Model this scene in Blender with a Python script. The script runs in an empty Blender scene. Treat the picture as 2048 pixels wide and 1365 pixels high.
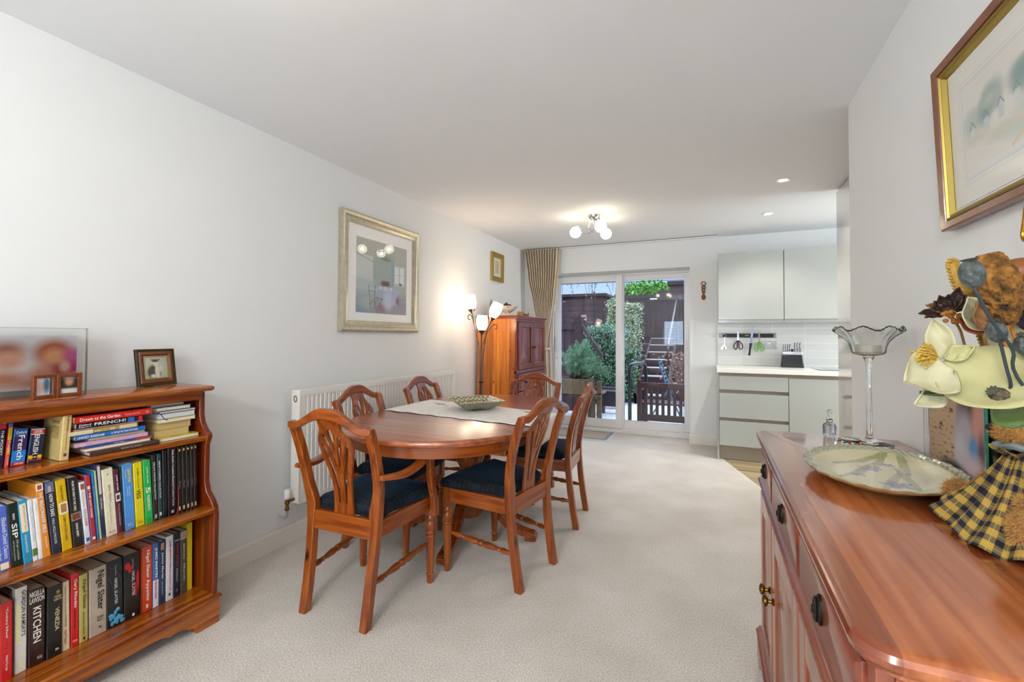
import bpy, bmesh, math, random
import numpy as np
from mathutils import Vector, Matrix, Euler
random.seed(7)
S = bpy.context.scene
COL = S.collection
PI = math.pi
R = math.radians
def lin(h):
    if isinstance(h, str):
        h = h.lstrip('#'); c = [int(h[i:i+2], 16)/255 for i in (0, 2, 4)]
        return tuple(((x/12.92) if x <= .04045 else ((x+.055)/1.055)**2.4) for x in c)
    return tuple(h)

# ------------------------------------------------------------------ camera
F_PX, CX, CY, CAM_H = 904.13, 1024.0, 651.286, 1.22
YAW, PITCH, ROLL = R(23.8175), R(1.3691), R(.28395)
_cy, _sy, _cp, _sp, _cr, _sr = math.cos(YAW), math.sin(YAW), math.cos(PITCH), math.sin(PITCH), math.cos(ROLL), math.sin(ROLL)
_f = Vector((-_sy*_cp, _cy*_cp, _sp)); _r = Vector((_cy, _sy, 0)); _u = Vector((_sy*_sp, -_cy*_sp, _cp))
RGT = _r*_cr+_u*_sr; UPV = -_r*_sr+_u*_cr; FWD = _f
cam = bpy.data.cameras.new('camera'); cam_o = bpy.data.objects.new('camera', cam); COL.objects.link(cam_o)
m3 = Matrix((RGT, UPV, -FWD)).transposed()
cam_o.matrix_world = Matrix.Translation((0, 0, CAM_H)) @ m3.to_4x4()
cam.sensor_fit = 'HORIZONTAL'; cam.sensor_width = 36; cam.lens = F_PX/2048*36
cam.shift_y = (CY-682.5)/2048
cam.clip_start = .02; cam.clip_end = 200
S.camera = cam_o
def at(px, py, ax, v):            # the point of the place seen at a pixel, on the plane where coordinate ax equals v
    d = RGT*((px-CX)/F_PX)-UPV*((py-CY)/F_PX)+FWD
    o = Vector((0, 0, CAM_H)); return o+d*((v-o[ax])/d[ax])

# ------------------------------------------------------------------ world, exposure, daylight
S.view_settings.view_transform = 'Standard'; S.view_settings.look = 'None'
S.view_settings.gamma = 1; S.view_settings.use_curve_mapping = False
S.view_settings.exposure = 0.92
W = bpy.data.worlds.new('dusk_sky'); S.world = W; W.use_nodes = True
nt = W.node_tree; nt.nodes.clear()
wo = nt.nodes.new('ShaderNodeOutputWorld'); bg = nt.nodes.new('ShaderNodeBackground')
tc = nt.nodes.new('ShaderNodeTexCoord'); sx = nt.nodes.new('ShaderNodeSeparateXYZ'); cr = nt.nodes.new('ShaderNodeValToRGB')
nt.links.new(tc.outputs['Generated'], sx.inputs[0]); nt.links.new(sx.outputs['Z'], cr.inputs[0])
cr.color_ramp.elements[0].position = 0.0; cr.color_ramp.elements[0].color = (.33, .45, .64, 1)
cr.color_ramp.elements[1].position = 0.75; cr.color_ramp.elements[1].color = (3.0, 3.6, 4.8, 1)
e_ = cr.color_ramp.elements.new(.22); e_.color = (.24, .37, .62, 1)
nt.links.new(cr.outputs[0], bg.inputs[0]); bg.inputs[1].default_value = 1.0
nt.links.new(bg.outputs[0], wo.inputs[0])
def area_light(name, loc, rot, sx_, sy_, power, color):
    l = bpy.data.lights.new(name, 'AREA'); l.shape = 'RECTANGLE'; l.size = sx_; l.size_y = sy_; l.energy = power; l.color = color
    o = bpy.data.objects.new(name, l); COL.objects.link(o); o.location = loc; o.rotation_euler = rot; return o
# daylight entering by the living-room window behind the camera; plus an added fill from the kitchen side, no window there
area_light('daylight_front_window', (-.5, -3.75, 1.35), (R(90), 0, 0), 1.9, .84, 50, (.62, .80, 1))
area_light('kitchen_side_fill', (3.12, 4.2, 1.5), (R(90), 0, R(90)), 1.3, 1.1, 34, (.86, .93, 1))

# ------------------------------------------------------------------ materials
MATS = {}
def new_mat(name):
    m = bpy.data.materials.new(name); m.use_nodes = True; m.node_tree.nodes.clear()
    nt = m.node_tree; o = nt.nodes.new('ShaderNodeOutputMaterial'); p = nt.nodes.new('ShaderNodeBsdfPrincipled')
    nt.links.new(p.outputs[0], o.inputs[0]); return m, nt, p
def plain(name, col, rough=.5, metal=0, coat=0, spec=.5, emit=None, es=0, noise=0, nscale=40, bump=0, bscale=200, trans=0, ior=1.45, sheen=0, coord='Object'):
    if name in MATS: return MATS[name]
    m, nt, p = new_mat(name); c = lin(col)
    p.inputs['Base Color'].default_value = (*c, 1); p.inputs['Roughness'].default_value = rough; p.inputs['Metallic'].default_value = metal
    p.inputs['Coat Weight'].default_value = coat; p.inputs['Coat Roughness'].default_value = .06
    p.inputs['Specular IOR Level'].default_value = spec; p.inputs['Transmission Weight'].default_value = trans; p.inputs['IOR'].default_value = ior
    p.inputs['Sheen Weight'].default_value = sheen
    if emit: p.inputs['Emission Color'].default_value = (*lin(emit), 1); p.inputs['Emission Strength'].default_value = es
    tcn = nt.nodes.new('ShaderNodeTexCoord')
    if noise:
        n = nt.nodes.new('ShaderNodeTexNoise'); n.inputs['Scale'].default_value = nscale; n.inputs['Detail'].default_value = 4
        nt.links.new(tcn.outputs[coord], n.inputs['Vector'])
        r = nt.nodes.new('ShaderNodeValToRGB'); r.color_ramp.elements[0].position = .3; r.color_ramp.elements[1].position = .7
        r.color_ramp.elements[0].color = (*[x*(1-noise) for x in c], 1); r.color_ramp.elements[1].color = (*[min(1, x*(1+noise)) for x in c], 1)
        nt.links.new(n.outputs['Fac'], r.inputs[0]); nt.links.new(r.outputs[0], p.inputs['Base Color'])
    if bump:
        n = nt.nodes.new('ShaderNodeTexNoise'); n.inputs['Scale'].default_value = bscale; n.inputs['Detail'].default_value = 3
        nt.links.new(tcn.outputs[coord], n.inputs['Vector'])
        b = nt.nodes.new('ShaderNodeBump'); b.inputs['Strength'].default_value = bump; b.inputs['Distance'].default_value = .01
        nt.links.new(n.outputs['Fac'], b.inputs['Height']); nt.links.new(b.outputs[0], p.inputs['Normal'])
    MATS[name] = m; return m
def wood(name, c1, c2, knot='#2a0c04', axis='Z', scale=9, rough=.3, coat=.35, knots=True, boards=0, knot_scale=5.0, coord='Object', cross='X', coat_rough=.1):
    """pine: long grain lines along one axis, with dark knots"""
    if name in MATS: return MATS[name]
    m, nt, p = new_mat(name); N = nt.nodes.new; L = nt.links.new
    tcn = N('ShaderNodeTexCoord'); mp = N('ShaderNodeMapping'); L(tcn.outputs[coord], mp.inputs[0])
    sc = {'X': (.35, 7, 7), 'Y': (7, .35, 7), 'Z': (7, 7, .35), 'H': (.5, .5, 9)}[axis]
    mp.inputs['Scale'].default_value = sc
    n0 = N('ShaderNodeTexNoise'); n0.inputs['Scale'].default_value = 1.2; n0.inputs['Detail'].default_value = 2; L(mp.outputs[0], n0.inputs['Vector'])
    n1 = N('ShaderNodeTexNoise'); n1.inputs['Scale'].default_value = scale; n1.inputs['Detail'].default_value = 5; n1.inputs['Distortion'].default_value = .25
    L(mp.outputs[0], n1.inputs['Vector'])
    r = N('ShaderNodeValToRGB'); r.color_ramp.elements[0].position = .36; r.color_ramp.elements[1].position = .66
    r.color_ramp.elements[0].color = (*lin(c1), 1); r.color_ramp.elements[1].color = (*lin(c2), 1)
    L(n1.outputs['Fac'], r.inputs[0]); out = r.outputs[0]
    mx = N('ShaderNodeMix'); mx.data_type = 'RGBA'; mx.blend_type = 'MULTIPLY'; mx.inputs[0].default_value = 1
    r2 = N('ShaderNodeValToRGB'); r2.color_ramp.elements[0].position = .3; r2.color_ramp.elements[1].position = .7
    r2.color_ramp.elements[0].color = (.86, .80, .76, 1); r2.color_ramp.elements[1].color = (1.08, 1.08, 1.08, 1)
    L(n0.outputs['Fac'], r2.inputs[0]); L(out, mx.inputs[6]); L(r2.outputs[0], mx.inputs[7]); out = mx.outputs[2]
    if boards:
        sp = N('ShaderNodeSeparateXYZ'); L(tcn.outputs[coord], sp.inputs[0])
        ml = N('ShaderNodeMath'); ml.operation = 'MULTIPLY'; ml.inputs[1].default_value = boards; L(sp.outputs[cross], ml.inputs[0])
        fl = N('ShaderNodeMath'); fl.operation = 'FLOOR'; L(ml.outputs[0], fl.inputs[0])
        wn = N('ShaderNodeTexWhiteNoise'); wn.noise_dimensions = '1D'; L(fl.outputs[0], wn.inputs['W'])
        r4 = N('ShaderNodeValToRGB'); r4.color_ramp.elements[0].color = (.72, .62, .56, 1); r4.color_ramp.elements[1].color = (1.2, 1.15, 1.05, 1)
        L(wn.outputs[0], r4.inputs[0])
        m4 = N('ShaderNodeMix'); m4.data_type = 'RGBA'; m4.blend_type = 'MULTIPLY'; m4.inputs[0].default_value = 1
        L(out, m4.inputs[6]); L(r4.outputs[0], m4.inputs[7]); out = m4.outputs[2]
    if knots:
        mk = N('ShaderNodeMapping'); L(tcn.outputs[coord], mk.inputs[0])
        a, b = knot_scale*1.6, knot_scale*.75
        mk.inputs['Scale'].default_value = {'X': (b, a, a), 'Y': (a, b, a), 'Z': (a, a, b), 'H': (b, b, a)}[axis]
        v = N('ShaderNodeTexVoronoi'); v.inputs['Scale'].default_value = 1.0; L(mk.outputs[0], v.inputs['Vector'])
        r3 = N('ShaderNodeValToRGB'); r3.color_ramp.elements[0].position = .05; r3.color_ramp.elements[0].color = (1, 1, 1, 1)
        r3.color_ramp.elements[1].position = .12; r3.color_ramp.elements[1].color = (0, 0, 0, 1)
        L(v.outputs['Distance'], r3.inputs[0])
        m3_ = N('ShaderNodeMix'); m3_.data_type = 'RGBA'; L(r3.outputs[0], m3_.inputs[0]); L(out, m3_.inputs[6]); m3_.inputs[7].default_value = (*lin(knot), 1)
        out = m3_.outputs[2]
    L(out, p.inputs['Base Color']); p.inputs['Roughness'].default_value = rough
    p.inputs['Coat Weight'].default_value = coat; p.inputs['Coat Roughness'].default_value = coat_rough
    b = N('ShaderNodeBump'); b.inputs['Strength'].default_value = .05; b.inputs['Distance'].default_value = .002
    L(n1.outputs['Fac'], b.inputs['Height']); L(b.outputs[0], p.inputs['Normal'])
    MATS[name] = m; return m
def painted(name, rough=.6, coat=0, coat_rough=.03, bump=0):
    """colour comes from the picture drawn on the mesh itself"""
    if name in MATS: return MATS[name]
    m, nt, p = new_mat(name); a = nt.nodes.new('ShaderNodeVertexColor'); a.layer_name = 'Col'
    nt.links.new(a.outputs[0], p.inputs['Base Color']); p.inputs['Roughness'].default_value = rough
    p.inputs['Coat Weight'].default_value = coat; p.inputs['Coat Roughness'].default_value = coat_rough
    MATS[name] = m; return m
def pane_mat(name, tint=(1, 1, 1), ior=1.5, rough=0):
    """window glass: lets light straight through and reflects by Fresnel"""
    if name in MATS: return MATS[name]
    m = bpy.data.materials.new(name); m.use_nodes = True; nt = m.node_tree; nt.nodes.clear(); N = nt.nodes.new; L = nt.links.new
    o = N('ShaderNodeOutputMaterial'); t = N('ShaderNodeBsdfTransparent'); g = N('ShaderNodeBsdfGlossy'); f = N('ShaderNodeFresnel'); mx = N('ShaderNodeMixShader')
    t.inputs[0].default_value = (*tint, 1); g.inputs['Roughness'].default_value = rough; f.inputs[0].default_value = ior
    L(f.outputs[0], mx.inputs[0]); L(t.outputs[0], mx.inputs[1]); L(g.outputs[0], mx.inputs[2]); L(mx.outputs[0], o.inputs[0])
    MATS[name] = m; return m

M_wall = plain('wall_paint', '#edeeed', .85, bump=.02, bscale=300)
M_ceil = plain('ceiling_paint', '#f4f6f8', .9)
M_trim = plain('white_gloss_trim', '#f1ece2', .35)
M_upvc = plain('white_upvc', '#f3f2f2', .3)
M_glass = pane_mat('pane_glass', ior=1.38)
PINE = dict(c1='#9c3a08', c2='#c65f14')
M_pz = wood('orange_pine_z', '#7a3207', '#aa5815', axis='Z')
M_px = wood('orange_pine_x', '#7a3207', '#aa5815', axis='X')
M_py = wood('orange_pine_y', '#7a3207', '#aa5815', axis='Y')
M_ph = wood('orange_pine_band', '#7a3207', '#aa5815', axis='H', scale=5, knots=False)
M_ttop = wood('table_top_pine', '#86380c', '#b8601c', axis='X', scale=6, rough=.3, coat=1, knot_scale=2.5, boards=9, cross='Y', coat_rough=.24)
[n_ for n_ in M_ttop.node_tree.nodes if n_.type == 'BSDF_PRINCIPLED'][0].inputs['Coat IOR'].default_value = 1.85
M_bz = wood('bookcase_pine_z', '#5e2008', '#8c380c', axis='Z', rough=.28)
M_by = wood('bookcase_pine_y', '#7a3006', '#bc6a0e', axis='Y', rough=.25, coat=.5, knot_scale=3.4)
M_dy = wood('sideboard_top_pine', '#924620', '#bd7444', axis='Y', scale=5, rough=.2, coat=.8, boards=10, cross='X', knot_scale=2.2, knot='#5a2010')  # base colour lifted to carry the pale reflection lying on the top
M_dz = wood('sideboard_pine_z', '#7e3c28', '#a05a3c', axis='Z', scale=5, rough=.3, coat=.5, knots=False)
M_ddy = wood('sideboard_pine_y', '#743020', '#985036', axis='Y', scale=5, rough=.3, coat=.5, knots=False)
M_dend = wood('sideboard_end_pine', '#6a2004', '#9c420c', axis='Z', scale=6, rough=.3, coat=.4)
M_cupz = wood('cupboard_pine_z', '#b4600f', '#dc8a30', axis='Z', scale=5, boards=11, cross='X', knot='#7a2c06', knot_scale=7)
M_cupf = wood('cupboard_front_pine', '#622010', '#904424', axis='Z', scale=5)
M_black = plain('black_plastic', '#0c0c0d', .35)
M_chrome = plain('polished_chrome', '#d8d8da', .12, metal=1)
M_brass = plain('aged_brass', '#8a6a2c', .3, metal=1)
M_bronze = plain('bronze_metal', '#5d5148', .35, metal=.8)
M_pages = plain('book_pages', '#d9ceb6', .9, noise=.1, nscale=300)

# ------------------------------------------------------------------ mesh helpers
class MB:
    def __init__(s): s.v = []; s.f = []; s.uv = None
    def add(s, vs, fs, M=None):
        o = len(s.v); s.v += [tuple((M @ Vector(v)) if M else v) for v in vs]; s.f += [tuple(i+o for i in f) for f in fs]; return s
    def box(s, x0, x1, y0, y1, z0, z1, M=None):
        vs = [(x, y, z) for x in (x0, x1) for y in (y0, y1) for z in (z0, z1)]
        return s.add(vs, [(0, 1, 3, 2), (4, 6, 7, 5), (0, 4, 5, 1), (2, 3, 7, 6), (0, 2, 6, 4), (1, 5, 7, 3)], M)
    def loft(s, rings, caps=True, closed=False, M=None):
        n = len(rings[0]); vs = [p for r in rings for p in r]; fs = []
        k = len(rings)
        for i in range(k if closed else k-1):
            j = (i+1) % k
            for a in range(n):
                b = (a+1) % n; fs.append((i*n+a, i*n+b, j*n+b, j*n+a))
        if caps and not closed: fs.append(tuple(range(n))[::-1]); fs.append(tuple((k-1)*n+a for a in range(n)))
        return s.add(vs, fs, M)
    def tube(s, pts, r, n=10, M=None, closed=False):
        pts = [Vector(p) for p in pts]; k = len(pts); rr = r if isinstance(r, (list, tuple)) else [r]*k
        rings = []; up = None
        for i, p in enumerate(pts):
            if closed: t = pts[(i+1) % k]-pts[i-1]
            else: t = pts[min(i+1, k-1)]-pts[max(i-1, 0)]
            if t.length < 1e-9: t = Vector((0, 0, 1))
            t.normalize()
            if up is None: up = Vector((0, 0, 1)) if abs(t.z) < .9 else Vector((1, 0, 0))
            a = t.cross(up)
            if a.length < 1e-6: a = t.cross(Vector((0, 1, 0)))
            a.normalize(); b = a.cross(t).normalized(); up = b
            rings.append([tuple(p+(a*math.cos(2*PI*q/n)+b*math.sin(2*PI*q/n))*rr[i]) for q in range(n)])
        return s.loft(rings, closed=closed, M=M)
    def lathe(s, prof, n=24, c=(0, 0), M=None, caps=True):
        rings = [[(c[0]+r*math.cos(2*PI*q/n), c[1]+r*math.sin(2*PI*q/n), z) for q in range(n)] for r, z in prof]
        return s.loft(rings, M=M, caps=caps)
    def prism(s, out, z0, z1, M=None):
        return s.loft([[(x, y, z0) for x, y in out], [(x, y, z1) for x, y in out]], M=M)
    def ball(s, c, rx, ry=None, rz=None, n=16, k=10, M=None):
        ry = ry or rx; rz = rz or rx; rings = []
        for i in range(k+1):
            a = -PI/2+PI*i/k; rr = max(math.cos(a), .02)
            rings.append([(c[0]+rx*rr*math.cos(2*PI*q/n), c[1]+ry*rr*math.sin(2*PI*q/n), c[2]+rz*math.sin(a)) for q in range(n)])
        return s.loft(rings, M=M)
    def quad(s, a, b, c, d): return s.add([a, b, c, d], [(0, 1, 2, 3)])
    def frame(s, w, h, bar, d, M=None, prof=None):
        """mitred picture frame in the XZ plane, origin at its centre, front towards -Y"""
        prof = prof or [(0, 0), (0, -d), (bar*.25, -d*1.0), (bar, -d*.55), (bar, 0)]
        rings = []
        for sx_, sz_ in ((-1, -1), (1, -1), (1, 1), (-1, 1)):
            rings.append([(sx_*(w/2-a), b, sz_*(h/2-a)) for a, b in prof])
        return s.loft(rings, caps=False, closed=True, M=M)
    def build(s, name, mat, parent=None, bevel=0, seg=2, smooth=True, ang=38, subsurf=0, solid=0):
        me = bpy.data.meshes.new(name); me.from_pydata(s.v, [], s.f); me.validate()
        bm = bmesh.new(); bm.from_mesh(me); bmesh.ops.recalc_face_normals(bm, faces=bm.faces); bm.to_mesh(me); bm.free()
        return link(name, me, mat, parent, bevel, seg, smooth, ang, subsurf, solid)
def link(name, me, mat, parent=None, bevel=0, seg=2, smooth=True, ang=38, subsurf=0, solid=0):
    if smooth:
        me.polygons.foreach_set('use_smooth', [True]*len(me.polygons))
        if not subsurf: me.set_sharp_from_angle(angle=R(ang))
    me.materials.append(mat)
    o = bpy.data.objects.new(name, me); COL.objects.link(o)
    if parent: o.parent = parent
    if solid: md = o.modifiers.new('s', 'SOLIDIFY'); md.thickness = solid; md.offset = 0
    if bevel: md = o.modifiers.new('b', 'BEVEL'); md.width = bevel; md.segments = seg; md.limit_method = 'ANGLE'; md.angle_limit = R(40)
    if subsurf: md = o.modifiers.new('u', 'SUBSURF'); md.levels = subsurf; md.render_levels = subsurf
    return o
def tag(o, label, cat, group=None, kind=None):
    o['label'] = label; o['category'] = cat
    if group: o['group'] = group
    if kind: o['kind'] = kind
    return o
def thing(name, label, cat, loc=(0, 0, 0), rz=0, group=None):
    o = bpy.data.objects.new(name, None); o.empty_display_size = .05; COL.objects.link(o)
    o.location = loc; o.rotation_euler = (0, 0, rz); return tag(o, label, cat, group)
def struct(name, mb, mat, bevel=0, **k):
    o = mb.build(name, mat, None, bevel, **k); o['kind'] = 'structure'; return o
def lab(o, s): o['label'] = s; return o
def dup(root, loc=None, rz=None, label=None, group=None):
    r = root.copy(); COL.objects.link(r)
    if loc is not None: r.location = loc
    if rz is not None: r.rotation_euler = (0, 0, rz)
    if label: r['label'] = label
    if group: r['group'] = group
    for ch in list(root.children):
        c = ch.copy(); COL.objects.link(c); c.parent = r
        for g in list(ch.children):
            d = g.copy(); COL.objects.link(d); d.parent = c
    return r
def curve_mesh(cu):
    ob = bpy.data.objects.new('tmp', cu); COL.objects.link(ob)
    dg = bpy.context.evaluated_depsgraph_get(); me = bpy.data.meshes.new_from_object(ob.evaluated_get(dg))
    bpy.data.objects.remove(ob); bpy.data.curves.remove(cu); return me
def cut_board(splines, thick, bevel=0.0):
    """flat board in XY with holes (inner splines), thickness along Z; returns (verts, faces)"""
    cu = bpy.data.curves.new('tmp', 'CURVE'); cu.dimensions = '2D'; cu.fill_mode = 'BOTH'; cu.extrude = thick/2-bevel
    cu.bevel_depth = bevel; cu.bevel_resolution = 1
    if bevel: cu.offset = -bevel
    for pts in splines:
        sp = cu.splines.new('POLY'); sp.points.add(len(pts)-1); sp.use_cyclic_u = True
        for i, p in enumerate(pts): sp.points[i].co = (p[0], p[1], 0, 1)
    me = curve_mesh(cu); vs = [tuple(v.co) for v in me.vertices]; fs = [tuple(p.vertices) for p in me.polygons]
    bpy.data.meshes.remove(me); return vs, fs
_T = {}
def text_geo(body, bold=0, spacing=1):
    k = (body, bold, spacing)
    if k not in _T:
        cu = bpy.data.curves.new('tmp', 'FONT'); cu.body = body; cu.size = 1; cu.resolution_u = 2; cu.offset = bold; cu.space_character = spacing
        cu.align_x = 'LEFT'; cu.space_line = .9
        me = curve_mesh(cu)
        vs = [tuple(v.co) for v in me.vertices]; fs = [tuple(p.vertices) for p in me.polygons]; bpy.data.meshes.remove(me)
        xs = [v[0] for v in vs]; ys = [v[1] for v in vs]
        _T[k] = (vs, fs, min(xs), max(xs), min(ys), max(ys))
    return _T[k]
def text_on(mb, body, o, ud, vd, w, h, bold=.012, spacing=1):
    """lettering filling a w x h box that starts at o (lower left), running along ud with its top towards vd"""
    vs, fs, x0, x1, y0, y1 = text_geo(body, bold, spacing); o = Vector(o); ud = Vector(ud); vd = Vector(vd)
    mb.add([tuple(o+ud*((v[0]-x0)/(x1-x0)*w)+vd*((v[1]-y0)/(y1-y0)*h)) for v in vs], fs); return mb
def catmull(P, n=6, closed=True):
    out = []; k = len(P)
    for i in range(k if closed else k-1):
        p = [P[(i+j-1) % k] if closed else P[min(max(i+j-1, 0), k-1)] for j in range(4)]
        for q in range(n):
            t = q/n
            out.append(tuple(.5*((2*p[1][d])+(-p[0][d]+p[2][d])*t+(2*p[0][d]-5*p[1][d]+4*p[2][d]-p[3][d])*t*t+(-p[0][d]+3*p[1][d]-3*p[2][d]+p[3][d])*t**3) for d in range(len(p[0]))))
    if not closed: out.append(tuple(P[-1]))
    return out
def picture(name, o, ud, vd, w, h, nx, ny, base, shapes, mat, parent=None, seed=1, grain=0.0):
    """flat drawn picture; shapes: ('e',cx,cy,rx,ry,col,soft) ('r',x0,y0,x1,y1,col,soft) ('l',x0,y0,x1,y1,width,col), in 0..1"""
    rng = np.random.default_rng(seed)
    U, V = np.meshgrid((np.arange(nx)+.0)/(nx-1), (np.arange(ny)+.0)/(ny-1)); asp = h/w
    if isinstance(base, tuple) and isinstance(base[0], str): a, b = np.array(lin(base[0])), np.array(lin(base[1])); C = a+(b-a)*V[..., None]
    else: C = np.ones((ny, nx, 3))*np.array(lin(base))
    for s in shapes:
        if s[0] == 'e':
            _, cx, cy, rx, ry, col, soft = s; d = np.sqrt(((U-cx)/rx)**2+((V-cy)/ry)**2); a = np.clip((1+soft-d)/(2*soft+1e-3), 0, 1)
        elif s[0] == 'r':
            _, x0, y0, x1, y1, col, soft = s; d = np.maximum(np.abs(U-(x0+x1)/2)-abs(x1-x0)/2, (np.abs(V-(y0+y1)/2)-abs(y1-y0)/2)); a = np.clip(.5-d/(soft+1e-4), 0, 1)
        else:
            _, x0, y0, x1, y1, wd, col = s; dx, dy = x1-x0, (y1-y0)*asp; t = np.clip(((U-x0)*dx+(V-y0)*asp*dy)/(dx*dx+dy*dy+1e-9), 0, 1)
            d = np.sqrt((U-x0-dx*t)**2+((V-y0)*asp-dy*t)**2); a = np.clip((wd-d)/(wd*.5), 0, 1)
        C = C*(1-a[..., None])+np.array(lin(col))*a[..., None]
    if grain: C = np.clip(C*(1+grain*rng.standard_normal((ny, nx, 1))), 0, 1)
    o = Vector(o); ud = Vector(ud); vd = Vector(vd)
    vs = [tuple(o+ud*(U[j, i]*w)+vd*(V[j, i]*h)) for j in range(ny) for i in range(nx)]
    fs = [(j*nx+i, j*nx+i+1, (j+1)*nx+i+1, (j+1)*nx+i) for j in range(ny-1) for i in range(nx-1)]
    me = bpy.data.meshes.new(name); me.from_pydata(vs, [], fs)
    ca = me.color_attributes.new('Col', 'FLOAT_COLOR', 'POINT'); ca.data.foreach_set('color', np.concatenate([C.reshape(-1, 3), np.ones((nx*ny, 1))], 1).ravel())
    return link(name, me, mat, parent)
# ================================================================== the room
XL, XR, YB, ZC = -2.283, .617, 5.60, 2.355
YF, XK, YR = -3.5, 3.2, 2.66
def mat_carpet():
    m, nt, p = new_mat('beige_carpet'); N = nt.nodes.new; L = nt.links.new
    t = N('ShaderNodeTexCoord'); a = N('ShaderNodeTexNoise'); a.inputs['Scale'].default_value = 160; a.inputs['Detail'].default_value = 5; L(t.outputs['Object'], a.inputs[0])
    b = N('ShaderNodeTexNoise'); b.inputs['Scale'].default_value = 2.6; b.inputs['Detail'].default_value = 3; L(t.outputs['Object'], b.inputs[0])
    r = N('ShaderNodeValToRGB'); r.color_ramp.elements[0].position = .3; r.color_ramp.elements[1].position = .7
    r.color_ramp.elements[0].color = (*lin('#c2baac'), 1); r.color_ramp.elements[1].color = (*lin('#f5f0e7'), 1); L(a.outputs[0], r.inputs[0])
    r2 = N('ShaderNodeValToRGB'); r2.color_ramp.elements[0].position = .35; r2.color_ramp.elements[1].position = .65
    r2.color_ramp.elements[0].color = (.9, .88, .86, 1); r2.color_ramp.elements[1].color = (1.05, 1.05, 1.05, 1); L(b.outputs[0], r2.inputs[0])
    x = N('ShaderNodeMix'); x.data_type = 'RGBA'; x.blend_type = 'MULTIPLY'; x.inputs[0].default_value = 1; L(r.outputs[0], x.inputs[6]); L(r2.outputs[0], x.inputs[7])
    L(x.outputs[2], p.inputs['Base Color']); p.inputs['Roughness'].default_value = .95; p.inputs['Sheen Weight'].default_value = .2
    bp = N('ShaderNodeBump'); bp.inputs['Strength'].default_value = .5; bp.inputs['Distance'].default_value = .006; L(a.outputs[0], bp.inputs['Height']); L(bp.outputs[0], p.inputs['Normal'])
    return m
M_carpet = mat_carpet()
M_kfloor = wood('pale_oak_floor', '#a89a78', '#d2c7a6', axis='X', scale=3, rough=.4, coat=.1, knots=False, boards=6, cross='Y')
edge = [(.84, 2.70), (.066, 5.13), (.066, 5.62)]
struct('floor', MB().prism([(XL-.1, YF-.1), (XR+.12, YF-.1), (XR+.12, YR)]+[(.84, YR)]+edge+[(-.228, 5.62), (-.228, 5.97), (-1.95, 5.97), (-1.95, 5.62), (XL-.1, 5.62)], -.12, 0), M_carpet, smooth=False)
struct('floor', MB().prism([(.84, YR), (XK+.1, YR), (XK+.1, 5.7), (.066, 5.7), (.066, 5.13)], -.12, -.004), M_kfloor, smooth=False)
struct('ceiling', MB().box(XL-.12, XK+.12, YF-.12, YB+.3, ZC, ZC+.12), M_ceil, smooth=False)
struct('wall_left', MB().box(XL-.12, XL, YF-.12, YB+.38, -.12, ZC), M_wall, smooth=False)
struct('wall_right', MB().box(XR, XR+.12, YF-.12, YR, -.12, ZC).box(XR+.12, XK+.12, YR-.12, YR, -.12, ZC), M_wall, smooth=False)
struct('wall_kitchen', MB().box(XK, XK+.12, YR, YB+.3, -.12, ZC), M_wall, smooth=False)
HX0, HX1, HZ = -1.95, -.228, 2.035
struct('wall_back', MB().box(XL, HX0, YB, YB+.38, -.12, ZC).box(HX1, XK, YB, YB+.38, -.12, ZC).box(HX0, HX1, YB, YB+.38, HZ, ZC), M_wall, smooth=False)
# wall behind the camera with its window
struct('wall_front', MB().box(XL, -1.45, YF-.12, YF, -.12, ZC).box(.45, XR, YF-.12, YF, -.12, ZC).box(-1.45, .45, YF-.12, YF, -.12, .93).box(-1.45, .45, YF-.12, YF, 1.77, ZC), M_wall, smooth=False)
wf = MB()
for x0, x1 in ((-1.45, -1.40), (-.52, -.48), (.40, .45)): wf.box(x0, x1, YF-.08, YF-.02, .93, 1.77)
for z0, z1 in ((.93, .98), (1.72, 1.77)): wf.box(-1.45, .45, YF-.08, YF-.02, z0, z1)
struct('window_1', wf, M_upvc, .004)
b = MB()
for i in range(21): b.box(-.93, .93, -.013, .013, -.0008, .0008, Matrix.Translation((-.5, YF+.025, .96+i*.038)) @ Matrix.Rotation(R(25), 4, 'X'))
o = b.build('venetian_blind', M_upvc, None, smooth=False); tag(o, 'white venetian blind at the living room window, seen only as a reflection', 'blind')
# skirting
def skirt(name, pts, h=.105, t=.016):
    b = MB()
    for (x0, y0), (x1, y1), (nx_, ny_) in pts:
        prof = [(0, 0), (t, 0), (t, h-.012), (t*.45, h), (0, h)]
        b.loft([[(x0+nx_*a, y0+ny_*a, z) for a, z in prof], [(x1+nx_*a, y1+ny_*a, z) for a, z in prof]])
    return struct(name, b, M_trim, smooth=False)
skirt('baseboard_left', [((XL, YF), (XL, YB), (1, 0))])
skirt('baseboard_back', [((HX1-.012, YB), (.05, YB), (0, -1)), ((XL, YB), (HX0, YB), (0, -1))])
skirt('baseboard_right', [((XR, YF), (XR, YR), (-1, 0)), ((XR-.012, YR), (.84, YR), (0, 1))])

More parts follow.
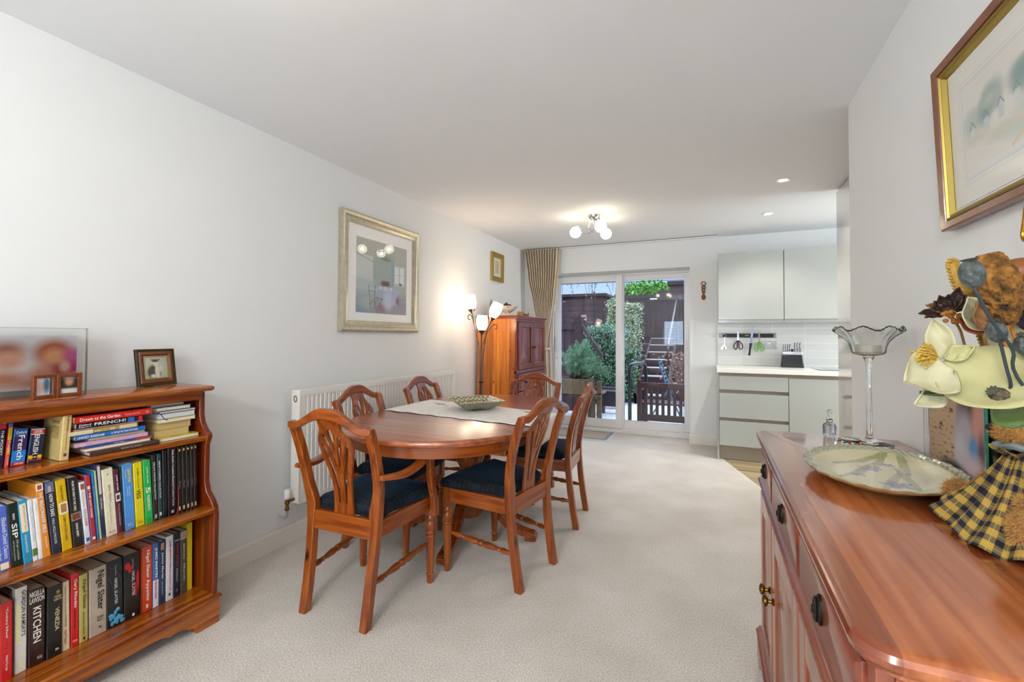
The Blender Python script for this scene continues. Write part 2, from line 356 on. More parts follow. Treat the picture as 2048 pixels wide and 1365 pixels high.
# ---------------------------------------------------------------- sliding patio door
YD = 5.86
def pframe(b, x0, x1, z0, z1, y0, y1, w, wb=None):
    wb = wb or w
    b.box(x0, x0+w, y0, y1, z0, z1); b.box(x1-w, x1, y0, y1, z0, z1); b.box(x0+w, x1-w, y0, y1, z1-w, z1); b.box(x0+w, x1-w, y0, y1, z0, z0+wb)
dr = bpy.data.objects.new('door_1', None); COL.objects.link(dr); dr['kind'] = 'structure'
b = MB(); pframe(b, HX0, HX1, .0, HZ, YD+.005, YD+.12, .028, .05); b.box(HX0, HX1, YD-.03, YD+.005, 0, .045); b.build('door_frame', M_upvc, dr, .003)
b = MB(); pframe(b, -1.945, -1.043, .05, 2.015, YD-.02, YD+.03, .082, .105); b.build('sliding_leaf', M_upvc, dr, .004)
b = MB(); pframe(b, -1.10, -.235, .05, 2.015, YD+.045, YD+.09, .072, .1); b.build('fixed_leaf', M_upvc, dr, .004)
MB().box(-1.87, -1.12, YD+.004, YD+.010, .15, 1.93).build('pane', M_glass, dr, smooth=False)
MB().box(-1.03, -.315, YD+.064, YD+.070, .145, 1.93).build('pane', M_glass, dr, smooth=False)
gk = MB()
for x0, x1, y, z0, z1 in ((-1.868, -1.121, YD-.001, .152, 1.928), (-1.031, -.313, YD+.058, .147, 1.928)):
    for s in ((x0, x0+.006, z0, z1), (x1-.006, x1, z0, z1), (x0, x1, z0, z0+.006), (x0, x1, z1-.006, z1)): gk.box(s[0], s[1], y, y+.006, s[2], s[3])
gk.build('glazing_gasket', M_black, dr, smooth=False)
h = MB(); pts = [(-1.905+.05*math.sin(PI*i/10), YD-.035-.03*math.sin(PI*i/10), 1.20-.17*i/10) for i in range(11)]
h.tube(pts, .011, 10); h.box(-1.93, -1.885, YD-.03, YD-.019, 1.0, 1.24); h.build('door_handle', M_upvc, dr, .002)
MB().lathe([(.006, 0), (.006, .006), (.0, .006)], 12, M=Matrix.Translation((-1.905, YD-.03, .93)) @ Matrix.Rotation(R(90), 4, 'X')).build('keyhole', M_black, dr)
MB().box(-.36, -.25, YD-.035, YD+.04, .046, .062).build('track_end_stop', M_upvc, dr, .002)

# ---------------------------------------------------------------- kitchen
M_unit = plain('gloss_grey_unit', '#b3b7b2', .22, coat=.6)
M_tallp = plain('gloss_tall_panel', '#beb4ae', .08, coat=1, spec=1)
M_chan = plain('taupe_channel', '#a39686', .4)
M_work = plain('white_quartz_worktop', '#f6f4ee', .25, noise=.03, nscale=80)
def unit(name, label, x0, x1, fronts, end=False, group=None, chans=()):
    t = thing(name, label, 'kitchen cabinet', (x0, 5.6, 0), group=group); w = x1-x0
    b = MB().box(0, w, -.585, -.003, .145, .866).box(0.0, w, -.545, -.10, 0, .145)
    b.build('carcass', M_chan, t, smooth=False)
    if end: lab(MB().box(-.018, 0, -.60, -.003, 0, .866).build('end_panel', M_unit, t, .001), 'pale end panel')
    for i, (nm, z0, z1) in enumerate(fronts): MB().box(.0015, w-.0015, -.62, -.587, z0, z1).build(nm, M_unit, t, .0015)
    return t
unit('base_cabinet', 'pale grey gloss base unit with three wide handleless drawers', .066, .664, [('drawer', .700, .836), ('drawer', .424, .666), ('drawer', .148, .392)], True, 'kitchen base units')
unit('base_cabinet', 'pale grey gloss base unit with one tall door, below the hob', .666, 1.264, [('door', .148, .832)], False, 'kitchen base units')
unit('base_cabinet', 'pale gloss base unit furthest right, seen only in the tall panel reflection', 1.266, 1.864, [('door', .148, .832)], False, 'kitchen base units')
o = MB().box(.046, 1.9, 4.965, 5.598, .868, .91).build('worktop', M_work, None, .003); tag(o, 'white worktop running over the pale base units', 'worktop')
def wallcab(label, x0, x1):
    t = thing('wall_cabinet', label, 'kitchen cabinet', (x0, 5.6, 1.375), group='kitchen wall cabinets'); w = x1-x0
    MB().box(0, w, -.33, -.002, 0, .73).build('carcass', M_unit, t, smooth=False)
    MB().box(.0015, w-.0015, -.352, -.332, .03, .732).build('door', M_unit, t, .0015)
wallcab('left of the two pale grey wall cabinets, above the magnetic knife rail', .066, .666)
wallcab('right of the two pale grey wall cabinets, above the knife block', .670, 1.268)
wallcab('pale grey wall cabinet beyond the tall unit, seen as a reflection', 1.272, 1.87)
def mat_tile():
    m, nt, p = new_mat('white_wall_tile'); N = nt.nodes.new; L = nt.links.new
    t = N('ShaderNodeTexCoord'); s = N('ShaderNodeSeparateXYZ'); c = N('ShaderNodeCombineXYZ'); L(t.outputs['Object'], s.inputs[0]); L(s.outputs[0], c.inputs[0]); L(s.outputs[2], c.inputs[1])
    b = N('ShaderNodeTexBrick'); b.offset = 0; b.inputs['Scale'].default_value = 1; b.inputs['Brick Width'].default_value = .30; b.inputs['Row Height'].default_value = .0775
    b.inputs['Mortar Size'].default_value = .0018; b.inputs['Color1'].default_value = (*lin('#dfe0dc'), 1); b.inputs['Color2'].default_value = (*lin('#d5d6d3'), 1); b.inputs['Mortar'].default_value = (*lin('#f6f6f2'), 1)
    L(c.outputs[0], b.inputs[0]); L(b.outputs[0], p.inputs['Base Color']); p.inputs['Roughness'].default_value = .25; return m
o = MB().box(.06, 1.9, 5.588, 5.5995, .9105, 1.3745).build('splashback', mat_tile(), None, smooth=False); tag(o, 'pale tiled splashback between worktop and wall cabinets', 'splashback')
t = thing('tall_cabinet', 'tall gloss cream cabinet side beyond the white wall corner', 'tall cabinet', (.88, 2.70, 0))
MB().box(0, .6, 0.0, 1.45, 0, 2.335).build('side_panel', M_tallp, t, .002)
MB().box(.6, .62, .01, .72, .1, 2.33).build('door', M_unit, t, .002); MB().box(.6, .62, .725, 1.44, .1, 2.33).build('door', M_unit, t, .002)
# hob
t = thing('hob', 'black glass hob set into white worktop, right of the knife block', 'hob', (.93, 5.06, .9105))
MB().box(0, .58, 0, .47, 0, .006).build('glass_plate', plain('hob_glass', '#1b2026', .05, coat=1, spec=1), t, .001)
MB().box(-.004, .584, -.004, .474, 0, .003).build('steel_rim', M_chrome, t)
rb = MB()
for cx_, cy_ in ((.15, .12), (.43, .12), (.15, .35), (.43, .35)): rb.tube([(cx_+.085*math.cos(2*PI*i/32), cy_+.085*math.sin(2*PI*i/32), .0062) for i in range(32)], .0008, 6, closed=True)
rb.build('cooking_rings', plain('hob_marks', '#8a8f94', .4), t)
# magnetic rail and what hangs on it
YT = 5.588
t = thing('knife_rail', 'black magnetic knife rail with grey ends on the tiled wall', 'knife rail', (.08, YT, 1.24))
MB().box(0.03, .525, -.022, 0, -.022, .022).build('magnetic_strip', M_black, t, .003)
for x0 in (0, .525): MB().box(x0, x0+.03, -.024, 0, -.024, .024).build('end_cap', plain('grey_metal', '#8b8983', .35, metal=.7), t, .003)
def scissors(label, x, z, col, zt):
    t = thing('scissors', label, 'scissors', (x, YT-.024, z))
    for s in (-1, 1):
        MB().loft([[(s*.001, 0, .0), (s*.010, 0, .0), (s*.010, -.002, .0), (s*.001, -.002, .0)], [(s*.001, 0, zt-.03), (s*.008, 0, zt-.04), (s*.008, -.002, zt-.04), (s*.001, -.002, zt-.03)], [(s*.0, 0, zt), (s*.002, 0, zt), (s*.002, -.002, zt), (s*.0, -.002, zt)]]).build('blade', M_chrome, t)
        P = catmull([(s*.004, 0, .0), (s*.018, 0, -.012), (s*.042, 0, -.045), (s*.040, 0, -.082), (s*.020, 0, -.094), (s*.008, 0, -.07), (s*.007, 0, -.03)], 4)
        MB().tube(P, .0052, 8, closed=True).build('handle', plain('scissor_'+col, col, .35), t)
        MB().tube([(s*.006, -.001, .004), (s*.012, -.001, -.03), (s*.011, -.001, -.07)], .003, 6).build('handle_grip', M_black, t)
    MB().lathe([(.005, 0), (.005, .006), (0, .006)], 12, M=Matrix.Rotation(R(90), 4, 'X')).build('pivot', M_black, t)
p = at(1476, 682, 1, YT); scissors('scissors with red and black handles hanging left of the long knife', p.x, p.z, '#4a1618', .10)
p = at(1518, 685, 1, YT); scissors('scissors with bright green handles hanging right of the long knife', p.x, p.z, '#6fc02c', .13)
a_, b_ = at(1506, 651, 1, YT), at(1498, 711, 1, YT)
t = thing('knife', 'long bread knife with black handle hanging tilted on the rail', 'knife', (b_.x, YT-.026, b_.z), group=None)
v = Vector((a_.x-b_.x, 0, a_.z-b_.z)); Lk = v.length; Mk = Matrix.Rotation(math.atan2(v.x, v.z), 4, 'Y')
MB().loft([[(-.011, 0, .13), (.011, 0, .13), (.011, -.002, .13), (-.011, -.002, .13)], [(-.011, 0, Lk-.05), (.011, 0, Lk-.04), (.011, -.002, Lk-.04), (-.011, -.002, Lk-.05)], [(.007, 0, Lk), (.009, 0, Lk), (.009, -.002, Lk), (.007, -.002, Lk)]], M=Mk).build('blade', plain('steel_blade', '#a9b8d0', .15, metal=1), t)
MB().loft([[(x, y, z) for x, y in ((-w, .004), (w, .004), (w, -.012), (-w, -.012))] for z, w in ((0, .013), (.02, .010), (.06, .009), (.11, .012), (.135, .012))], M=Mk).build('handle', M_black, t, .003)
p = at(1493, 671, 1, YT); o = MB().ball((0, 0, 0), .022, .006, .006).build('fridge_magnet', plain('gold_magnet', '#c9a05a', .3, metal=1), None); o.location = (p.x, YT-.028, p.z); tag(o, 'small gold oval clip held on the middle of the rail', 'magnet')
t = thing('key_bunch', 'silver ring with small keys hanging at left end of rail', 'keys', (at(1448, 672, 1, YT).x, YT-.028, at(1448, 672, 1, YT).z))
MB().tube([(.019*math.cos(2*PI*i/24), 0, .019*math.sin(2*PI*i/24)) for i in range(24)], .0035, 8, closed=True).build('ring', M_chrome, t)
MB().tube([(.003, 0, -.02), (.005, 0, -.06), (.002, 0, -.105)], .0018, 6).build('chain', M_chrome, t)
for i, (dx, dz) in enumerate(((-.035, -.145), (-.02, -.155), (.0, -.15), (.02, -.145))):
    MB().loft([[(.002-.004, 0, -.10), (.006, 0, -.10), (.006, -.002-.002*i, -.10), (-.002, -.002-.002*i, -.10)], [(dx-.006, 0, dz), (dx+.006, 0, dz), (dx+.006, -.002-.002*i, dz), (dx-.006, -.002-.002*i, dz)]]).build('key', M_brass if i == 2 else M_chrome, t)
# socket
c = at(1538, 691, 1, YT)
t = thing('wall_socket', 'double metal wall socket below the knife rail', 'socket', (c.x, YT, c.z))
MB().box(-.073, .073, -.006, 0, -.043, .043).build('face_plate', plain('brushed_steel', '#b3b5b2', .35, metal=.6), t, .002)
for sx_ in (-.042, .042):
    b = MB().box(sx_-.003, sx_+.003, -.0068, -.005, .004, .014).box(sx_-.014, sx_-.007, -.0068, -.005, -.018, -.012).box(sx_+.007, sx_+.014, -.0068, -.005, -.018, -.012)
    b.build('socket_holes', M_black, t, smooth=False)
for sx_ in (-.008, .008): MB().box(sx_-.006, sx_+.006, -.010, -.005, .012, .030).build('switch', M_upvc, t, .001)
# knife block
c = at(1584, 735, 2, .911)
t = thing('knife_block', 'black knife block with steel top on the worktop', 'knife block', (c.x, c.y, .911), R(-4))
MB().loft([[(sx_*w, y, z) for sx_, y in ((-1, -.07), (1, -.07), (1, .07), (-1, .07))] for z, w in ((0, .105), (.05, .098), (.13, .090))]).build('block_body', plain('satin_black', '#1c2023', .25, coat=.4), t, .012, 3)
MB().loft([[(sx_*w, y, z) for sx_, y in ((-1, -.065), (1, -.065), (1, .065), (-1, .065))] for z, w in ((.13, .090), (.165, .089))]).build('steel_collar', plain('bright_steel', '#d9dadc', .2, metal=.8), t, .006)
for i, x in enumerate((-.078, -.058, -.04, -.022, .022, .045, .07)):
    hh = .075 if i < 4 else .095
    k = thing('knife', 'knife in the block', 'knife', (c.x+x, c.y-.03-.006*(i % 2), .911+.163), R(-4)+R(0), 'black and steel handled knives standing in the knife block')
    k['label'] = ['leftmost short knife in the black knife block', 'second short knife from the left in the black knife block', 'third short knife from the left in the black knife block', 'short knife left of the sharpener in the knife block', 'tall knife just right of the sharpener in the knife block', 'middle one of the three tall knives in the block', 'rightmost tall knife in the black knife block'][i]
    MB().loft([[(xx*w, yy, z) for xx, yy in ((-1, -.012), (1, -.012), (1, .010), (-1, .010))] for z, w in ((-.02, .006), (.0, .007), (.02, .006), (hh-.02, .007), (hh, .005))]).build('handle', M_black, k, .003)
    MB().box(-.0025, .0025, -.0145, -.011, -.01, hh-.006).build('steel_edge', M_chrome, k, .001)
    MB().box(-.0012, .0012, -.009, .009, -.13, -.018).build('blade', M_chrome, k, smooth=False)
MB().box(-.010, .012, -.05, -.02, .163, .19).build('sharpener', M_black, t, .002)
# recessed ceiling spots
def spot(x, y, label, power=17):
    t = thing('ceiling_spotlight', label, 'downlight', (x, y, ZC), group='recessed kitchen spotlights')
    MB().lathe([(.030, 0), (.044, 0), (.044, -.004), (.040, -.007), (.030, -.004)], 32, caps=False).build('bezel', M_upvc, t)
    MB().lathe([(.029, -.0005), (.029, -.003), (0.001, -.003)], 32).build('lamp_face', plain('spot_glow', '#ffffff', .5, emit='#fff4e2', es=14), t)
    l = bpy.data.lights.new('spot_beam', 'SPOT'); l.energy = power; l.spot_size = R(125); l.spot_blend = .6; l.color = (1, .93, .84); l.shadow_soft_size = .03
    o = bpy.data.objects.new('spot_beam', l); COL.objects.link(o); o.parent = t; o.location = (0, 0, -.012)
spot(.478, 3.74, 'larger, nearer of the two recessed ceiling spots in the kitchen')
spot(.479, 4.71, 'smaller, further recessed ceiling spot, above the wall cabinets')
spot(1.75, 3.75, 'recessed ceiling spot to the right, hidden behind the tall cabinet'); spot(1.75, 4.7, 'recessed ceiling spot furthest right in the kitchen')
# curtain track, love spoon
o = MB().box(-2.24, .078, 5.475, 5.50, ZC-.014, ZC-.002).build('curtain_track', M_upvc, None, .002); tag(o, 'thin white curtain track along the ceiling above the patio door', 'curtain track')
MB().box(-2.24, .075, 5.4735, 5.4755, ZC-.006, ZC-.001).build('track_groove', M_black, o, smooth=False)
c = at(1407, 581, 1, 5.592); t = thing('carved_spoon', 'small carved brown wooden spoon hanging on the back wall', 'wooden spoon', (c.x, 5.592, c.z))
M_spoon = plain('dark_carved_wood', '#8a5420', .5, noise=.25, nscale=60)
MB().ball((0, 0, -.078), .024, .008, .034).build('bowl', M_spoon, t)
b = MB(); b.tube([(.024*math.cos(2*PI*i/24), 0, .078+.020*math.sin(2*PI*i/24)) for i in range(24)], .005, 8, closed=True)
b.tube([(.017*math.cos(2*PI*i/24), 0, .036+.018*math.sin(2*PI*i/24)) for i in range(24)], .006, 8, closed=True)
b.tube([(.017*math.cos(2*PI*i/24), 0, .006+.016*math.sin(2*PI*i/24)) for i in range(24)], .006, 8, closed=True)
b.tube([(.011*math.cos(2*PI*i/24), 0, -.024+.012*math.sin(2*PI*i/24)) for i in range(24)], .006, 8, closed=True); b.tube([(0, 0, -.03), (0, 0, -.06)], .005, 8); b.tube([(-.012, 0, .06), (.012, 0, .02), (-.012, 0, 0.02)], .004, 6); b.build('chain_handle', M_spoon, t)
# ================================================================== dining furniture
def mat_seat():
    m, nt, p = new_mat('navy_dotted_seat_fabric'); N = nt.nodes.new; L = nt.links.new
    t = N('ShaderNodeTexCoord'); v = N('ShaderNodeTexVoronoi'); v.inputs['Scale'].default_value = 38; v.inputs['Randomness'].default_value = .15; v.voronoi_dimensions = '2D'
    L(t.outputs['Object'], v.inputs[0]); r = N('ShaderNodeValToRGB'); r.color_ramp.elements[0].position = .34; r.color_ramp.elements[0].color = (*lin('#03060a'), 1)
    r.color_ramp.elements[1].position = .42; r.color_ramp.elements[1].color = (*lin('#0e1e26'), 1); L(v.outputs['Distance'], r.inputs[0]); L(r.outputs[0], p.inputs['Base Color'])
    p.inputs['Roughness'].default_value = .75; p.inputs['Sheen Weight'].default_value = .12; p.inputs['Sheen Tint'].default_value = (.2, .5, .9, 1); p.inputs['Specular IOR Level'].default_value = .3
    return m
M_seat = mat_seat()
PP = [(0, .168, -.218), (.12, .169, -.198), (.25, .172, -.180), (.38, .178, -.168), (.46, .184, -.166), (.54, .196, -.174), (.62, .204, -.188), (.72, .208, -.214), (.80, .209, -.242), (.90, .208, -.284)]
def post_at(z):
    for a, b in zip(PP, PP[1:]):
        if z <= b[0]: t = (z-a[0])/(b[0]-a[0]); return a[1]+(b[1]-a[1])*t, a[2]+(b[2]-a[2])*t
    return PP[-1][1], PP[-1][2]
def smooth(t): t = max(0, min(1, t)); return t*t*(3-2*t)
def turned(b, p0, p1, prof, n=12):
    p0, p1 = Vector(p0), Vector(p1); d = p1-p0; L_ = d.length
    M = Matrix.Translation(p0) @ d.to_track_quat('Z', 'Y').to_matrix().to_4x4()
    return b.lathe([(r, t*L_) for r, t in prof], n, M=M)
def slot(pts):
    L_, R_ = [], []
    for i, (u, z, w) in enumerate(pts):
        a = pts[max(i-1, 0)]; c = pts[min(i+1, len(pts)-1)]; d = Vector((c[0]-a[0], c[1]-a[1])).normalized(); n = Vector((-d.y, d.x))
        L_.append((u+n.x*w, z+n.y*w)); R_.append((u-n.x*w, z-n.y*w))
    u, z, w = pts[-1]; a = pts[-2]; d = Vector((u-a[0], z-a[1])).normalized(); tip = (u+d.x*w*1.1, z+d.y*w*1.1)
    u0, z0, w0 = pts[0]; b0 = pts[1]; d0 = Vector((u0-b0[0], z0-b0[1])).normalized(); t0 = (u0+d0.x*w0, z0+d0.y*w0)
    return [t0]+L_+[tip]+R_[::-1]
def make_chair(name, label, arms=False, group=None):
    t = thing(name, label, 'chair', group=group)
    for s in (-1, 1):
        b = MB(); zs = [0, .06, .12, .18, .25, .32, .38, .43, .46, .49, .52, .56, .60, .66, .72, .77, .80, .842]; rings = []
        for z in zs:
            x, y = post_at(z); w = .019+.009*math.exp(-((z-.475)/.055)**2); dd = .018 if z > .3 else .019
            xi = x-w*(1 if z < .3 else 1)-.006*math.exp(-((z-.47)/.06)**2); xo = x+.018
            rings.append([(s*xi, y-dd, z), (s*xo, y-dd, z), (s*xo, y+dd, z), (s*xi, y+dd, z)])
        b.loft(rings); b.build('leg', M_pz, t, .004)
        b = MB(); turned(b, (s*.208, .203, 0), (s*.208, .203, .335), [(.013, 0), (.016, .015), (.017, .12), (.020, .135), (.015, .15), (.018, .2), (.022, .62), (.024, .70), (.018, .715), (.024, .735), (.024, .76), (.018, .775), (.023, .80), (.026, .86), (.022, .9), (.017, .92), (.024, .94), (.024, .965), (.018, 1)], 16)
        b.box(s*.208-.021, s*.208+.021, .182, .224, .333, .436); b.build('leg', M_pz, t, .0015)
        b = MB(); b.loft([[(s*(x0-.011), y0, .36), (s*(x0+.011), y0, .36), (s*(x0+.011), y0, .432), (s*(x0-.011), y0, .432)] for x0, y0 in ((.180, -.165), (.209, .195))])
        b.build('seat_rail', M_py, t, .002)
        b = MB(); turned(b, (s*.204, .19, .20), (s*.173, -.19, .172), [(.006, 0), (.008, .03), (.014, .16), (.009, .2), (.012, .22), (.009, .24), (.013, .30), (.017, .40), (.012, .46), (.016, .475), (.016, .525), (.012, .54), (.017, .60), (.013, .70), (.009, .76), (.012, .78), (.009, .8), (.014, .84), (.008, .97), (.006, 1)], 12)
        b.build('stretcher', M_py, t)
    MB().box(-.19, .19, .193, .215, .36, .432).build('seat_rail', M_px, t, .002)
    MB().box(-.165, .165, -.180, -.158, .352, .436).build('seat_rail', M_px, t, .002)
    b = MB(); rings = []
    for i in range(25):
        x = -.2265+.453*i/24; a = abs(x); zt = .848+.064*smooth((.190-a)/.165)-.004*math.exp(-((a-.185)/.02)**2)
        hh = .034+.012*smooth((.13-a)/.08); yy = -.260-.016*(1-(x/.226)**2); e = .010*smooth((a-.208)/.018)
        rings.append([(x, yy-.016, zt-hh+e*.4), (x, yy+.016, zt-hh+e*.4), (x, yy+.013, zt-e), (x, yy-.013, zt-e)])
    b.loft(rings); b.build('top_rail', M_px, t, .005, 3)
    W_ = [(.425, .054), (.47, .052), (.52, .050), (.58, .053), (.64, .066), (.69, .082), (.73, .092), (.762, .094), (.79, .083), (.815, .066), (.84, .057), (.875, .060)]
    out = catmull([(w, z) for z, w in W_], 3, closed=False); out = out+[(-u, z) for u, z in out[::-1]]
    hol = [slot([(0, .738, .003), (0, .770, .008), (0, .80, .0135), (0, .824, .012)])]
    for s in (-1, 1):
        hol.append(slot([(s*.010, .655, .004), (s*.018, .71, .008), (s*.030, .755, .0105), (s*.040, .795, .010)]))
        hol.append(slot([(s*.019, .485, .004), (s*.021, .55, .007), (s*.028, .61, .009), (s*.042, .67, .0095), (s*.058, .725, .010), (s*.065, .750, .009)]))
    vs, fs = cut_board([[(u, .425+(z-.425)*.975) for u, z in q] for q in [out]+hol], .011)
    b = MB(); b.add([(v[0], post_at(v[1])[1]+v[2]+.004-.012*(1-(v[0]/.09)**2)*smooth((v[1]-.5)/.3), v[1]) for v in vs], fs); b.build('splat', M_pz, t, ang=30)
    b = MB(); base = [(-.16, -.142), (.16, -.142), (.182, -.05), (.232, .205), (.222, .232), (.12, .243), (-.12, .243), (-.222, .232), (-.232, .205), (-.182, -.05)]
    o2 = catmull(base, 5); cx_, cy_ = 0, .05
    b.loft([[(cx_+(x-cx_)*k, cy_+(y-cy_)*k, z) for x, y in o2] for z, k in ((.430, .94), (.438, .985), (.452, 1.0), (.468, .985), (.482, .92), (.492, .78), (.498, .5), (.500, .1))]); b.build('seat', M_seat, t)
    if arms:
        for s in (-1, 1):
            P = catmull([(.226, -.215, .632), (.240, -.15, .622), (.254, -.08, .618), (.265, 0, .634), (.270, .06, .660), (.270, .125, .673), (.268, .155, .668)], 4, closed=False)
            rings = []
            for i, (x, y, z) in enumerate(P):
                w = .020+.006*smooth(i/6)-.006*smooth((i-20)/4); rings.append([(s*(x-w), y, z-.010), (s*(x+w), y, z-.010), (s*(x+w), y, z+.004), (s*(x+w*.6), y, z+.012), (s*(x-w*.6), y, z+.012), (s*(x-w), y, z+.004)])
            MB().loft(rings).build('arm', M_py, t, .004, 2)
            P = catmull([(.264, .112, .655), (.264, .112, .60), (.262, .120, .54), (.256, .145, .475), (.246, .178, .42), (.240, .196, .335)], 4, closed=False)
            MB().loft([[(s*(x-.013), y-.019, z), (s*(x+.013), y-.019, z), (s*(x+.013), y+.019, z), (s*(x-.013), y+.019, z)] for x, y, z in P]).build('arm_support', M_pz, t, .004)
    return t
GRP = 'pine dining chairs around the oval table'
ch_arm = make_chair('dining_armchair', 'pine armchair at the near end of the oval table, the only one showing both arms', True, GRP)
ch_arm.location = (-1.485, 1.705, 0); ch_arm.rotation_euler.z = R(1)
dup(ch_arm, (-1.38, 3.31, 0), R(174), 'pine chair at the far end of the oval table, in front of the tall cupboard')
ch = make_chair('dining_chair', 'pine side chair nearest the camera on the right side of the table', False, GRP)
ch.location = (-1.028, 2.215, 0); ch.rotation_euler.z = R(80)
dup(ch, (-1.02, 2.965, 0), R(94), 'pine side chair on the right of the table, nearer the patio door')
dup(ch, (-1.745, 2.215, 0), R(-83), 'nearer pine side chair between the table and the radiator')
dup(ch, (-1.765, 2.90, 0), R(-86), 'further pine side chair between the table and the radiator')

# ---------------------------------------------------------------- table
TX, TY, TR, TL_ = -1.385, 2.495, .530, .325
def stadium(r, n=28):
    o = []
    for i in range(n+1): a = PI*i/n; o.append((r*math.cos(a), TL_+r*math.sin(a)))
    for i in range(n+1): a = PI+PI*i/n; o.append((r*math.cos(a), -TL_+r*math.sin(a)))
    return o
t = thing('dining_table', 'oval extending pine pedestal table with a glossy top', 'dining table', (TX, TY, 0), R(1))
MB().loft([[(x, y, z) for x, y in stadium(r)] for z, r in ((.715, TR-.022), (.718, TR-.010), (.724, TR-.003), (.733, TR), (.742, TR-.002), (.748, TR-.008), (.75, TR-.016))]).build('table_top', M_ttop, t, ang=50)
out, inn = stadium(TR-.035), stadium(TR-.058); n = len(out); b = MB()
b.v = [(x, y, z) for z in (.662, .716) for x, y in out]+[(x, y, z) for z in (.662, .716) for x, y in inn]
for i in range(n):
    j = (i+1) % n; b.f += [(i, j, n+j, n+i), (2*n+j, 2*n+i, 3*n+i, 3*n+j), (j, i, 2*n+i, 2*n+j), (n+i, n+j, 3*n+j, 3*n+i)]
b.build('apron', M_ph, t, .003)
MB().box(-.30, .30, -.06, .06, .66, .714).box(-.06, .06, -.45, .45, .672, .714).build('under_frame', M_px, t, .003)
MB().lathe([(.05, .10), (.075, .115), (.085, .14), (.085, .30), (.075, .32), (.055, .335), (.05, .36), (.062, .375), (.062, .385), (.055, .395), (.07, .42), (.088, .46), (.092, .50), (.084, .54), (.066, .565), (.060, .575), (.068, .582), (.068, .592), (.060, .6), (.066, .607), (.066, .617), (.06, .625), (.068, .64), (.09, .655), (.10, .662)], 28).build('pedestal', M_pz, t)
for k in range(4):
    a = k*PI/2+R(8); M = Matrix.Rotation(a, 4, 'Z')
    P = catmull([(.055, .28), (.11, .265), (.17, .20), (.23, .125), (.30, .075), (.37, .052), (.415, .045)], 4, closed=False); rings = []
    for i, (x, z) in enumerate(P):
        hh = .055-.028*smooth(i/len(P))
        ring = [(x-hh*.35, -.030, z-hh*.9), (x-hh*.35, .030, z-hh*.9)]
        for q in range(9): ring.append((x, .030-.0075*q, z+(.004 if q % 2 == 0 else -.001)))
        rings.append(ring)
    MB().loft(rings, M=M).build('leg', M_pz, t, ang=25)
    b = MB(); b.loft([[(.36, -.031, .0), (.36, .031, .0), (.36, .031, .045), (.36, -.031, .045)], [(.41, -.031, 0), (.41, .031, 0), (.41, .031, .047), (.41, -.031, .047)], [(.428, -.031, .004), (.428, .031, .004), (.428, .031, .032), (.428, -.031, .032)]], M=M); b.build('foot_block', M_px, t, .003)
# table runner
b = MB(); nu, nv = 60, 20; path = []
for i in range(46): path.append((-1.885+1.025*i/45, .7535))
for i in range(1, 6): a = R(90)*i/5; path.append((-.860+.014*math.sin(a), .7395+.014*math.cos(a)))
for i in range(1, 10): path.append((-.846+.003*math.sin(i), .7395-.012*i))
for i, (x, z) in enumerate(path):
    for j in range(nv+1):
        f = j/nv; y0 = 2.285-.10*max(0, (x+1.885))/1.05+.006*math.sin(i*.9); y1 = 2.80-.17*max(0, (x+1.885))/1.05+.004*math.sin(i*.7)
        hang = i > 50
        b.v.append((x+(.004*math.sin(f*9) if hang else 0), y0+(y1-y0)*f, z+(0 if hang else .0025*abs(math.sin(i*.45+f*3))*(.5+.5*math.sin(f*11+i*.2)))))
for i in range(len(path)-1):
    for j in range(nv): q = i*(nv+1)+j; b.f.append((q, q+1, q+nv+2, q+nv+1))
o = b.build('table_runner', plain('cream_linen', '#f6f1ea', .9, noise=.06, nscale=30, bump=.1, bscale=400), None, ang=80, solid=.0012)
tag(o, 'cream embroidered cloth laid across the oval table top', 'table runner')
b = MB()
for cx_, cy_ in ((-1.68, 2.62), (-1.02, 2.58)):
    for k in range(7):
        a = k*2*PI/7; b.tube([(cx_, cy_, .7575), (cx_+.018*math.cos(a), cy_+.012*math.sin(a), .758), (cx_+.034*math.cos(a+.2), cy_+.022*math.sin(a+.2), .7575)], .0014, 5)
    b.tube([(cx_-.08, cy_+.03, .7572), (cx_-.03, cy_+.015, .758), (cx_+.05, cy_-.02, .7575), (cx_+.09, cy_-.05, .7572)], .0012, 5)
b.build('embroidery', plain('grey_embroidery', '#a89f9a', .9), o)
# square patterned dish
def mat_dish():
    m, nt, p = new_mat('glazed_pattern_dish'); N = nt.nodes.new; L = nt.links.new
    tc_ = N('ShaderNodeTexCoord'); mp = N('ShaderNodeMapping'); mp.inputs['Rotation'].default_value = (0, 0, R(0)); L(tc_.outputs['Object'], mp.inputs[0])
    v = N('ShaderNodeTexVoronoi'); v.feature = 'DISTANCE_TO_EDGE'; v.inputs['Scale'].default_value = 48; v.inputs['Randomness'].default_value = .4; L(mp.outputs[0], v.inputs[0])
    r = N('ShaderNodeValToRGB'); r.color_ramp.elements[0].position = .07; r.color_ramp.elements[0].color = (*lin('#6b5a36'), 1); r.color_ramp.elements[1].position = .14; r.color_ramp.elements[1].color = (*lin('#cfc9a6'), 1)
    L(v.outputs['Distance'], r.inputs[0]); L(r.outputs[0], p.inputs['Base Color']); p.inputs['Roughness'].default_value = .25; p.inputs['Coat Weight'].default_value = .5; return m
t = thing('dish', 'square footed stoneware dish with brown lattice pattern on the cloth', 'dish', (-1.372, 2.545, .757), R(2))
def sqr(k, z, cut=.18):
    o = []
    for q in range(4):
        a = q*PI/2; c, s_ = math.cos(a), math.sin(a)
        for f in (-cut, 0, cut): o.append((k*(c*(1-abs(f))-s_*f), k*(s_*(1-abs(f))+c*f), z))
    return o
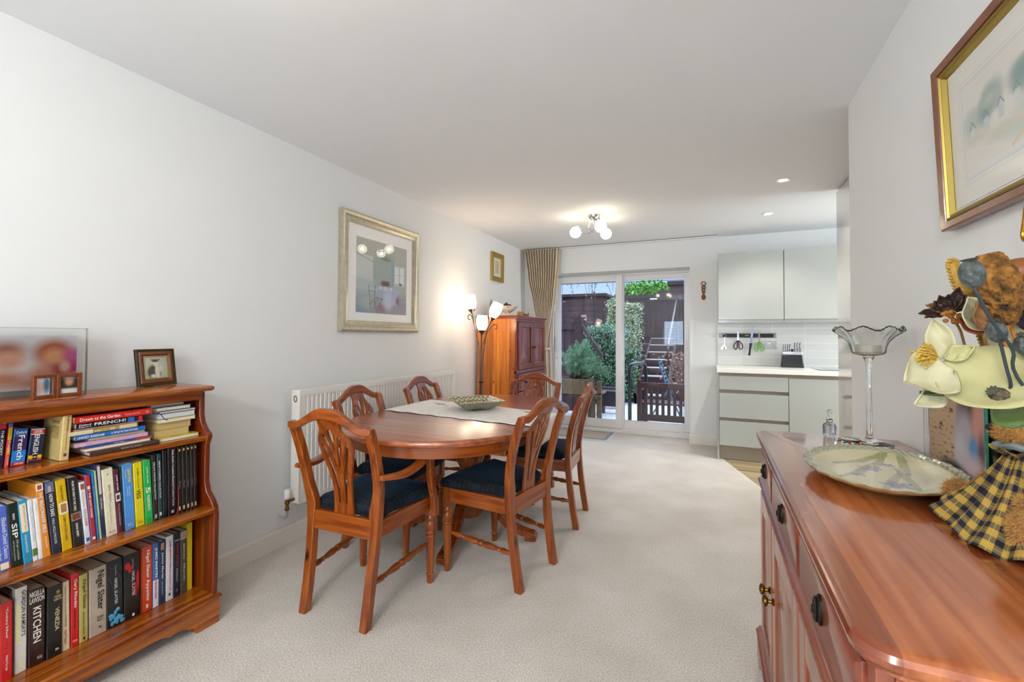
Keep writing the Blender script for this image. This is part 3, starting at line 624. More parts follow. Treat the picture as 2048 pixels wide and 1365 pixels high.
b = MB(); b.loft([sqr(k, z, .12) for k, z in ((.10, .012), (.118, .012), (.15, .028), (.20, .056), (.206, .060))], caps=False); b.build('outer_body', plain('grey_green_stoneware', '#8f8d78', .4, noise=.15, nscale=30), t)
b = MB(); b.loft([sqr(k, z, .12) for k, z in ((.2085, .060), (.206, .0625), (.198, .060), (.150, .033), (.115, .018), (.05, .0165), (.001, .0165))], caps=False); lab(b.build('inner_bowl', mat_dish(), t), 'brown lattice patterned inner bowl')
for sx_, sy_ in ((1, 0), (-1, 0), (0, 1), (0, -1)): MB().ball((sx_*.082, sy_*.082, .008), .016, .016, .009, 12, 6).build('foot', plain('grey_green_stoneware', '#8f8d78', .4), t)

# ---------------------------------------------------------------- radiator
M_rad = plain('radiator_enamel', '#f2efe8', .35)
RY0, RY1, RZ0, RZ1 = 1.90, 3.64, .24, .90
t = thing('radiator', 'long white panel radiator on the left wall behind the chairs', 'radiator', (XL, RY0, 0)); Ln = RY1-RY0
x0 = .045; x1 = .105
b = MB()
n = int(Ln/.0333); rings = [(0.02, x1-.004)]
prof = []
for i in range(n):
    y = .03+(Ln-.06)*i/n; dy = (Ln-.06)/n
    prof += [(y, x1-.001), (y+dy*.55, x1-.001), (y+dy*.66, x1-.009), (y+dy*.88, x1-.009)]
prof = [(0.012, x1)]+prof+[(Ln-.012, x1)]
b.loft([[(x, y, z) for y, x in prof]+[(x0+.04, Ln-.012, z), (x0+.04, .012, z)] for z in (RZ0+.03, RZ1-.035)])
b.box(x1-.012, x1+.001, .012, Ln-.012, RZ1-.036, RZ1-.008).box(x1-.012, x1+.001, .012, Ln-.012, RZ0+.006, RZ0+.031); b.build('front_panel', M_rad, t, ang=20)
MB().box(x0, x0+.012, .012, Ln-.012, RZ0+.01, RZ1-.01).build('rear_panel', M_rad, t)
for y in (0, Ln-.012): MB().box(x0-.002, x1+.002, y, y+.012, RZ0+.012, RZ1).build('side_cover', M_rad, t, .003)
b = MB(); b.box(x0, x0+.008, .012, Ln-.012, RZ1-.012, RZ1); b.box(x1-.008, x1, .012, Ln-.012, RZ1-.012, RZ1)
k = int(Ln/.025)
for i in range(k+1): y = .014+(Ln-.032)*i/k; b.box(x0+.006, x1-.006, y, y+.006, RZ1-.008, RZ1-.002)
b.build('top_grille', M_rad, t, smooth=False)
b = MB(); b.tube([(.075+.011*math.cos(2*PI*i/16), -.001, RZ1-.05+.017*math.sin(2*PI*i/16)) for i in range(16)], .003, 6, closed=True); b.build('badge', plain('badge_brass', '#8a7440', .4, metal=.6), t)
t2 = t
b = MB(); b.tube([(.075, .01, RZ0+.035), (.075, -.055, RZ0+.035)], .009, 10); b.lathe([(.010, 0), (.013, .004), (.013, .014), (.009, .018), (.009, .034), (.013, .038), (.013, .050), (.010, .055)], 14, M=Matrix.Translation((.075, -.045, RZ0-.015))); lab(b.build('valve_body', M_brass, t2), 'brass valve body')
MB().lathe([(.016, 0), (.0185, .004), (.0185, .042), (.014, .05), (0, .051)], 20, M=Matrix.Translation((.075, -.045, RZ0+.055))).build('thermostat_cap', M_upvc, t2)
b = MB(); b.tube([(.075, -.045, RZ0-.015), (.075, -.045, RZ0-.045), (.06, -.045, RZ0-.06), (.03, -.042, RZ0-.062), (.002, -.04, RZ0-.062)], .0075, 10); b.build('pipe', M_chrome, t2)

# ---------------------------------------------------------------- ceiling lights
def mat_globe(name, es, tr=.5, col='#fff3d4'):
    m = bpy.data.materials.new(name); m.use_nodes = True; nt = m.node_tree; nt.nodes.clear(); N = nt.nodes.new; L = nt.links.new
    o = N('ShaderNodeOutputMaterial'); a = N('ShaderNodeBsdfTransparent'); e = N('ShaderNodeEmission'); x = N('ShaderNodeMixShader')
    e.inputs[0].default_value = (*lin(col), 1); e.inputs[1].default_value = es; x.inputs[0].default_value = 1-tr
    L(a.outputs[0], x.inputs[1]); L(e.outputs[0], x.inputs[2]); L(x.outputs[0], o.inputs[0]); return m
M_globe = mat_globe('lit_cut_glass_globe', 6.0)
def ceiling_light(x, y, label, pw=.7, lc=(1, .83, .58)):
    t = thing('ceiling_light', label, 'ceiling light', (x, y, ZC), group='three-globe chrome ceiling lights')
    MB().lathe([(.055, 0), (.055, -.006), (.050, -.022), (.035, -.028), (.0, -.030)], 28).build('ceiling_plate', M_chrome, t)
    b = MB(); b.tube([(.052*math.cos(2*PI*i/24)*.8+.01, .03*math.sin(2*PI*i/24), -.034) for i in range(24)], .005, 6, closed=True); b.build('centre_ring', M_chrome, t)
    for k in range(3):
        a = R(180+120*k+3); c_, s_ = math.cos(a), math.sin(a)
        def pt(r, z, w=0): return (c_*r-s_*w, s_*r+c_*w, z)
        P = catmull([pt(.01, -.026), pt(-.03, -.06, .02), pt(-.035, -.11, .03), pt(.02, -.155, .02), pt(.08, -.165), pt(.13, -.14), pt(.165, -.112)], 5, closed=False)
        MB().tube(P, .004, 8).build('arm', M_chrome, t)
        P = catmull([pt(.165, -.105), pt(.15, -.085, .02), pt(.12, -.09, .03), pt(.115, -.115, .015)], 4, closed=False); MB().tube(P, .003, 6).build('scroll', M_chrome, t)
        g = pt(.175, -.148); d = Vector((c_*.45, s_*.45, -1)).normalized(); M = Matrix.Translation(g) @ (-d).to_track_quat('Z', 'Y').to_matrix().to_4x4()
        b = MB(); nn = 28; rings = []
        for q in range(13):
            th = R(12)+(R(168)-R(12))*q/12; rr = .052*math.sin(th); zz = .052*math.cos(th)
            rings.append([((rr*(1+.03*math.cos(PI*w)))*math.cos(2*PI*w/nn), (rr*(1+.03*math.cos(PI*w)))*math.sin(2*PI*w/nn), zz) for w in range(nn)])
        b.loft(rings, caps=False, M=M); b.build('glass_globe', M_globe, t)
        MB().lathe([(.010, .072), (.016, .060), (.022, .050), (.020, .046)], 16, M=M).build('lamp_holder', M_chrome, t)
        l = bpy.data.lights.new('bulb', 'POINT'); l.energy = pw; l.color = lc; l.shadow_soft_size = .02
        o = bpy.data.objects.new('bulb', l); COL.objects.link(o); o.parent = t; o.location = g
    return t
ceiling_light(-1.0, 4.15, 'chrome ceiling light with three lit globes beyond the dining table', .45)
ceiling_light(-1.0, .58, 'chrome three-globe ceiling light over the near end of the room', 1.5, (1, .965, .92))
ceiling_light(-.45, -1.75, 'chrome three-globe ceiling light over the living area behind', 34, (1, .965, .92))

# ---------------------------------------------------------------- floor lamp
LX, LY = -1.985, 3.78
t = thing('floor_lamp', 'bronze floor lamp with three curved stems and glowing tulip shades', 'floor lamp', (LX, LY, 0))
lab(MB().lathe([(.13, 0), (.135, .008), (.12, .018), (.03, .03), (.02, .05), (.0, .052)], 32).build('base', M_bronze, t), 'round bronze base')
def L3(px, py, dy=0): v = at(px, py, 1, LY+dy); return (v.x-LX, v.y-LY, v.z)
stems = [[(-.012, 0, .03), (-.012, 0, .90), L3(956, 690), L3(950, 655), L3(945, 628)], [(.0, .01, .03), (.0, .01, 1.0), L3(963, 700), L3(963, 670)], [(.012, 0, .03), (.012, 0, .85), L3(968, 700), L3(974, 660), L3(982, 643)]]
tips = [(L3(944, 626), (-.14, 0, .99)), (L3(963.5, 668), (.02, 0, 1)), (L3(982.5, 641), (.42, 0, .9))]
M_shade = mat_globe('lit_opal_shade', 5.5, .25, '#fff0d8')
for P in stems: MB().tube(catmull(P, 6, closed=False), .0062, 8).build('stem', M_bronze, t)
MB().lathe([(.022, 0), (.024, .003), (.024, .012), (.02, .015)], 16, M=Matrix.Translation((0, 0, .78))).build('collar', M_black, t)
for P in ([L3(958, 690), L3(951, 660), L3(944, 634), L3(938, 630), L3(936, 637), L3(940, 640)], [L3(966, 690), L3(973, 668), L3(984, 652), L3(992, 650), L3(994, 656), L3(990, 659)]):
    MB().tube(catmull(P, 6, closed=False), .0042, 8).build('scroll', M_bronze, t)
for c, d in tips:
    M = Matrix.Translation(c) @ Vector(d).to_track_quat('Z', 'Y').to_matrix().to_4x4()
    MB().lathe([(.008, -.01), (.012, 0), (.03, .022), (.036, .034), (.03, .034)], 18, M=M).build('shade_cup', M_bronze, t)
    MB().loft([[(r*math.cos(2*PI*q/22), r*math.sin(2*PI*q/22), z) for q in range(22)] for r, z in ((.028, .03), (.042, .052), (.052, .085), (.055, .12), (.050, .155), (.046, .172))], caps=False, M=M).build('lamp_shade', M_shade, t)
    l = bpy.data.lights.new('bulb', 'POINT'); l.energy = 1.7; l.color = (1, .70, .42); l.shadow_soft_size = .025
    o = bpy.data.objects.new('bulb', l); COL.objects.link(o); o.parent = t; o.location = M @ Vector((0, 0, .10))
# cable
o = MB().tube(catmull([(LX-.05, LY-.12, .006), (LX+.2, LY-.3, .006), (LX+.35, LY-.2, .006), (LX+.1, LY+.1, .006), (XL+.03, LY+.2, .02)], 6, closed=False), .003, 6).build('lamp_cable', M_black); tag(o, 'thin dark cable lying on carpet by the floor lamp', 'cable')

# ---------------------------------------------------------------- tall cupboard
CX0, CX1, CY0, CY1, CZ = -2.25, -1.80, 4.20, 5.05, 1.43
t = thing('cupboard', 'tall orange pine cupboard with panelled doors beside the floor lamp', 'cupboard', (CX0, CY0, 0)); w = CX1-CX0; l_ = CY1-CY0
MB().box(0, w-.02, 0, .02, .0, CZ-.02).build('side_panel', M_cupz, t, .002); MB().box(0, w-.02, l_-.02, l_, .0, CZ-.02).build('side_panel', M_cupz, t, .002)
MB().box(0, w-.025, .02, l_-.02, .06, .08).box(0, .01, .02, l_-.02, .08, CZ-.03).box(.01, w-.03, .02, l_-.02, .84, .86).build('interior', M_cupz, t, smooth=False)
MB().box(-.01, w+.018, -.018, l_+.018, CZ-.012, CZ+.004).box(-.005, w+.008, -.010, l_+.010, CZ-.03, CZ-.012).build('cornice', wood('cupboard_pine_y', '#7e3018', '#a2522e', axis='Y'), t, .005, 3)
b = MB(); b.box(w-.025, w-.004, 0, .035, 0, CZ-.03).box(w-.025, w-.004, l_-.035, l_, 0, CZ-.03).box(w-.025, w-.004, .035, l_-.035, CZ-.06, CZ-.03).box(w-.025, w-.004, .035, l_-.035, .835, .875).box(w-.03, w+.006, 0, l_, .838, .862).box(w-.025, w-.004, .035, l_-.035, 0, .09)
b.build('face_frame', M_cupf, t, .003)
def pdoor(nm, y0, y1, z0, z1, x, par, mat=M_cupf, bar=.052):
    b = MB(); b.box(x-.02, x, y0, y0+bar, z0, z1).box(x-.02, x, y1-bar, y1, z0, z1).box(x-.02, x, y0+bar, y1-bar, z0, z0+bar).box(x-.02, x, y0+bar, y1-bar, z1-bar, z1)
    d = b.build(nm, mat, par, .003)
    a = bar; c = bar+.022
    MB().loft([[(x-.014, y0+a, z0+a), (x-.014, y1-a, z0+a), (x-.014, y1-a, z1-a), (x-.014, y0+a, z1-a)], [(x-.004, y0+c, z0+c), (x-.004, y1-c, z0+c), (x-.004, y1-c, z1-c), (x-.004, y0+c, z1-c)]]).build('raised_panel', mat, d, .0015)
    return d
M_knob = plain('dark_antique_knob', '#3a2c1a', .3, metal=.7)
def knob(x, y, z, par, r=.013): return MB().lathe([(r*.45, 0), (r*.4, r*.7), (r, r*1.1), (r, r*1.5), (r*.5, r*1.9), (0, r*1.95)], 14, M=Matrix.Translation((x, y, z)) @ Matrix.Rotation(R(90), 4, 'Y')).build('knob', M_knob, par)
ym = l_/2
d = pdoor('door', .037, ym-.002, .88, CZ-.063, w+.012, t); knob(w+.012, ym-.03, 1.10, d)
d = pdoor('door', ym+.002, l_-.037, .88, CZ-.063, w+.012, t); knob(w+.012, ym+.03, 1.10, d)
for z0, z1 in ((.655, .83), (.47, .645), (.285, .46), (.10, .275)):
    dd = MB().box(w-.012, w+.008, .04, l_-.04, z0, z1).build('drawer', M_cupf, t, .004)
    MB().loft([[(w+.008, .07, z0+.025), (w+.008, l_-.07, z0+.025), (w+.008, l_-.07, z1-.025), (w+.008, .07, z1-.025)], [(w+.013, .08, z0+.035), (w+.013, l_-.08, z0+.035), (w+.013, l_-.08, z1-.035), (w+.013, .08, z1-.035)]]).build('raised_panel', M_cupf, dd, .001)
    for y in (.2, l_-.2): knob(w+.012, y, (z0+z1)/2, dd)
ZT = CZ+.004
# things on the cupboard
p = at(968, 625, 0, -2.12)
t = thing('sculpture', 'tall curved silver plaque on a glass base, left on the cupboard top', 'sculpture', (-2.12, 4.27, ZT))
MB().box(-.03, .03, -.025, .025, 0, .022).build('glass_base', plain('clear_glass', '#e8f2f2', .03, trans=.9), t, .002)
rings = []
for i in range(13):
    f = i/12; z = .02+.155*f; wd = .020*(1-.75*smooth((f-.6)/.4)); xx = -.012*f+.018*f*f*0; rings.append([(xx-wd, -.006+.01*f, z), (xx+wd, -.006+.01*f, z), (xx+wd, .004+.01*f, z), (xx-wd, .004+.01*f, z)])
MB().loft(rings).build('curved_plaque', plain('pewter', '#7b7f86', .25, metal=.8, noise=.3, nscale=90), t, .003)
def mat_china():
    m, nt, p = new_mat('blue_floral_china'); N = nt.nodes.new; L = nt.links.new
    tc_ = N('ShaderNodeTexCoord'); v = N('ShaderNodeTexNoise'); v.inputs['Scale'].default_value = 28; v.inputs['Detail'].default_value = 4; L(tc_.outputs['Object'], v.inputs[0])
    r = N('ShaderNodeValToRGB'); r.color_ramp.interpolation = 'CONSTANT'; e = r.color_ramp.elements; e[0].position = 0; e[0].color = (*lin('#4a5a86'), 1); e[1].position = .40; e[1].color = (*lin('#ece6da'), 1)
    a = e.new(.60); a.color = (*lin('#b5725e'), 1); a = e.new(.64); a.color = (*lin('#ece6da'), 1)
    L(v.outputs[0], r.inputs[0]); L(r.outputs[0], p.inputs['Base Color']); p.inputs['Roughness'].default_value = .2; p.inputs['Coat Weight'].default_value = .5; return m
t = thing('china_bowl', 'footed china bowl with blue floral pattern on the cupboard', 'bowl', (-2.03, 4.42, ZT))
MB().lathe([(.055, 0), (.058, .004), (.050, .028), (.047, .034), (.06, .042), (.10, .065), (.128, .098), (.132, .106), (.128, .106), (.095, .068), (.03, .045), (0, .044)], 36).build('bowl_body', mat_china(), t)
o = MB().ball((0, 0, 0), .026, .026, .026).ball((.03, .02, -.006), .02).tube([(0, 0, .02), (.004, 0, .036)], .003, 6).build('dried_fruit', plain('dark_purple_fruit', '#3a1c2a', .4)); o.location = (-2.02, 4.42, ZT+.118); tag(o, 'dark purple dried fruit showing above the china bowl rim', 'fruit')
o = MB().tube([(-.0+.032*math.cos(2*PI*i/24), .0, .034+.03*math.sin(2*PI*i/24)) for i in range(24)], .006, 8, closed=True).build('napkin_ring', plain('mother_of_pearl', '#ddd8cf', .25, noise=.2, nscale=50)); o.location = (-1.90, 4.86, ZT+.002); o.rotation_euler.z = R(30); tag(o, 'pale shell ring ornament at the right on the cupboard', 'ornament')
o = MB().ball((0, 0, .018), .05, .02, .018).ball((-.03, 0, .035), .018, .014, .018).tube([(.03, 0, .02), (.05, 0, .035), (.04, 0, .05)], .005, 6).build('wooden_ornament', plain('carved_brown_wood', '#8b6238', .5, noise=.3, nscale=60)); o.location = (-1.90, 4.66, ZT); tag(o, 'small carved brown ornament between china bowl and shell ring', 'ornament')
o = MB().box(-.03, .03, -.012, .012, 0, .055).build('wooden_block', plain('golden_wood', '#b98a4a', .5, noise=.3, nscale=40), None, .004); o.location = (-1.90, 4.52, ZT); tag(o, 'small golden wooden block behind the china bowl', 'ornament')

# ---------------------------------------------------------------- curtain
M_curt = plain('beige_curtain_cloth', '#e6d7be', .9, noise=.05, nscale=50, bump=.05, bscale=300)
t = thing('curtain', 'beige pleated curtain gathered back in the corner by the door', 'curtain', (-2.0, 5.47, 0))
def edge_x(pxs):
    L_ = []
    for px, py in pxs: v = at(px, py, 1, 5.45); L_.append((v.z, v.x+2.0))
    return sorted(L_)
def interp(L_, z):
    if z <= L_[0][0]: return L_[0][1]
    for a, b in zip(L_, L_[1:]):
        if z <= b[0]: f = (z-a[0])/(b[0]-a[0]); f = smooth(f)*.3+f*.7; return a[1]+(b[1]-a[1])*f
    return L_[-1][1]
LE = edge_x([(1050, 500), (1057, 560), (1066, 603), (1072, 640), (1079, 690)]); RE = edge_x([(1118, 500), (1116, 535), (1109, 597), (1102, 640), (1094, 690)])
zt, zm = 2.338, LE[0][0]
b = MB(); nz, nx_ = 40, 130
for i in range(nz+1):
    z = zt+(zm-.05-zt)*i/nz; a, c = interp(LE, z), interp(RE, z)
    for j in range(nx_+1):
        f = j/nx_; am = .040*(c-a)/.48+.012; b.v.append((a+(c-a)*f+.010*math.sin(f*2*PI*13+1.2), -am*math.sin(f*2*PI*13)-.01, z))
for i in range(nz):
    for j in range(nx_): q = i*(nx_+1)+j; b.f.append((q, q+1, q+nx_+2, q+nx_+1))
b.build('drape', M_curt, t, ang=80, solid=.002)
b = MB()
for i in range(nz+1):
    f_ = i/nz; z = zm-.05+(.02-zm+.05)*f_; a = interp(LE, zm)-.10*smooth(f_*2); c = interp(RE, zm)+.03*smooth(f_*2)
    for j in range(nx_+1): f = j/nx_; b.v.append((a+(c-a)*f, -.03*math.sin(f*2*PI*9)-.01, z))
for i in range(nz):
    for j in range(nx_): q = i*(nx_+1)+j; b.f.append((q, q+1, q+nx_+2, q+nx_+1))
b.build('drape', M_curt, t, ang=80, solid=.002)
b = MB(); nx2 = 40
for i in range(nz+1):
    z = 1.62+(.02-1.62)*i/nz; a = interp(RE, max(z, zm))-.06; c = interp(RE, max(z, zm))+.015+.075*smooth((1.62-z)/.7)
    for j in range(nx2+1): f = j/nx2; b.v.append((a+(c-a)*f, .035-.012*math.sin(f*2*PI*3+z*2)-.02*f, z))
for i in range(nz):
    for j in range(nx2): q = i*(nx2+1)+j; b.f.append((q, q+1, q+nx2+2, q+nx2+1))
lab(b.build('lining', plain('white_lining', '#eceae6', .9), t, ang=80, solid=.002), 'white curtain lining')
b = MB(); cxm = (interp(LE, zm)+interp(RE, zm))/2; wd = (interp(RE, zm)-interp(LE, zm))/2+.02
b.tube([(cxm+wd*math.cos(2*PI*i/24), -.01+.05*math.sin(2*PI*i/24), zm-.05) for i in range(24)], .018, 8, closed=True); b.build('tie_back', M_curt, t)

# ---------------------------------------------------------------- pictures on the walls
M_art = painted('glazed_print', .5, coat=1, coat_rough=.015)
M_artm = painted('matt_print', .6)
M_champ = plain('champagne_frame', '#c4bda6', .3, metal=.6, noise=.12, nscale=30)
def wall_frame(name, label, cat, loc, rz, w, h, bar, d, mat, prof=None):
    t = thing(name, label, cat, loc, rz); MB().frame(w, h, bar, d, prof=prof).build('frame', mat, t, ang=20); return t
w, h = .875, .832
t = wall_frame('framed_print', 'large print of a dining room in a silver gold frame on the left wall', 'picture', (XL+.002, 2.722, 1.664), R(90), w, h, .078, .034, M_champ,
    [(0, 0), (0, -.026), (.012, -.034), (.030, -.030), (.036, -.022), (.052, -.026), (.060, -.020), (.078, -.012), (.078, 0)])
MB().box(-w/2+.07, w/2-.07, -.008, -.001, -h/2+.07, h/2-.07).build('backing', M_upvc, t, smooth=False)
iw, ih = w-.156, h-.156
ax0, ax1, ay0, ay1 = .11, .905, .085, .88
def A(u, v): return ax0+(ax1-ax0)*u, ay0+(ay1-ay0)*v
def ar(u0, v0, u1, v1, c, s=.01): a, b_ = A(u0, v0), A(u1, v1); return ('r', a[0], a[1], b_[0], b_[1], c, s)
def ae(u, v, ru, rv, c, s=.3): a = A(u, v); return ('e', a[0], a[1], ru*(ax1-ax0), rv*(ay1-ay0), c, s)
def al(u0, v0, u1, v1, wd, c): a, b_ = A(u0, v0), A(u1, v1); return ('l', a[0], a[1], b_[0], b_[1], wd, c)
sh = [ar(0, 0, 1, 1, '#a9b4b0'), ar(0, .75, 1, 1, '#b2b6aa', .1), ar(.34, .33, .72, .85, '#9fb0a6', .03), ar(0, .42, .30, .78, '#c9cfcc', .01), ar(0, .18, .34, .45, '#b5bfbf', .05), al(.0, .78, .33, .70, .004, '#6f7c7c'), al(.33, .36, .33, .72, .004, '#87918f'), al(.02, .2, .34, .26, .004, '#6f7c7c'),
  ar(.72, .42, .96, .72, '#b9c2c2', .02), ar(.74, .46, .82, .70, '#dfe6e6', .01), ar(.85, .46, .94, .70, '#dfe6e6', .01), ar(.67, .40, .72, .76, '#8d9fae', .03), al(.78, .46, .78, .70, .002, '#8fa0a8'), al(.89, .46, .89, .70, .002, '#8fa0a8'), al(.74, .58, .94, .58, .002, '#8fa0a8'),
  ar(0, 0, 1, .16, '#8796a8', .08), ae(.05, .08, .35, .16, '#6f8aa4', .6), ae(.30, .15, .25, .10, '#a9b5b2', .5), ae(.75, .12, .35, .15, '#8f8a9c', .6), ae(.5, .10, .12, .09, '#8d7480', .6),
  ae(.58, .33, .27, .06, '#aab6cc', .15), ar(.40, .14, .78, .33, '#a3afcc', .05), ae(.60, .20, .10, .14, '#b9c3da', .4), al(.45, .33, .50, .15, .004, '#8f9dbd'), al(.70, .33, .68, .16, .004, '#8f9dbd'),
  ae(.55, .425, .085, .04, '#5c4046', .4), ae(.50, .43, .03, .03, '#6b4a4c', .4), ae(.60, .44, .03, .03, '#6b4a4c', .4), ae(.55, .36, .05, .03, '#c7d0da', .3), ae(.45, .36, .02, .02, '#dfe4e6', .3), ae(.66, .36, .02, .02, '#dfe4e6', .3),
  al(.22, .38, .27, .06, .005, '#5f6668'), al(.35, .38, .33, .06, .005, '#5f6668'), al(.22, .30, .35, .30, .005, '#5f6668'), al(.24, .12, .36, .22, .004, '#5f6668'), al(.33, .22, .38, .02, .004, '#5f6668'),
  al(.38, .22, .48, .05, .005, '#6f5f58'), al(.48, .22, .40, .05, .005, '#6f5f58'), al(.38, .22, .50, .20, .005, '#7a5148'), al(.84, .30, .86, .10, .004, '#6d7a78'), al(.95, .30, .90, .10, .004, '#6d7a78'), al(.84, .22, .95, .24, .004, '#6d7a78'), ae(.80, .20, .03, .05, '#7a5148', .5), ae(.86, .45, .03, .02, '#4f5a62', .5),
  al(.35, .86, .70, .90, .003, '#8e948c'), al(.52, .74, .48, .92, .003, '#8e948c'), ae(.55, .78, .10, .03, '#84867e', .6), al(.40, .80, .66, .76, .004, '#84867e')]
mt = '#f6f5f2'; sh += [('r', 0, 0, ax0, 1, mt, .004), ('r', ax1, 0, 1, 1, mt, .004), ('r', 0, 0, 1, ay0, mt, .004), ('r', 0, ay1, 1, 1, mt, .004)]
picture('print', (-iw/2, -.0095, -ih/2), (1, 0, 0), (0, 0, 1), iw, ih, 180, 180, '#f6f5f2', sh, M_art, t, grain=.02)
w, h = .305, .328
t = wall_frame('framed_print', 'small gold framed picture on the left wall above the cupboard', 'picture', (XL+.002, 4.708, 2.016), R(90), w, h, .055, .028, plain('gilt_frame', '#b39a4e', .35, metal=.6))
MB().box(-w/2+.045, w/2-.045, -.008, -.001, -h/2+.045, h/2-.045).build('backing', M_upvc, t, smooth=False)
picture('print', (-w/2+.05, -.009, -h/2+.05), (1, 0, 0), (0, 0, 1), w-.10, h-.10, 50, 50, '#ddd6c6', [('r', .28, .2, .74, .82, '#a89a80', .03), ('r', .31, .23, .71, .79, '#cbbd9f', .03), ('l', .45, .3, .55, .7, .02, '#a08a66'), ('l', .5, .4, .62, .6, .015, '#a08a66')], M_artm, t)
# right wall picture
w, h = .95, .45
yl = 1.625; t = thing('framed_print', 'village watercolour in a brown and gold frame on the right wall', 'picture', (XR-.016, yl-w/2, 1.741)); t.rotation_euler = (R(2.2), 0, R(-90))
MB().frame(w, h, .026, .03, prof=[(0, 0), (0, -.022), (.004, -.026), (.022, -.022), (.024, -.016), (.026, 0)]).build('frame', plain('brown_veneer_frame', '#7a4226', .3, coat=.5, noise=.15, nscale=20), t, ang=20)
MB().frame(w-.05, h-.05, .018, .02, prof=[(0, 0), (0, -.019), (.005, -.021), (.007, -.016), (.012, -.017), (.018, -.007), (.018, 0)]).build('gold_slip', plain('gold_slip', '#a8924a', .35, metal=.7), t, ang=20)
MB().box(-w/2+.03, w/2-.03, -.005, -.001, -h/2+.03, h/2-.03).build('backing', M_upvc, t, smooth=False)
iw, ih = w-.096, h-.096
def B_(x): return x*1.0
sh = [('r', .055, .13, .945, .87, '#c9ccc9', .006), ('r', .0565, .134, .9435, .866, '#e0dfd8', .004), ('r', .068, .16, .932, .84, '#bfc8ca', .004), ('r', .0695, .165, .9305, .835, '#d5dadb', .004), ('r', .08, .19, .92, .81, '#e6e3da', .004), ('r', .083, .195, .917, .805, '#dedbd3', .01)]
rg = random.Random(5)
for i in range(26):
    u = .10+.8*rg.random(); v = .50+.16*rg.random()*(.5+u); sh.append(('e', u, v, .02+.03*rg.random(), .03+.05*rg.random(), rg.choice(['#93aea8', '#a9bdb6', '#7f9c98', '#b8c2ba']), .8))
for i in range(12): u = .12+.07*i; sh += [('r', u-.012, .40+.025*i*.6, u+.014, .49+.02*i*.6, rg.choice(['#e6e3de', '#d2d6d4', '#c3cdcc']), .01), ('l', u-.014, .49+.02*i*.6, u, .54+.02*i*.6, .003, '#7e9794'), ('l', u, .54+.02*i*.6, u+.016, .49+.02*i*.6, .003, '#7e9794')]
for i in range(20): u = .10+.8*rg.random(); sh.append(('e', u, .28+.16*rg.random(), .05, .03, rg.choice(['#b5c6c0', '#cfcdb8', '#c4d0c8']), .9))
sh += [('l', .30, .22, .50, .42, .008, '#d8cdb0'), ('l', .50, .42, .60, .50, .006, '#d8cdb0')]
picture('print', (-iw/2, -.0065, -ih/2), (1, 0, 0), (0, 0, 1), iw, ih, 380, 180, '#e3e1d8', sh, M_art, t, grain=.02)
# brass loop on the right wall
y0 = 1.29; c = at(2046, 452, 0, XR-.03)
t = thing('brass_hanger', 'bent brass loop hanging on the wall below the village picture', 'wall hanger', (XR, c.y-.02, c.z))
MB().tube(catmull([(-.03, .0, .05), (-.03, .018, .0), (-.03, .022, -.02), (-.03, .012, -.032), (-.03, -.03, -.035), (-.03, -.06, -.02), (-.03, -.05, .03)], 5), .0035, 8, closed=True).build('loop', plain('bright_brass', '#b8842a', .25, metal=1), t)
MB().lathe([(.012, 0), (.012, .004), (.004, .006), (.004, .03)], 12, M=Matrix.Translation((0, -.03, .045)) @ Matrix.Rotation(R(-90), 4, 'Y')).build('wall_hook', M_brass, t)
# door mat
t = thing('door_mat', 'rectangular mat with blue border before the patio door', 'mat', (-1.09, 5.27, 0))
MB().box(-.80, .0, 0, .56, 0, .005).build('border', plain('mat_pale_border', '#dcd8cf', .9), t, .002)
MB().box(-.76, -.045, .045, .515, .005, .009).build('blue_band', plain('mat_blue', '#7f9cae', .9, noise=.1, nscale=90), t, .001)
MB().box(-.72, -.085, .085, .475, .009, .012).build('centre', plain('mat_centre', '#b9ac98', .95, noise=.3, nscale=120), t, .001)
# ================================================================== bookcase and its books
BX, BY0, BY1 = XL+.013, .30, 1.282
t = thing('bookcase', 'low pine bookcase with stepped sides, full of cookbooks, against the left wall', 'bookcase', (BX, BY0, 0)); Lb = BY1-BY0
def X(x): return x-BX
def side_profile():
    P = [(X(-1.932), .12)]
    P += [(X(-1.930), z) for z in (.20, .30, .40, .455)]
    P += [(X(-1.936), .485), (X(-1.955), .515), (X(-1.985), .545), (X(-1.998), .585)]
    P += [(X(-1.999), .65), (X(-1.999), .745), (X(-1.985), .775), (X(-1.985), .79), (X(-2.006), .805), (X(-2.030), .835), (X(-2.040), .87), (X(-2.042), .975)]
    return P
for y0 in (0, Lb-.022):
    o2 = side_profile(); ring = [(0, .12)]+[(x, z) for x, z in o2]+[(0, .975)]
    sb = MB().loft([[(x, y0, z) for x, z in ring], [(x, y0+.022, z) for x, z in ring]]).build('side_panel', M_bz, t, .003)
    b = MB(); e = y0+.022 if y0 else y0
    for off in (.008, .018):
        b.loft([[(x-off-.002, e-.001, z), (x-off-.002, e+(.003 if y0 else -.003), z), (x-off+.002, e+(.003 if y0 else -.003), z), (x-off+.002, e-.001, z)] for x, z in o2])
    b.build('moulding', M_bz, sb)
def shelf(nm, xf, z, y0=.022, y1=Lb-.022, th=.022, over=0):
    r = [(0, z-th), (0, z), (xf-.006, z), (xf-.001, z-.004), (xf, z-.009), (xf-.004, z-.0105), (xf-.004, z-.013), (xf, z-.0145), (xf, z-.018), (xf-.006, z-th)]
    return MB().loft([[(x, y0-over, zz) for x, zz in r], [(x, y1+over, zz) for x, zz in r]]).build(nm, M_by, t, ang=25)
shelf('shelf', X(-1.992), .785); shelf('shelf', X(-1.926), .487, over=.0); shelf('shelf', X(-1.925), .130)
r = [(0, .975), (0, .998), (X(-1.995), .998), (X(-1.986), .994), (X(-1.984), .986), (X(-1.994), .978), (X(-2.002), .975)]
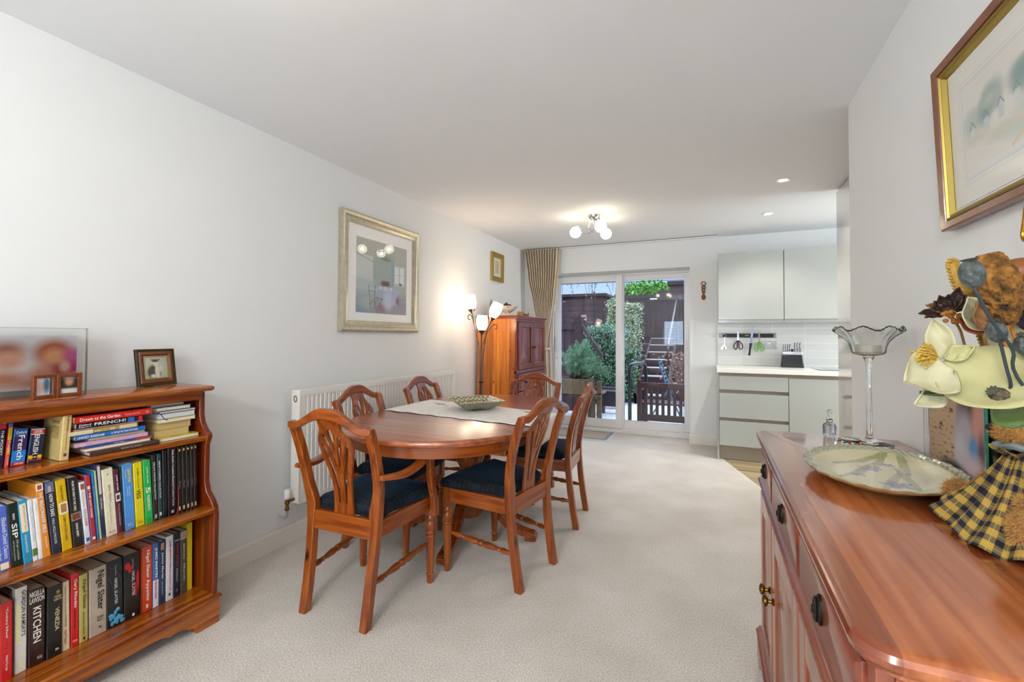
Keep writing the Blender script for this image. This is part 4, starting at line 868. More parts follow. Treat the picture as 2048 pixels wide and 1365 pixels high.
MB().loft([[(x, y, z) for x, z in r] for y in (-.004, Lb+.006)]).build('top', M_by, t, .003)
MB().box(X(-2.048), X(-2.026), .022, Lb-.022, .938, .975).build('top_rail', M_by, t, .004)
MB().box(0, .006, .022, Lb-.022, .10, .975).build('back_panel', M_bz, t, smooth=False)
# plinth with bracket feet
def bracket(L_, foot=.17, h=.115):
    P = [(0, 0), (0, h), (L_, h), (L_, 0), (L_-.085, 0)]
    P += [(L_-.085-.020*math.sin(a), .030-.030*math.cos(a)) for a in [R(q) for q in (20, 45, 70, 90)]]+[(L_-.125, .034), (L_-.145, .046), (L_-.175, .048), (L_-foot-.02, .044), (L_-foot-.05, .058), (L_-foot-.07, .060)]
    P += [(foot+.07, .060), (foot+.05, .058), (foot+.02, .044), (.175, .048), (.145, .046), (.125, .034), (.105, .03)]+[(.085+.020*math.sin(a), .030-.030*math.cos(a)) for a in [R(q) for q in (90, 70, 45, 20)]]+[(.085, 0)]
    return P
P = bracket(Lb+.012); Mx = Matrix(((0, 0, 1, X(-1.934)), (1, 0, 0, -.006), (0, 1, 0, 0), (0, 0, 0, 1)))
vs, fs = cut_board([P], .020, .002); MB().add(vs, fs, Mx).build('plinth', M_by, t, ang=30)
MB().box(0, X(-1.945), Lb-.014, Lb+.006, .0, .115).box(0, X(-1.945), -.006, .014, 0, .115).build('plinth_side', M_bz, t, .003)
r = [(0, .108), (0, .120), (X(-1.928), .120), (X(-1.914), .116), (X(-1.912), .110), (X(-1.920), .104), (X(-1.928), .102)]
MB().loft([[(x, y, z) for x, z in r] for y in (-.006, Lb+.010)]).build('plinth_moulding', M_by, t, .002)

ZS = {'mid': .4872, 'bot': .1302, 'top': .7852}
XSP = {'mid': -2.0, 'bot': -2.04, 'top': -2.09}
def cover(col, rough=.35): return plain('cover_'+col.strip('#'), col, rough, coat=.3, noise=.06, nscale=60)
def book(shelf_, y0, y1, h, lean, col, label, texts=(), bands=(), depth=None, dx=0, group=None, hard=True):
    """upright book, spine to the room. texts: (string, z0, z1, colour, y0, y1[, 'h']) and bands: (z0, z1, colour[, y0, y1]) as fractions of the spine"""
    if shelf_ == 'bot': y0 = .671+(y0-.671)*.962; y1 = .671+(y1-.671)*.962
    th = (y1-y0)*math.cos(R(lean)); th = max(th-.0008, .003); xs = XSP[shelf_]+dx; D = depth or {'mid': .20, 'bot': .20, 'top': .13}[shelf_]; D = min(D, xs-BX-.008)
    zb = ZS[shelf_]; m = cover(col); c = .0022 if th > .012 else .0012
    b = MB(); rr = min(.0025, th*.2); b.loft([[(-c, 0, z), (-c, th, z), (0, th-rr, z), (0, rr, z)] for z in (0, h)]); b.box(-D, -c*.9, 0, c, 0, h).box(-D, -c*.9, th-c, th, 0, h)
    o = b.build('book', m, None, ang=25); o.location = (xs, 0, zb)
    if lean < 0: o.location = (xs, y0, zb); o.rotation_euler = (R(-lean), 0, 0)
    elif lean > 0: o.location = (xs, y1-th*math.cos(R(lean)), zb+th*math.sin(R(lean))+.0003); o.rotation_euler = (R(-lean), 0, 0)
    else: o.location = (xs, y0, zb)
    tag(o, label, 'book', group or {'mid': 'cookbooks on the middle shelf', 'bot': 'cookbooks on the bottom shelf', 'top': 'books standing on the top shelf'}[shelf_])
    MB().box(-D+.003, -c*.8, c*.95, th-c*.95, .0025, h-.003).build('pages', M_pages, o, smooth=False)
    for ib, bd in enumerate(bands):
        a, b_ = (bd[3], bd[4]) if len(bd) > 3 else (.03, .97)
        MB().box(-.0002, .0002+.00025*ib, th*a, th*b_, h*bd[0], h*bd[1]).build('spine_panel', plain('ink_'+bd[2].strip('#'), bd[2], .4), o, smooth=False)
    for tx in texts:
        s_, z0, z1, tc_, a, b_ = tx[:6]; mb = MB(); tm = plain('ink_'+tc_.strip('#'), tc_, .5)
        if len(tx) > 6: text_on(mb, s_, (.0016, th*a, h*z0), (0, 1, 0), (0, 0, 1), th*(b_-a), h*(z1-z0))
        else: text_on(mb, s_, (.0016, th*a, h*z1), (0, 0, -1), (0, 1, 0), h*(z1-z0), th*(b_-a))
        mb.build('spine_title', tm, o, smooth=False)
    return o
W_, K_ = '#f2efe6', '#151515'
# middle shelf, left to right
book('mid', .648, .679, .200, -4.6, '#4f68c4', 'blue book furthest left on the middle shelf, with pale lettering', [('Elizabeth David Classics', .18, .82, '#d9dff0', .52, .84), ('Mediterranean Food', .18, .6, '#d9dff0', .14, .34)], [(.02, .12, '#e9dfc0', .2, .8), (.0, .09, '#c22a2a', .82, .97)])
book('mid', .679, .704, .203, -4.8, '#12251b', 'dark green book with large SIP lettering on the middle shelf', [('SIP', .45, .68, W_, .25, .75), ('100 gin cocktails', .10, .42, '#b7c2b0', .5, .74), ('with only three ingredients', .10, .42, '#b7c2b0', .2, .38), ('SIPSMITH', .74, .84, W_, .4, .6)])
book('mid', .705, .727, .204, -5.6, '#1b93c0', 'turquoise book with a cream plaque on its spine, middle shelf', [('VICKI HAYWOOD', .17, .46, '#d8eef2', .35, .6), ('AFTERNOON TEAS', .52, .93, '#b8904e', .5, .66)], [(.50, .95, '#f0dfc0', .15, .85)])
book('mid', .727, .740, .202, -5.6, '#e6e6ea', 'left of two slim white paperbacks on the middle shelf, green leaf at foot', [('the quick cook', .30, .90, '#9fb8cc', .35, .65)], [(.08, .2, '#5c7d2e')])
book('mid', .740, .752, .202, -5.6, '#f0efee', 'right of two slim white paperbacks on the middle shelf, beside the orange book', [('Jane', .80, .93, '#9aa0a8', .4, .6)])
book('mid', .752, .771, .248, -6.2, '#e08a1e', 'orange book with tall white lettering on the middle shelf', [('THE BREADMAKER BIBLE', .33, .88, W_, .25, .75), ('JENNIE SHAPTER', .12, .28, W_, .4, .6)], [(.90, .99, '#efe6dc'), (.915, .975, '#a4523c', .2, .8)])
book('mid', .773, .797, .246, -6.2, '#1c2a44', 'navy book with bold white title and portrait at top of spine, middle shelf', [('HOW TO BAKE', .52, .83, W_, .3, .72), ('PAUL HOLLYWOOD', .14, .49, '#d5dbe6', .35, .62)], [(.85, .99, '#5c6f96'), (.86, .94, '#c2a08c', .35, .65)])
book('mid', .799, .826, .243, -5.9, '#d9b010', 'mustard yellow book with photo of a plate on the spine, middle shelf', [('DIANA HENRY', .71, .92, '#6b5410', .36, .6), ('A BIRD IN THE HAND', .14, .50, '#6b5410', .36, .6)], [(.52, .68, '#e9e6e2', .12, .95), (.54, .66, '#a97c3c', .25, .82)])
book('mid', .828, .857, .243, -5.7, '#20201f', 'black book with white title and a round food photo, middle shelf', [('FROM THE OVEN TO THE TABLE', .52, .95, W_, .36, .58), ('DIANA HENRY', .14, .34, W_, .36, .58)], [(.38, .49, '#8a8480', .05, .98), (.395, .475, '#7b3b22', .15, .85)])
book('mid', .859, .876, .220, -6.0, '#dfe4ee', 'white book titled in red lettering, short, middle shelf', [('SLO-COOKER', .28, .56, '#b51f2e', .3, .66), ('SENSATIONAL', .60, .85, '#dc9a58', .3, .55)], [(.88, .97, '#a95c22', .2, .85), (.03, .09, '#3a6dc4', .2, .8)])
book('mid', .877, .892, .236, -6.0, '#c8202e', 'bright red slim book with white title and a small heart, middle shelf', [('I      MY SLOW COOKER', .36, .78, W_, .3, .7), ('♥', .715, .745, '#6cc8dc', .25, .75)], [(.80, .85, W_, .25, .75), (.03, .07, W_, .25, .75), (.0, 1, '#35a8d8', .0, .1)])
book('mid', .893, .900, .247, -5.4, '#1f6fb4', 'very slim blue booklet right of the red book, middle shelf', [('the slow cooker collection', .25, .8, '#8cc2e8', .3, .7)])
book('mid', .9005, .907, .249, -5.4, '#a6cf9a', 'very slim pale green booklet on the middle shelf', [('vegetarian', .2, .35, '#4a7a4a', .3, .7)])
book('mid', .908, .917, .268, -5.0, '#4b4a70', 'slim purple and white book, tallest leaning one on the middle shelf', [('ICE CREAM', .4, .55, W_, .3, .7)], [(.6, .98, '#d5c2c0'), (.05, .3, '#26325c')])
book('mid', .920, .954, .246, -5.0, '#e5e0c4', 'thick cream book with red script title, middle shelf', [("Jamie Oliver's", .50, .76, '#a2543c', .42, .68), ('CHRISTMAS COOKBOOK', .18, .48, '#c2b88a', .42, .58), ('PENGUIN', .03, .07, '#c98a6c', .2, .8, 'h')], [(.90, .93, '#8fae4a', .45, .58)])
book('mid', .955, .971, .236, -5.0, '#5a1638', 'maroon book with white title, slim, middle shelf', [('JAMIE OLIVER', .67, .92, W_, .3, .66), ('The Return of the Naked Chef', .12, .46, '#d8c4cc', .36, .6)], [(.50, .63, '#e6dfe0'), (.53, .60, '#4b3038', .2, .8)])
book('mid', .972, .9755, .244, -4.5, '#2d4726', 'leaf green booklet, thinnest on the middle shelf', [])
book('mid', .977, 1.010, .246, -4.0, '#4f93dc', 'sky blue thick book with large yellow name on the middle shelf', [('jamie', .72, .93, '#e8cf3c', .4, .85), ('OLIVER', .80, .92, '#e8cf3c', .22, .36), ('SAVE WITH', .52, .66, '#bcd8f2', .52, .66), ('JAMIE', .52, .66, '#bcd8f2', .32, .46), ('MICHAEL', .05, .10, '#bcd8f2', .25, .7, 'h')])
book('mid', 1.011, 1.041, .244, -3.8, '#e5cf10', 'bright yellow thick book with black title on the middle shelf', [('JAMIE OLIVER', .60, .92, '#3a3408', .36, .55), ('VEG', .44, .58, K_, .22, .66), ('PENGUIN', .04, .08, '#b59c10', .25, .75, 'h')])
book('mid', 1.043, 1.070, .244, -3.8, '#1fb352', 'bright green thick book with white title on the middle shelf', [('JAMIE OLIVER', .64, .90, W_, .36, .58), ('5', .48, .58, W_, .2, .75), ('INGREDIENTS', .20, .45, W_, .3, .66), ('QUICK', .04, .08, '#128a3c', .25, .75, 'h')])
book('mid', 1.071, 1.087, .258, -3.2, '#2b1a1c', 'dark brown book titled in white capitals, right of the bright green one', [("DELIA'S WINTER COLLECTION", .33, .90, '#ded6cc', .28, .68)], [(.04, .10, '#c8a4a0', .25, .75)])
book('mid', 1.088, 1.103, .259, -2.7, '#0f4248', 'dark teal book titled in white capitals on the middle shelf', [("DELIA'S SUMMER COLLECTION", .33, .90, '#ded6cc', .28, .68)], [(.06, .11, '#d5e0da', .25, .75)])
book('mid', 1.104, 1.121, .270, -2.0, '#10151f', 'blue black book with blank spine, right of the teal one', [])
book('mid', 1.123, 1.157, .276, -1.9, '#0d0d10', 'thick black book with tall white title and red ribbon on the middle shelf', [("Delia Smith's Complete Illustrated Cookery Course", .14, .96, '#dcdcdc', .36, .66), ('BBC', .04, .08, W_, .3, .6, 'h')])
for k, (y0, y1, nm, w_) in enumerate([(1.158, 1.173, 'Pork', 'first of five slim black volumes with gold dots, beside the thick black book'), (1.174, 1.189, 'Fish', 'second of five slim black gold-dotted volumes on the middle shelf'), (1.190, 1.206, 'Chicken', 'third and middle one of five slim black gold-dotted volumes'), (1.207, 1.2205, 'Italian', 'fourth of five slim black gold-dotted volumes on the middle shelf'), (1.2212, 1.2345, 'Soup', 'last of five slim black gold-dotted volumes, against the bookcase side')]):
    book('mid', y0, y1, .271, -1.5, '#141110', w_, [('The Delia Collection', .50, .82, '#5a4a42', .3, .58), (nm, .36, .48, '#8f8682', .3, .68)], [(.04, .10, '#d2c08a', .3, .7), (.935, .965, '#d9b868', .3, .7)])
o = MB().tube(catmull([(-1.998, 1.155, .60), (-1.992, 1.154, .53), (-1.990, 1.148, .4935), (-1.975, 1.13, .4905), (-1.965, 1.112, .4895)], 5, closed=False), .0011, 6).build('bookmark_ribbon', plain('red_ribbon', '#c22a30', .5)); tag(o, 'red bookmark ribbon trailing onto the middle shelf', 'ribbon')
# bottom shelf
book('bot', .671, .699, .246, -1.2, '#c81f22', 'red book furthest left on the bottom shelf', [('°Cookery School', .55, .93, W_, .36, .62), ('THE MODERN WAY TO COOK', .34, .5, '#7c1014', .42, .52), ('Richard Corrigan', .13, .32, W_, .36, .6)], dx=.01)
book('bot', .700, .706, .268, -1.0, '#17120e', 'thin black book between red and white books on the bottom shelf', [], dx=-.02)
book('bot', .707, .736, .272, -.9, '#dedcd6', 'tall white book with black capital lettering on the bottom shelf', [("GORDON RAMSAY'S", .42, .96, '#2b2b2e', .5, .86)], [(.36, .8, '#e8e2a8', .06, .42), (.05, .14, '#e8e2a8', .3, .6)])
book('bot', .738, .781, .252, -1.2, '#2f1514', 'thick dark brown book titled KITCHEN in white on the bottom shelf', [('NIGELLA', .90, .97, W_, .06, .94, 'h'), ('LAWSON', .82, .89, W_, .06, .94, 'h'), ('KITCHEN', .30, .76, W_, .26, .74), ('VINTAGE', .07, .11, '#d8cfc8', .5, .8, 'h')], dx=.004)
book('bot', .783, .825, .240, -.8, '#0e1211', 'thick black book titled VENEZIA on the bottom shelf', [('VENEZIA', .36, .68, '#d9c9a0', .5, .78), ('TESSA', .82, .85, '#d9c9a0', .42, .9, 'h'), ('KIROS', .78, .81, '#d9c9a0', .42, .9, 'h'), ('*', .86, .93, '#b88a4a', .55, .8, 'h'), ('m', .08, .11, W_, .55, .75, 'h')], dx=.006)
book('bot', .826, .849, .236, -1.6, '#dccfa8', 'cream book with small red and black script on the bottom shelf', [('Lose the Food You Can the COOKBOOK', .34, .93, '#5b4a3a', .36, .6), ('Neville Coleson', .10, .30, '#a83a2c', .3, .6)])
book('bot', .851, .874, .252, -1.3, '#cf1c22', 'red slim book with bold white name on the bottom shelf', [('Gary Rhodes', .53, .92, W_, .28, .78), ('time to eat', .24, .50, '#5a1210', .32, .68), ('MICHAEL', .06, .09, '#f2d0c0', .2, .8, 'h')])
book('bot', .875, .901, .238, -1.5, '#bcae5e', 'olive yellow book with black serif name on the bottom shelf', [('Nigel Slater', .48, .92, '#33351c', .3, .78), ('the kitchen diaries', .12, .44, '#4d4c22', .38, .6), ('■', .03, .07, K_, .4, .6, 'h')])
book('bot', .904, .957, .243, -1.4, '#b4a795', 'thick grey linen book with big black serif name on the bottom shelf', [('Nigel Slater', .36, .94, '#1d1c1c', .34, .86), ('the kitchen', .24, .28, '#1d1c1c', .42, .8, 'h'), ('diaries II', .20, .23, '#1d1c1c', .42, .75, 'h'), ('4e', .09, .13, '#1d1c1c', .5, .7, 'h')])
book('bot', .958, 1.011, .248, -1.9, '#15161b', 'thick black book with pale blue flower at the foot of its spine', [('NIGEL SLATER', .33, .72, '#cfd2d6', .46, .64), ('Tender Volume I', .76, .92, '#9b9ea6', .5, .6)], [(.14, .17, '#3b8fb0', .1, .5)])
bk = [o for o in COL.objects if o.name.startswith('book')][-1]
b = MB()
for q in range(16): b.ball((-.0005, .010+.037*random.random(), .008+.055*random.random()), .0012, .006+.004*random.random(), .006+.005*random.random(), 8, 5)
b.build('flower_picture', plain('ice_blue_ink', '#4fa6cf', .5, noise=.3, nscale=200), bk)
b = MB()
for P in ([(.0006, .006, .23), (.0006, .02, .215), (.0006, .036, .225), (.0006, .048, .20)], [(.0006, .004, .19), (.0006, .014, .17), (.0006, .02, .13), (.0006, .035, .12), (.0006, .046, .125)], [(.0006, .028, .21), (.0006, .04, .18), (.0006, .046, .15)]): b.tube(P, .0005, 4)
b.build('line_drawing', plain('grey_ink', '#4d5c66', .5), bk)
book('bot', 1.013, 1.068, .248, -1.7, '#14100f', 'thick black book with a red flash on its spine, bottom shelf', [('NIGEL SLATER', .34, .72, '#cfcac6', .48, .66), ('Tender Volume II', .76, .92, '#a8a29e', .5, .6), ('■', .03, .07, W_, .48, .62, 'h')])
bk = [o for o in COL.objects if o.name.startswith('book')][-1]
b = MB(); b.ball((-.0005, .012, .205), .0013, .010, .016, 10, 6); b.ball((-.0005, .020, .19), .0013, .008, .016, 10, 6); b.ball((-.0005, .045, .14), .0013, .0055, .040, 10, 6); b.ball((-.0005, .038, .105), .0013, .006, .03, 10, 6); b.build('red_flash', plain('red_ink', '#b81c20', .5), bk)
book('bot', 1.071, 1.111, .253, -1.1, '#c8431a', 'orange red book with bold white lettering on the bottom shelf', [('Nigel Slater Appetite', .16, .94, W_, .36, .74), ('■', .05, .11, '#e8d8a0', .4, .6, 'h')], [(0, 1, '#3c2418', .0, .06)])
book('bot', 1.112, 1.134, .254, -1.1, '#3c6fb4', 'blue and white book with large white and red lettering, bottom shelf', [('JAMES MARTIN', .46, .93, W_, .25, .8), ('masterclass', .13, .43, '#c23a3a', .3, .75)], [(.0, .42, '#dfe4ec')])
book('bot', 1.135, 1.160, .252, -1.0, '#1d3658', 'navy book with small portrait above white name, bottom shelf', [('James Martin', .40, .82, W_, .3, .66), ('my kitchen', .14, .36, '#c8d4e4', .34, .58)], [(.85, .99, '#20304c'), (.86, .97, '#b98a70', .25, .75)])
book('bot', 1.162, 1.191, .262, -1.0, '#d9d8d6', 'white book with red capital lettering, widest among the narrow ones, bottom shelf', [("JAMES MARTIN'S FRENCH ADVENTURE", .14, .93, '#a33030', .34, .66)], [(.07, .11, '#1c1c20', .35, .6), (0, 1, '#4a5f8c', .9, .99)])
book('bot', 1.192, 1.218, .263, -1.0, '#0f1524', 'black book with red capital lettering and script, bottom shelf', [('GREAT BRITISH', .48, .84, '#b02a34', .36, .66), ('Adventure', .24, .45, '#b8bccb', .36, .6), ('JAMES MARTIN', .87, .90, '#c8ccd8', .1, .9, 'h')], [(.08, .12, '#6a708a', .38, .6)])
book('bot', 1.219, 1.246, .264, -1.2, '#47443a', 'grey brown book with portrait at top of spine, bottom shelf', [('James  Martin', .20, .80, '#c9c5b8', .36, .64)], [(.86, .985, '#9a9a9c'), (.87, .96, '#b4785c', .28, .74)])
book('bot', 1.248, 1.271, .285, -1.0, '#c9b012', 'mottled yellow book, rightmost on the bottom shelf', [], dx=-.004)
# top shelf, upright
book('top', .655, .680, .170, 2.4, '#14204a', 'navy pocket book furthest left on the top shelf, green and red bands', [('THE POCKET', .25, .72, W_, .55, .8), ('NAV', .90, .97, W_, .5, .95, 'h')], [(.84, .91, '#8fbf3c'), (.75, .83, '#d0202c')])
book('top', .683, .693, .143, 3.4, '#d83a24', 'narrow red and yellow phrase book leaning on the blue dictionary', [('French', .34, .60, W_, .28, .72), ('COLLINS', .06, .26, W_, .35, .65), ('LANGUAGE', .70, .88, '#5a4a10', .35, .65)], [(.62, .90, '#e0b41c'), (.90, .995, '#2c68c0'), (.28, .45, '#e87a1c')])
book('top', .697, .731, .120, 3.4, '#0f5aa8', 'fat blue French dictionary on the top shelf, red foot', [('Oxford', .86, .94, W_, .12, .88, 'h'), ('French', .16, .82, W_, .32, .78), ('OXFORD', .03, .08, W_, .2, .85, 'h')], [(.0, .10, '#c82028'), (.42, .8, '#33245c'), (.10, .40, '#1c84d8')])
book('top', .735, .771, .115, 4.6, '#142a50', 'fat navy English dictionary with red top band on the top shelf', [('ENGLISH', .24, .80, W_, .28, .66), ('OXFORD', .85, .93, W_, .2, .8, 'h'), ('NEW', .13, .18, W_, .4, .6, 'h')], [(.83, .95, '#c8242c'), (.81, .83, W_), (.95, .97, W_), (.12, .21, '#e0c41c'), (.06, .12, '#d0402c'), (.08, .23, K_, .34, .66)])
o = book('top', .797, .8215, .160, 2.6, '#d8c07c', 'pale yellow book about lemons standing alone on the top shelf', [('Lemons', .62, .93, '#8a3a2c', .42, .78), ('100s of household uses', .22, .60, '#6b4a30', .46, .62)], [(.07, .16, '#c9a8b0', .3, .75), (.085, .145, '#6c3050', .36, .7)], dx=.055)
b = MB(); text_on(b, 'Lemons', (-.066, -.0026, .125), (1, 0, 0), (0, 0, 1), .05, .014)
for i in range(7): b.box(-.06+.004*(i % 3), -.018, -.0026, -.0022, .075+i*.006, .077+i*.006)
b.build('cover_text', plain('ink_brown', '#9a6a2a', .5), o, smooth=False)
# lying books, pile A and pile B
def flat(y0, y1, z, th, col, label, texts=(), depth=.12, xs=-2.03, edge=None, rz=0, grp='books lying in the left pile on the top shelf', bands=()):
    m = cover(col); D = min(depth, xs-BX-.008); L_ = y1-y0; c = min(.002, th*.2); b = MB(); s_ = th-.0006
    if edge is None: b.loft([[(0, y, c), (0, y, s_-c), (-.003, y, s_), (-.003, y, 0)] for y in (0, L_)]); b.box(-D, -.0028, 0, L_, 0, c).box(-D, -.0028, 0, L_, s_-c, s_)
    else: b.box(-D, 0, 0, L_, 0, c).box(-D, 0, 0, L_, s_-c, s_).box(-D, -D+.002, 0, L_, c, s_-c)
    o = b.build('book', m, None, ang=25); o.location = (xs, y0, z+.0003); o.rotation_euler.z = R(rz); tag(o, label, 'book', grp)
    MB().box(-D+.003, -.0026 if edge is None else -.0012, .002, L_-.002, c*.98, s_-c*.98).build('pages', plain('pages_'+(edge or '#d9ceb6').strip('#'), edge or '#d9ceb6', .9, noise=.05, nscale=400), o, smooth=False)
    for bd in bands: MB().box(-.001, .0003, L_*bd[0], L_*bd[1], s_*.06, s_*.94).build('spine_panel', plain('ink_'+bd[2].strip('#'), bd[2], .4), o, smooth=False)
    for s2, a, b_, cc, z0, z1 in texts: mb = MB(); text_on(mb, s2, (.0007, L_*a, s_*z0), (0, 1, 0), (0, 0, 1), L_*(b_-a), s_*(z1-z0)); mb.build('spine_title', plain('ink_'+cc.strip('#'), cc, .5), o, smooth=False)
    return o
z = .7852
A_ = [(.874, 1.094, .0145, '#4a3d3a', 'dark brown magazine lying lowest in the left pile', [('MEDIUM WELL MARKET', .42, .72, '#b8b0a8', .3, .75)], None, .010, ()),
 (.864, 1.071, .013, '#c98258', 'white paged magazine with orange edge, second from bottom of left pile', [], '#ebe7e0', -.004, ()),
 (.862, 1.075, .008, '#1c5cae', 'thin blue paperback below the pink book in left pile', [('A Slim Volume', .4, .56, '#cfe0f2', .25, .8)], None, -.002, ((.75, .98, '#b84a3c'),)),
 (.837, 1.058, .016, '#cfa3bb', 'pink book in the left pile of lying books', [('Notes', .05, .13, '#efd8e6', .3, .7), ('CREATIVE KITCHEN', .2, .46, '#efd8e6', .3, .7)], None, .0, ()),
 (.877, 1.054, .009, '#e0cfae', 'thin cream paperback directly on top of the pink book', [], '#e8dabc', -.012, ()),
 (.837, 1.049, .0175, '#1f66b8', 'blue book with white capital lettering in the left pile', [('LINDSEY BAREHAM', .02, .38, W_, .25, .75), ('A WOLF IN THE KITCHEN', .48, .88, W_, .3, .75)], None, .0, ()),
 (.815, 1.025, .0165, '#a8924c', 'gold and cream notebook above the blue book in left pile', [('Notebook', .36, .46, '#efe6c8', .3, .65), ('2023', .58, .65, W_, .3, .7)], None, -.004, ((0, .34, '#ddd0ac'), (.72, .98, '#d8c8a0'))),
 (.833, 1.046, .005, '#b8242c', 'very thin red pamphlet beneath the black French book', [], '#e8dcd0', -.006, ()),
 (.838, 1.039, .0205, '#141b26', 'black French language book near the top of the left pile', [('Oxford', .03, .2, W_, .52, .84), ("Beginner's", .03, .2, W_, .16, .42), ('FRENCH!', .25, .72, W_, .3, .85)], None, .0, ((.76, .86, '#1c6cc0'), (.93, .99, '#c82430'))),
 (.832, 1.069, .0235, '#cc2a20', 'red book topmost in the left pile on the top shelf', [('Drawn to the Garden', .06, .56, W_, .28, .78), ('Caroline Quentin', .62, .83, '#f0c8b8', .36, .62), ('RA', .92, .96, W_, .35, .65)], None, .002, ())]
for y0, y1, th, c, lb_, tx, ed, dx, bd in A_: flat(y0, y1, z, th, c, lb_, tx, edge=ed, xs=-2.03+dx, bands=bd, depth=.17); z += th
z = .7852; G2 = 'books and papers lying in the right pile on the top shelf'
for y0, y1, th, c, ed, dx, lb_ in [(1.100, 1.2525, .0145, '#d8c414', '#eceae4', .0, 'yellow covered book lowest in the right pile on the top shelf'), (1.090, 1.224, .030, '#cbb070', '#cfb478', -.02, 'lower manila folder of papers above the yellow book'), (1.100, 1.232, .029, '#c4a868', '#cbb074', -.022, 'upper manila folder of papers in the right pile'),
  (1.103, 1.243, .016, '#c9b48c', '#e6dcc0', -.01, 'pale paged book with cream cover in the middle of right pile'), (1.103, 1.242, .023, '#9fb06a', '#d5d8d8', -.012, 'grey paged book with green flowery cover in right pile'), (1.100, 1.2405, .010, '#3a4466', '#d8d8de', -.008, 'thin dark blue notebook with ribbon in right pile'), (1.094, 1.224, .014, '#b8b4a4', '#e6dcbc', -.014, 'cream paged paperback near the top of right pile'), (1.072+.01, 1.207, .018, '#2a3a78', '#b9bcc0', -.03, 'grey paged blue book topmost in the right pile')]:
    flat(y0, y1, z, th, c, lb_, edge=ed, xs=-2.03+dx, grp=G2, depth=.16, rz=0); z += th
o = MB().tube(catmull([(-2.045, 1.098, .905), (-2.035, 1.105, .897), (-2.03, 1.115, .878), (-2.027, 1.125, .872)], 5, closed=False), [.0015]*15+[.004], 6).build('bookmark_ribbon', plain('purple_ribbon', '#3a2a78', .6)); tag(o, 'purple bookmark tassel hanging from the right pile', 'ribbon')

# ---------------------------------------------------------------- frames on the bookcase
ZB = .9985
t = thing('photo_frame', 'large clear acrylic frame with blurred photo of two children on the bookcase', 'photo frame', (-2.205, .40, ZB)); w = .535; h = .243
M_acr = pane_mat('clear_acrylic', (.97, .985, .98), 1.3)
MB().box(-.010, .010, 0, w, 0, h).build('acrylic_block', M_acr, t, .003)
kid = [('r', 0, .0, 1, .35, '#e6dcd8', .3), ('r', 0, .5, 1, 1, '#dcdae2', .4), ('e', .62, .58, .085, .20, '#d8b090', .35), ('e', .62, .42, .11, .16, '#efe2de', .5), ('e', .61, .76, .08, .12, '#a8705a', .7), ('e', .62, .55, .065, .15, '#e2a892', .5), ('e', .865, .68, .115, .24, '#b35a2c', .35), ('e', .87, .58, .075, .17, '#e3a07a', .4), ('e', .90, .34, .09, .12, '#a82a1e', .5), ('e', .80, .30, .06, .15, '#dc9a80', .6), ('e', .985, .45, .05, .22, '#b8246c', .5), ('e', .97, .62, .05, .12, '#c85a94', .7), ('e', .93, .40, .03, .10, '#e2b8a4', .5), ('e', .60, .22, .12, .12, '#d8947a', .6), ('e', .75, .12, .12, .08, '#cf9a88', .7), ('e', .25, .5, .2, .3, '#c9b2ae', .7)]
picture('photo', (.0045-.012, .03, .022), (0, 1, 0), (0, 0, 1), w-.057, h-.05, 120, 70, '#e2dde0', kid, M_artm, t)
t = thing('double_frame', 'small hinged wooden double photo frame standing before the acrylic one', 'photo frame', (-2.10, .806, ZB))
M_inlay = plain('inlaid_brown_wood', '#7b3e1c', .4, noise=.35, nscale=170)
def small_frame(par, w, h, M, shapes, base, nm='frame'):
    b = MB(); b.frame(w, h, .012, .009, M=M, prof=[(0, 0), (0, -.008), (.002, -.0095), (.010, -.0095), (.012, -.006), (.012, 0)]); f = b.build(nm, M_inlay, par, ang=20)
    b = MB()
    for i in range(7):
        for j in range(7):
            if i in (0, 6) or j in (0, 6): b.add(*(lambda q: (q.v, q.f))(MB().ball((-w/2+.006+(w-.012)*i/6, -.0096, -h/2+.006+(h-.012)*j/6), .0011, .0008, .0011, 6, 4)), M)
    b.build('studs', plain('dark_inlay', '#2c140a', .4), f)
    MB().box(-w/2+.01, w/2-.01, -.004, .0, -h/2+.01, h/2-.01, M).build('backing', M_black, par, smooth=False)
    o = picture('photo', (-w/2+.011, -.0045, -h/2+.011), (1, 0, 0), (0, 0, 1), w-.022, h-.022, 30, 30, base, shapes, M_artm, par); o.matrix_local = M; return f
h = .082
Ml = Matrix.Rotation(R(75+25), 4, 'Z') @ Matrix.Translation((-.034, 0, h/2)); Mr = Matrix.Rotation(R(90-3), 4, 'Z') @ Matrix.Translation((.035, 0, h/2))
small_frame(t, .066, h, Ml, [('e', .3, .5, .2, .4, '#c9a89c', .5), ('e', .65, .6, .2, .5, '#3a6a84', .5), ('r', .85, 0, 1, 1, '#10222c', .1)], '#d2d8de'); small_frame(t, .068, h, Mr, [('e', .5, .68, .22, .2, '#b98a68', .5), ('r', 0, 0, 1, .28, '#cfd3c6', .1), ('e', .5, .9, .3, .12, '#8a7a66', .6)], '#2a241c')
t = thing('photo_frame', 'brown and gold frame with graduate portrait, right end of the bookcase top', 'photo frame', (-2.185, 1.168, ZB+.001)); t.rotation_euler = (R(-9), 0, R(97)); w, h = .160, .158
MB().frame(w, h, .012, .012, M=Matrix.Translation((0, 0, h/2)), prof=[(0, 0), (0, -.010), (.003, -.012), (.012, -.009), (.012, 0)]).build('outer_frame', plain('dark_green_gilt', '#3c3618', .3, metal=.4), t, ang=20)
MB().frame(w-.022, h-.022, .020, .012, M=Matrix.Translation((0, 0, h/2)), prof=[(0, 0), (0, -.010), (.004, -.013), (.012, -.012), (.018, -.007), (.020, 0)]).build('frame', plain('walnut_frame', '#6a3414', .3, coat=.4, noise=.2, nscale=40), t, ang=20)
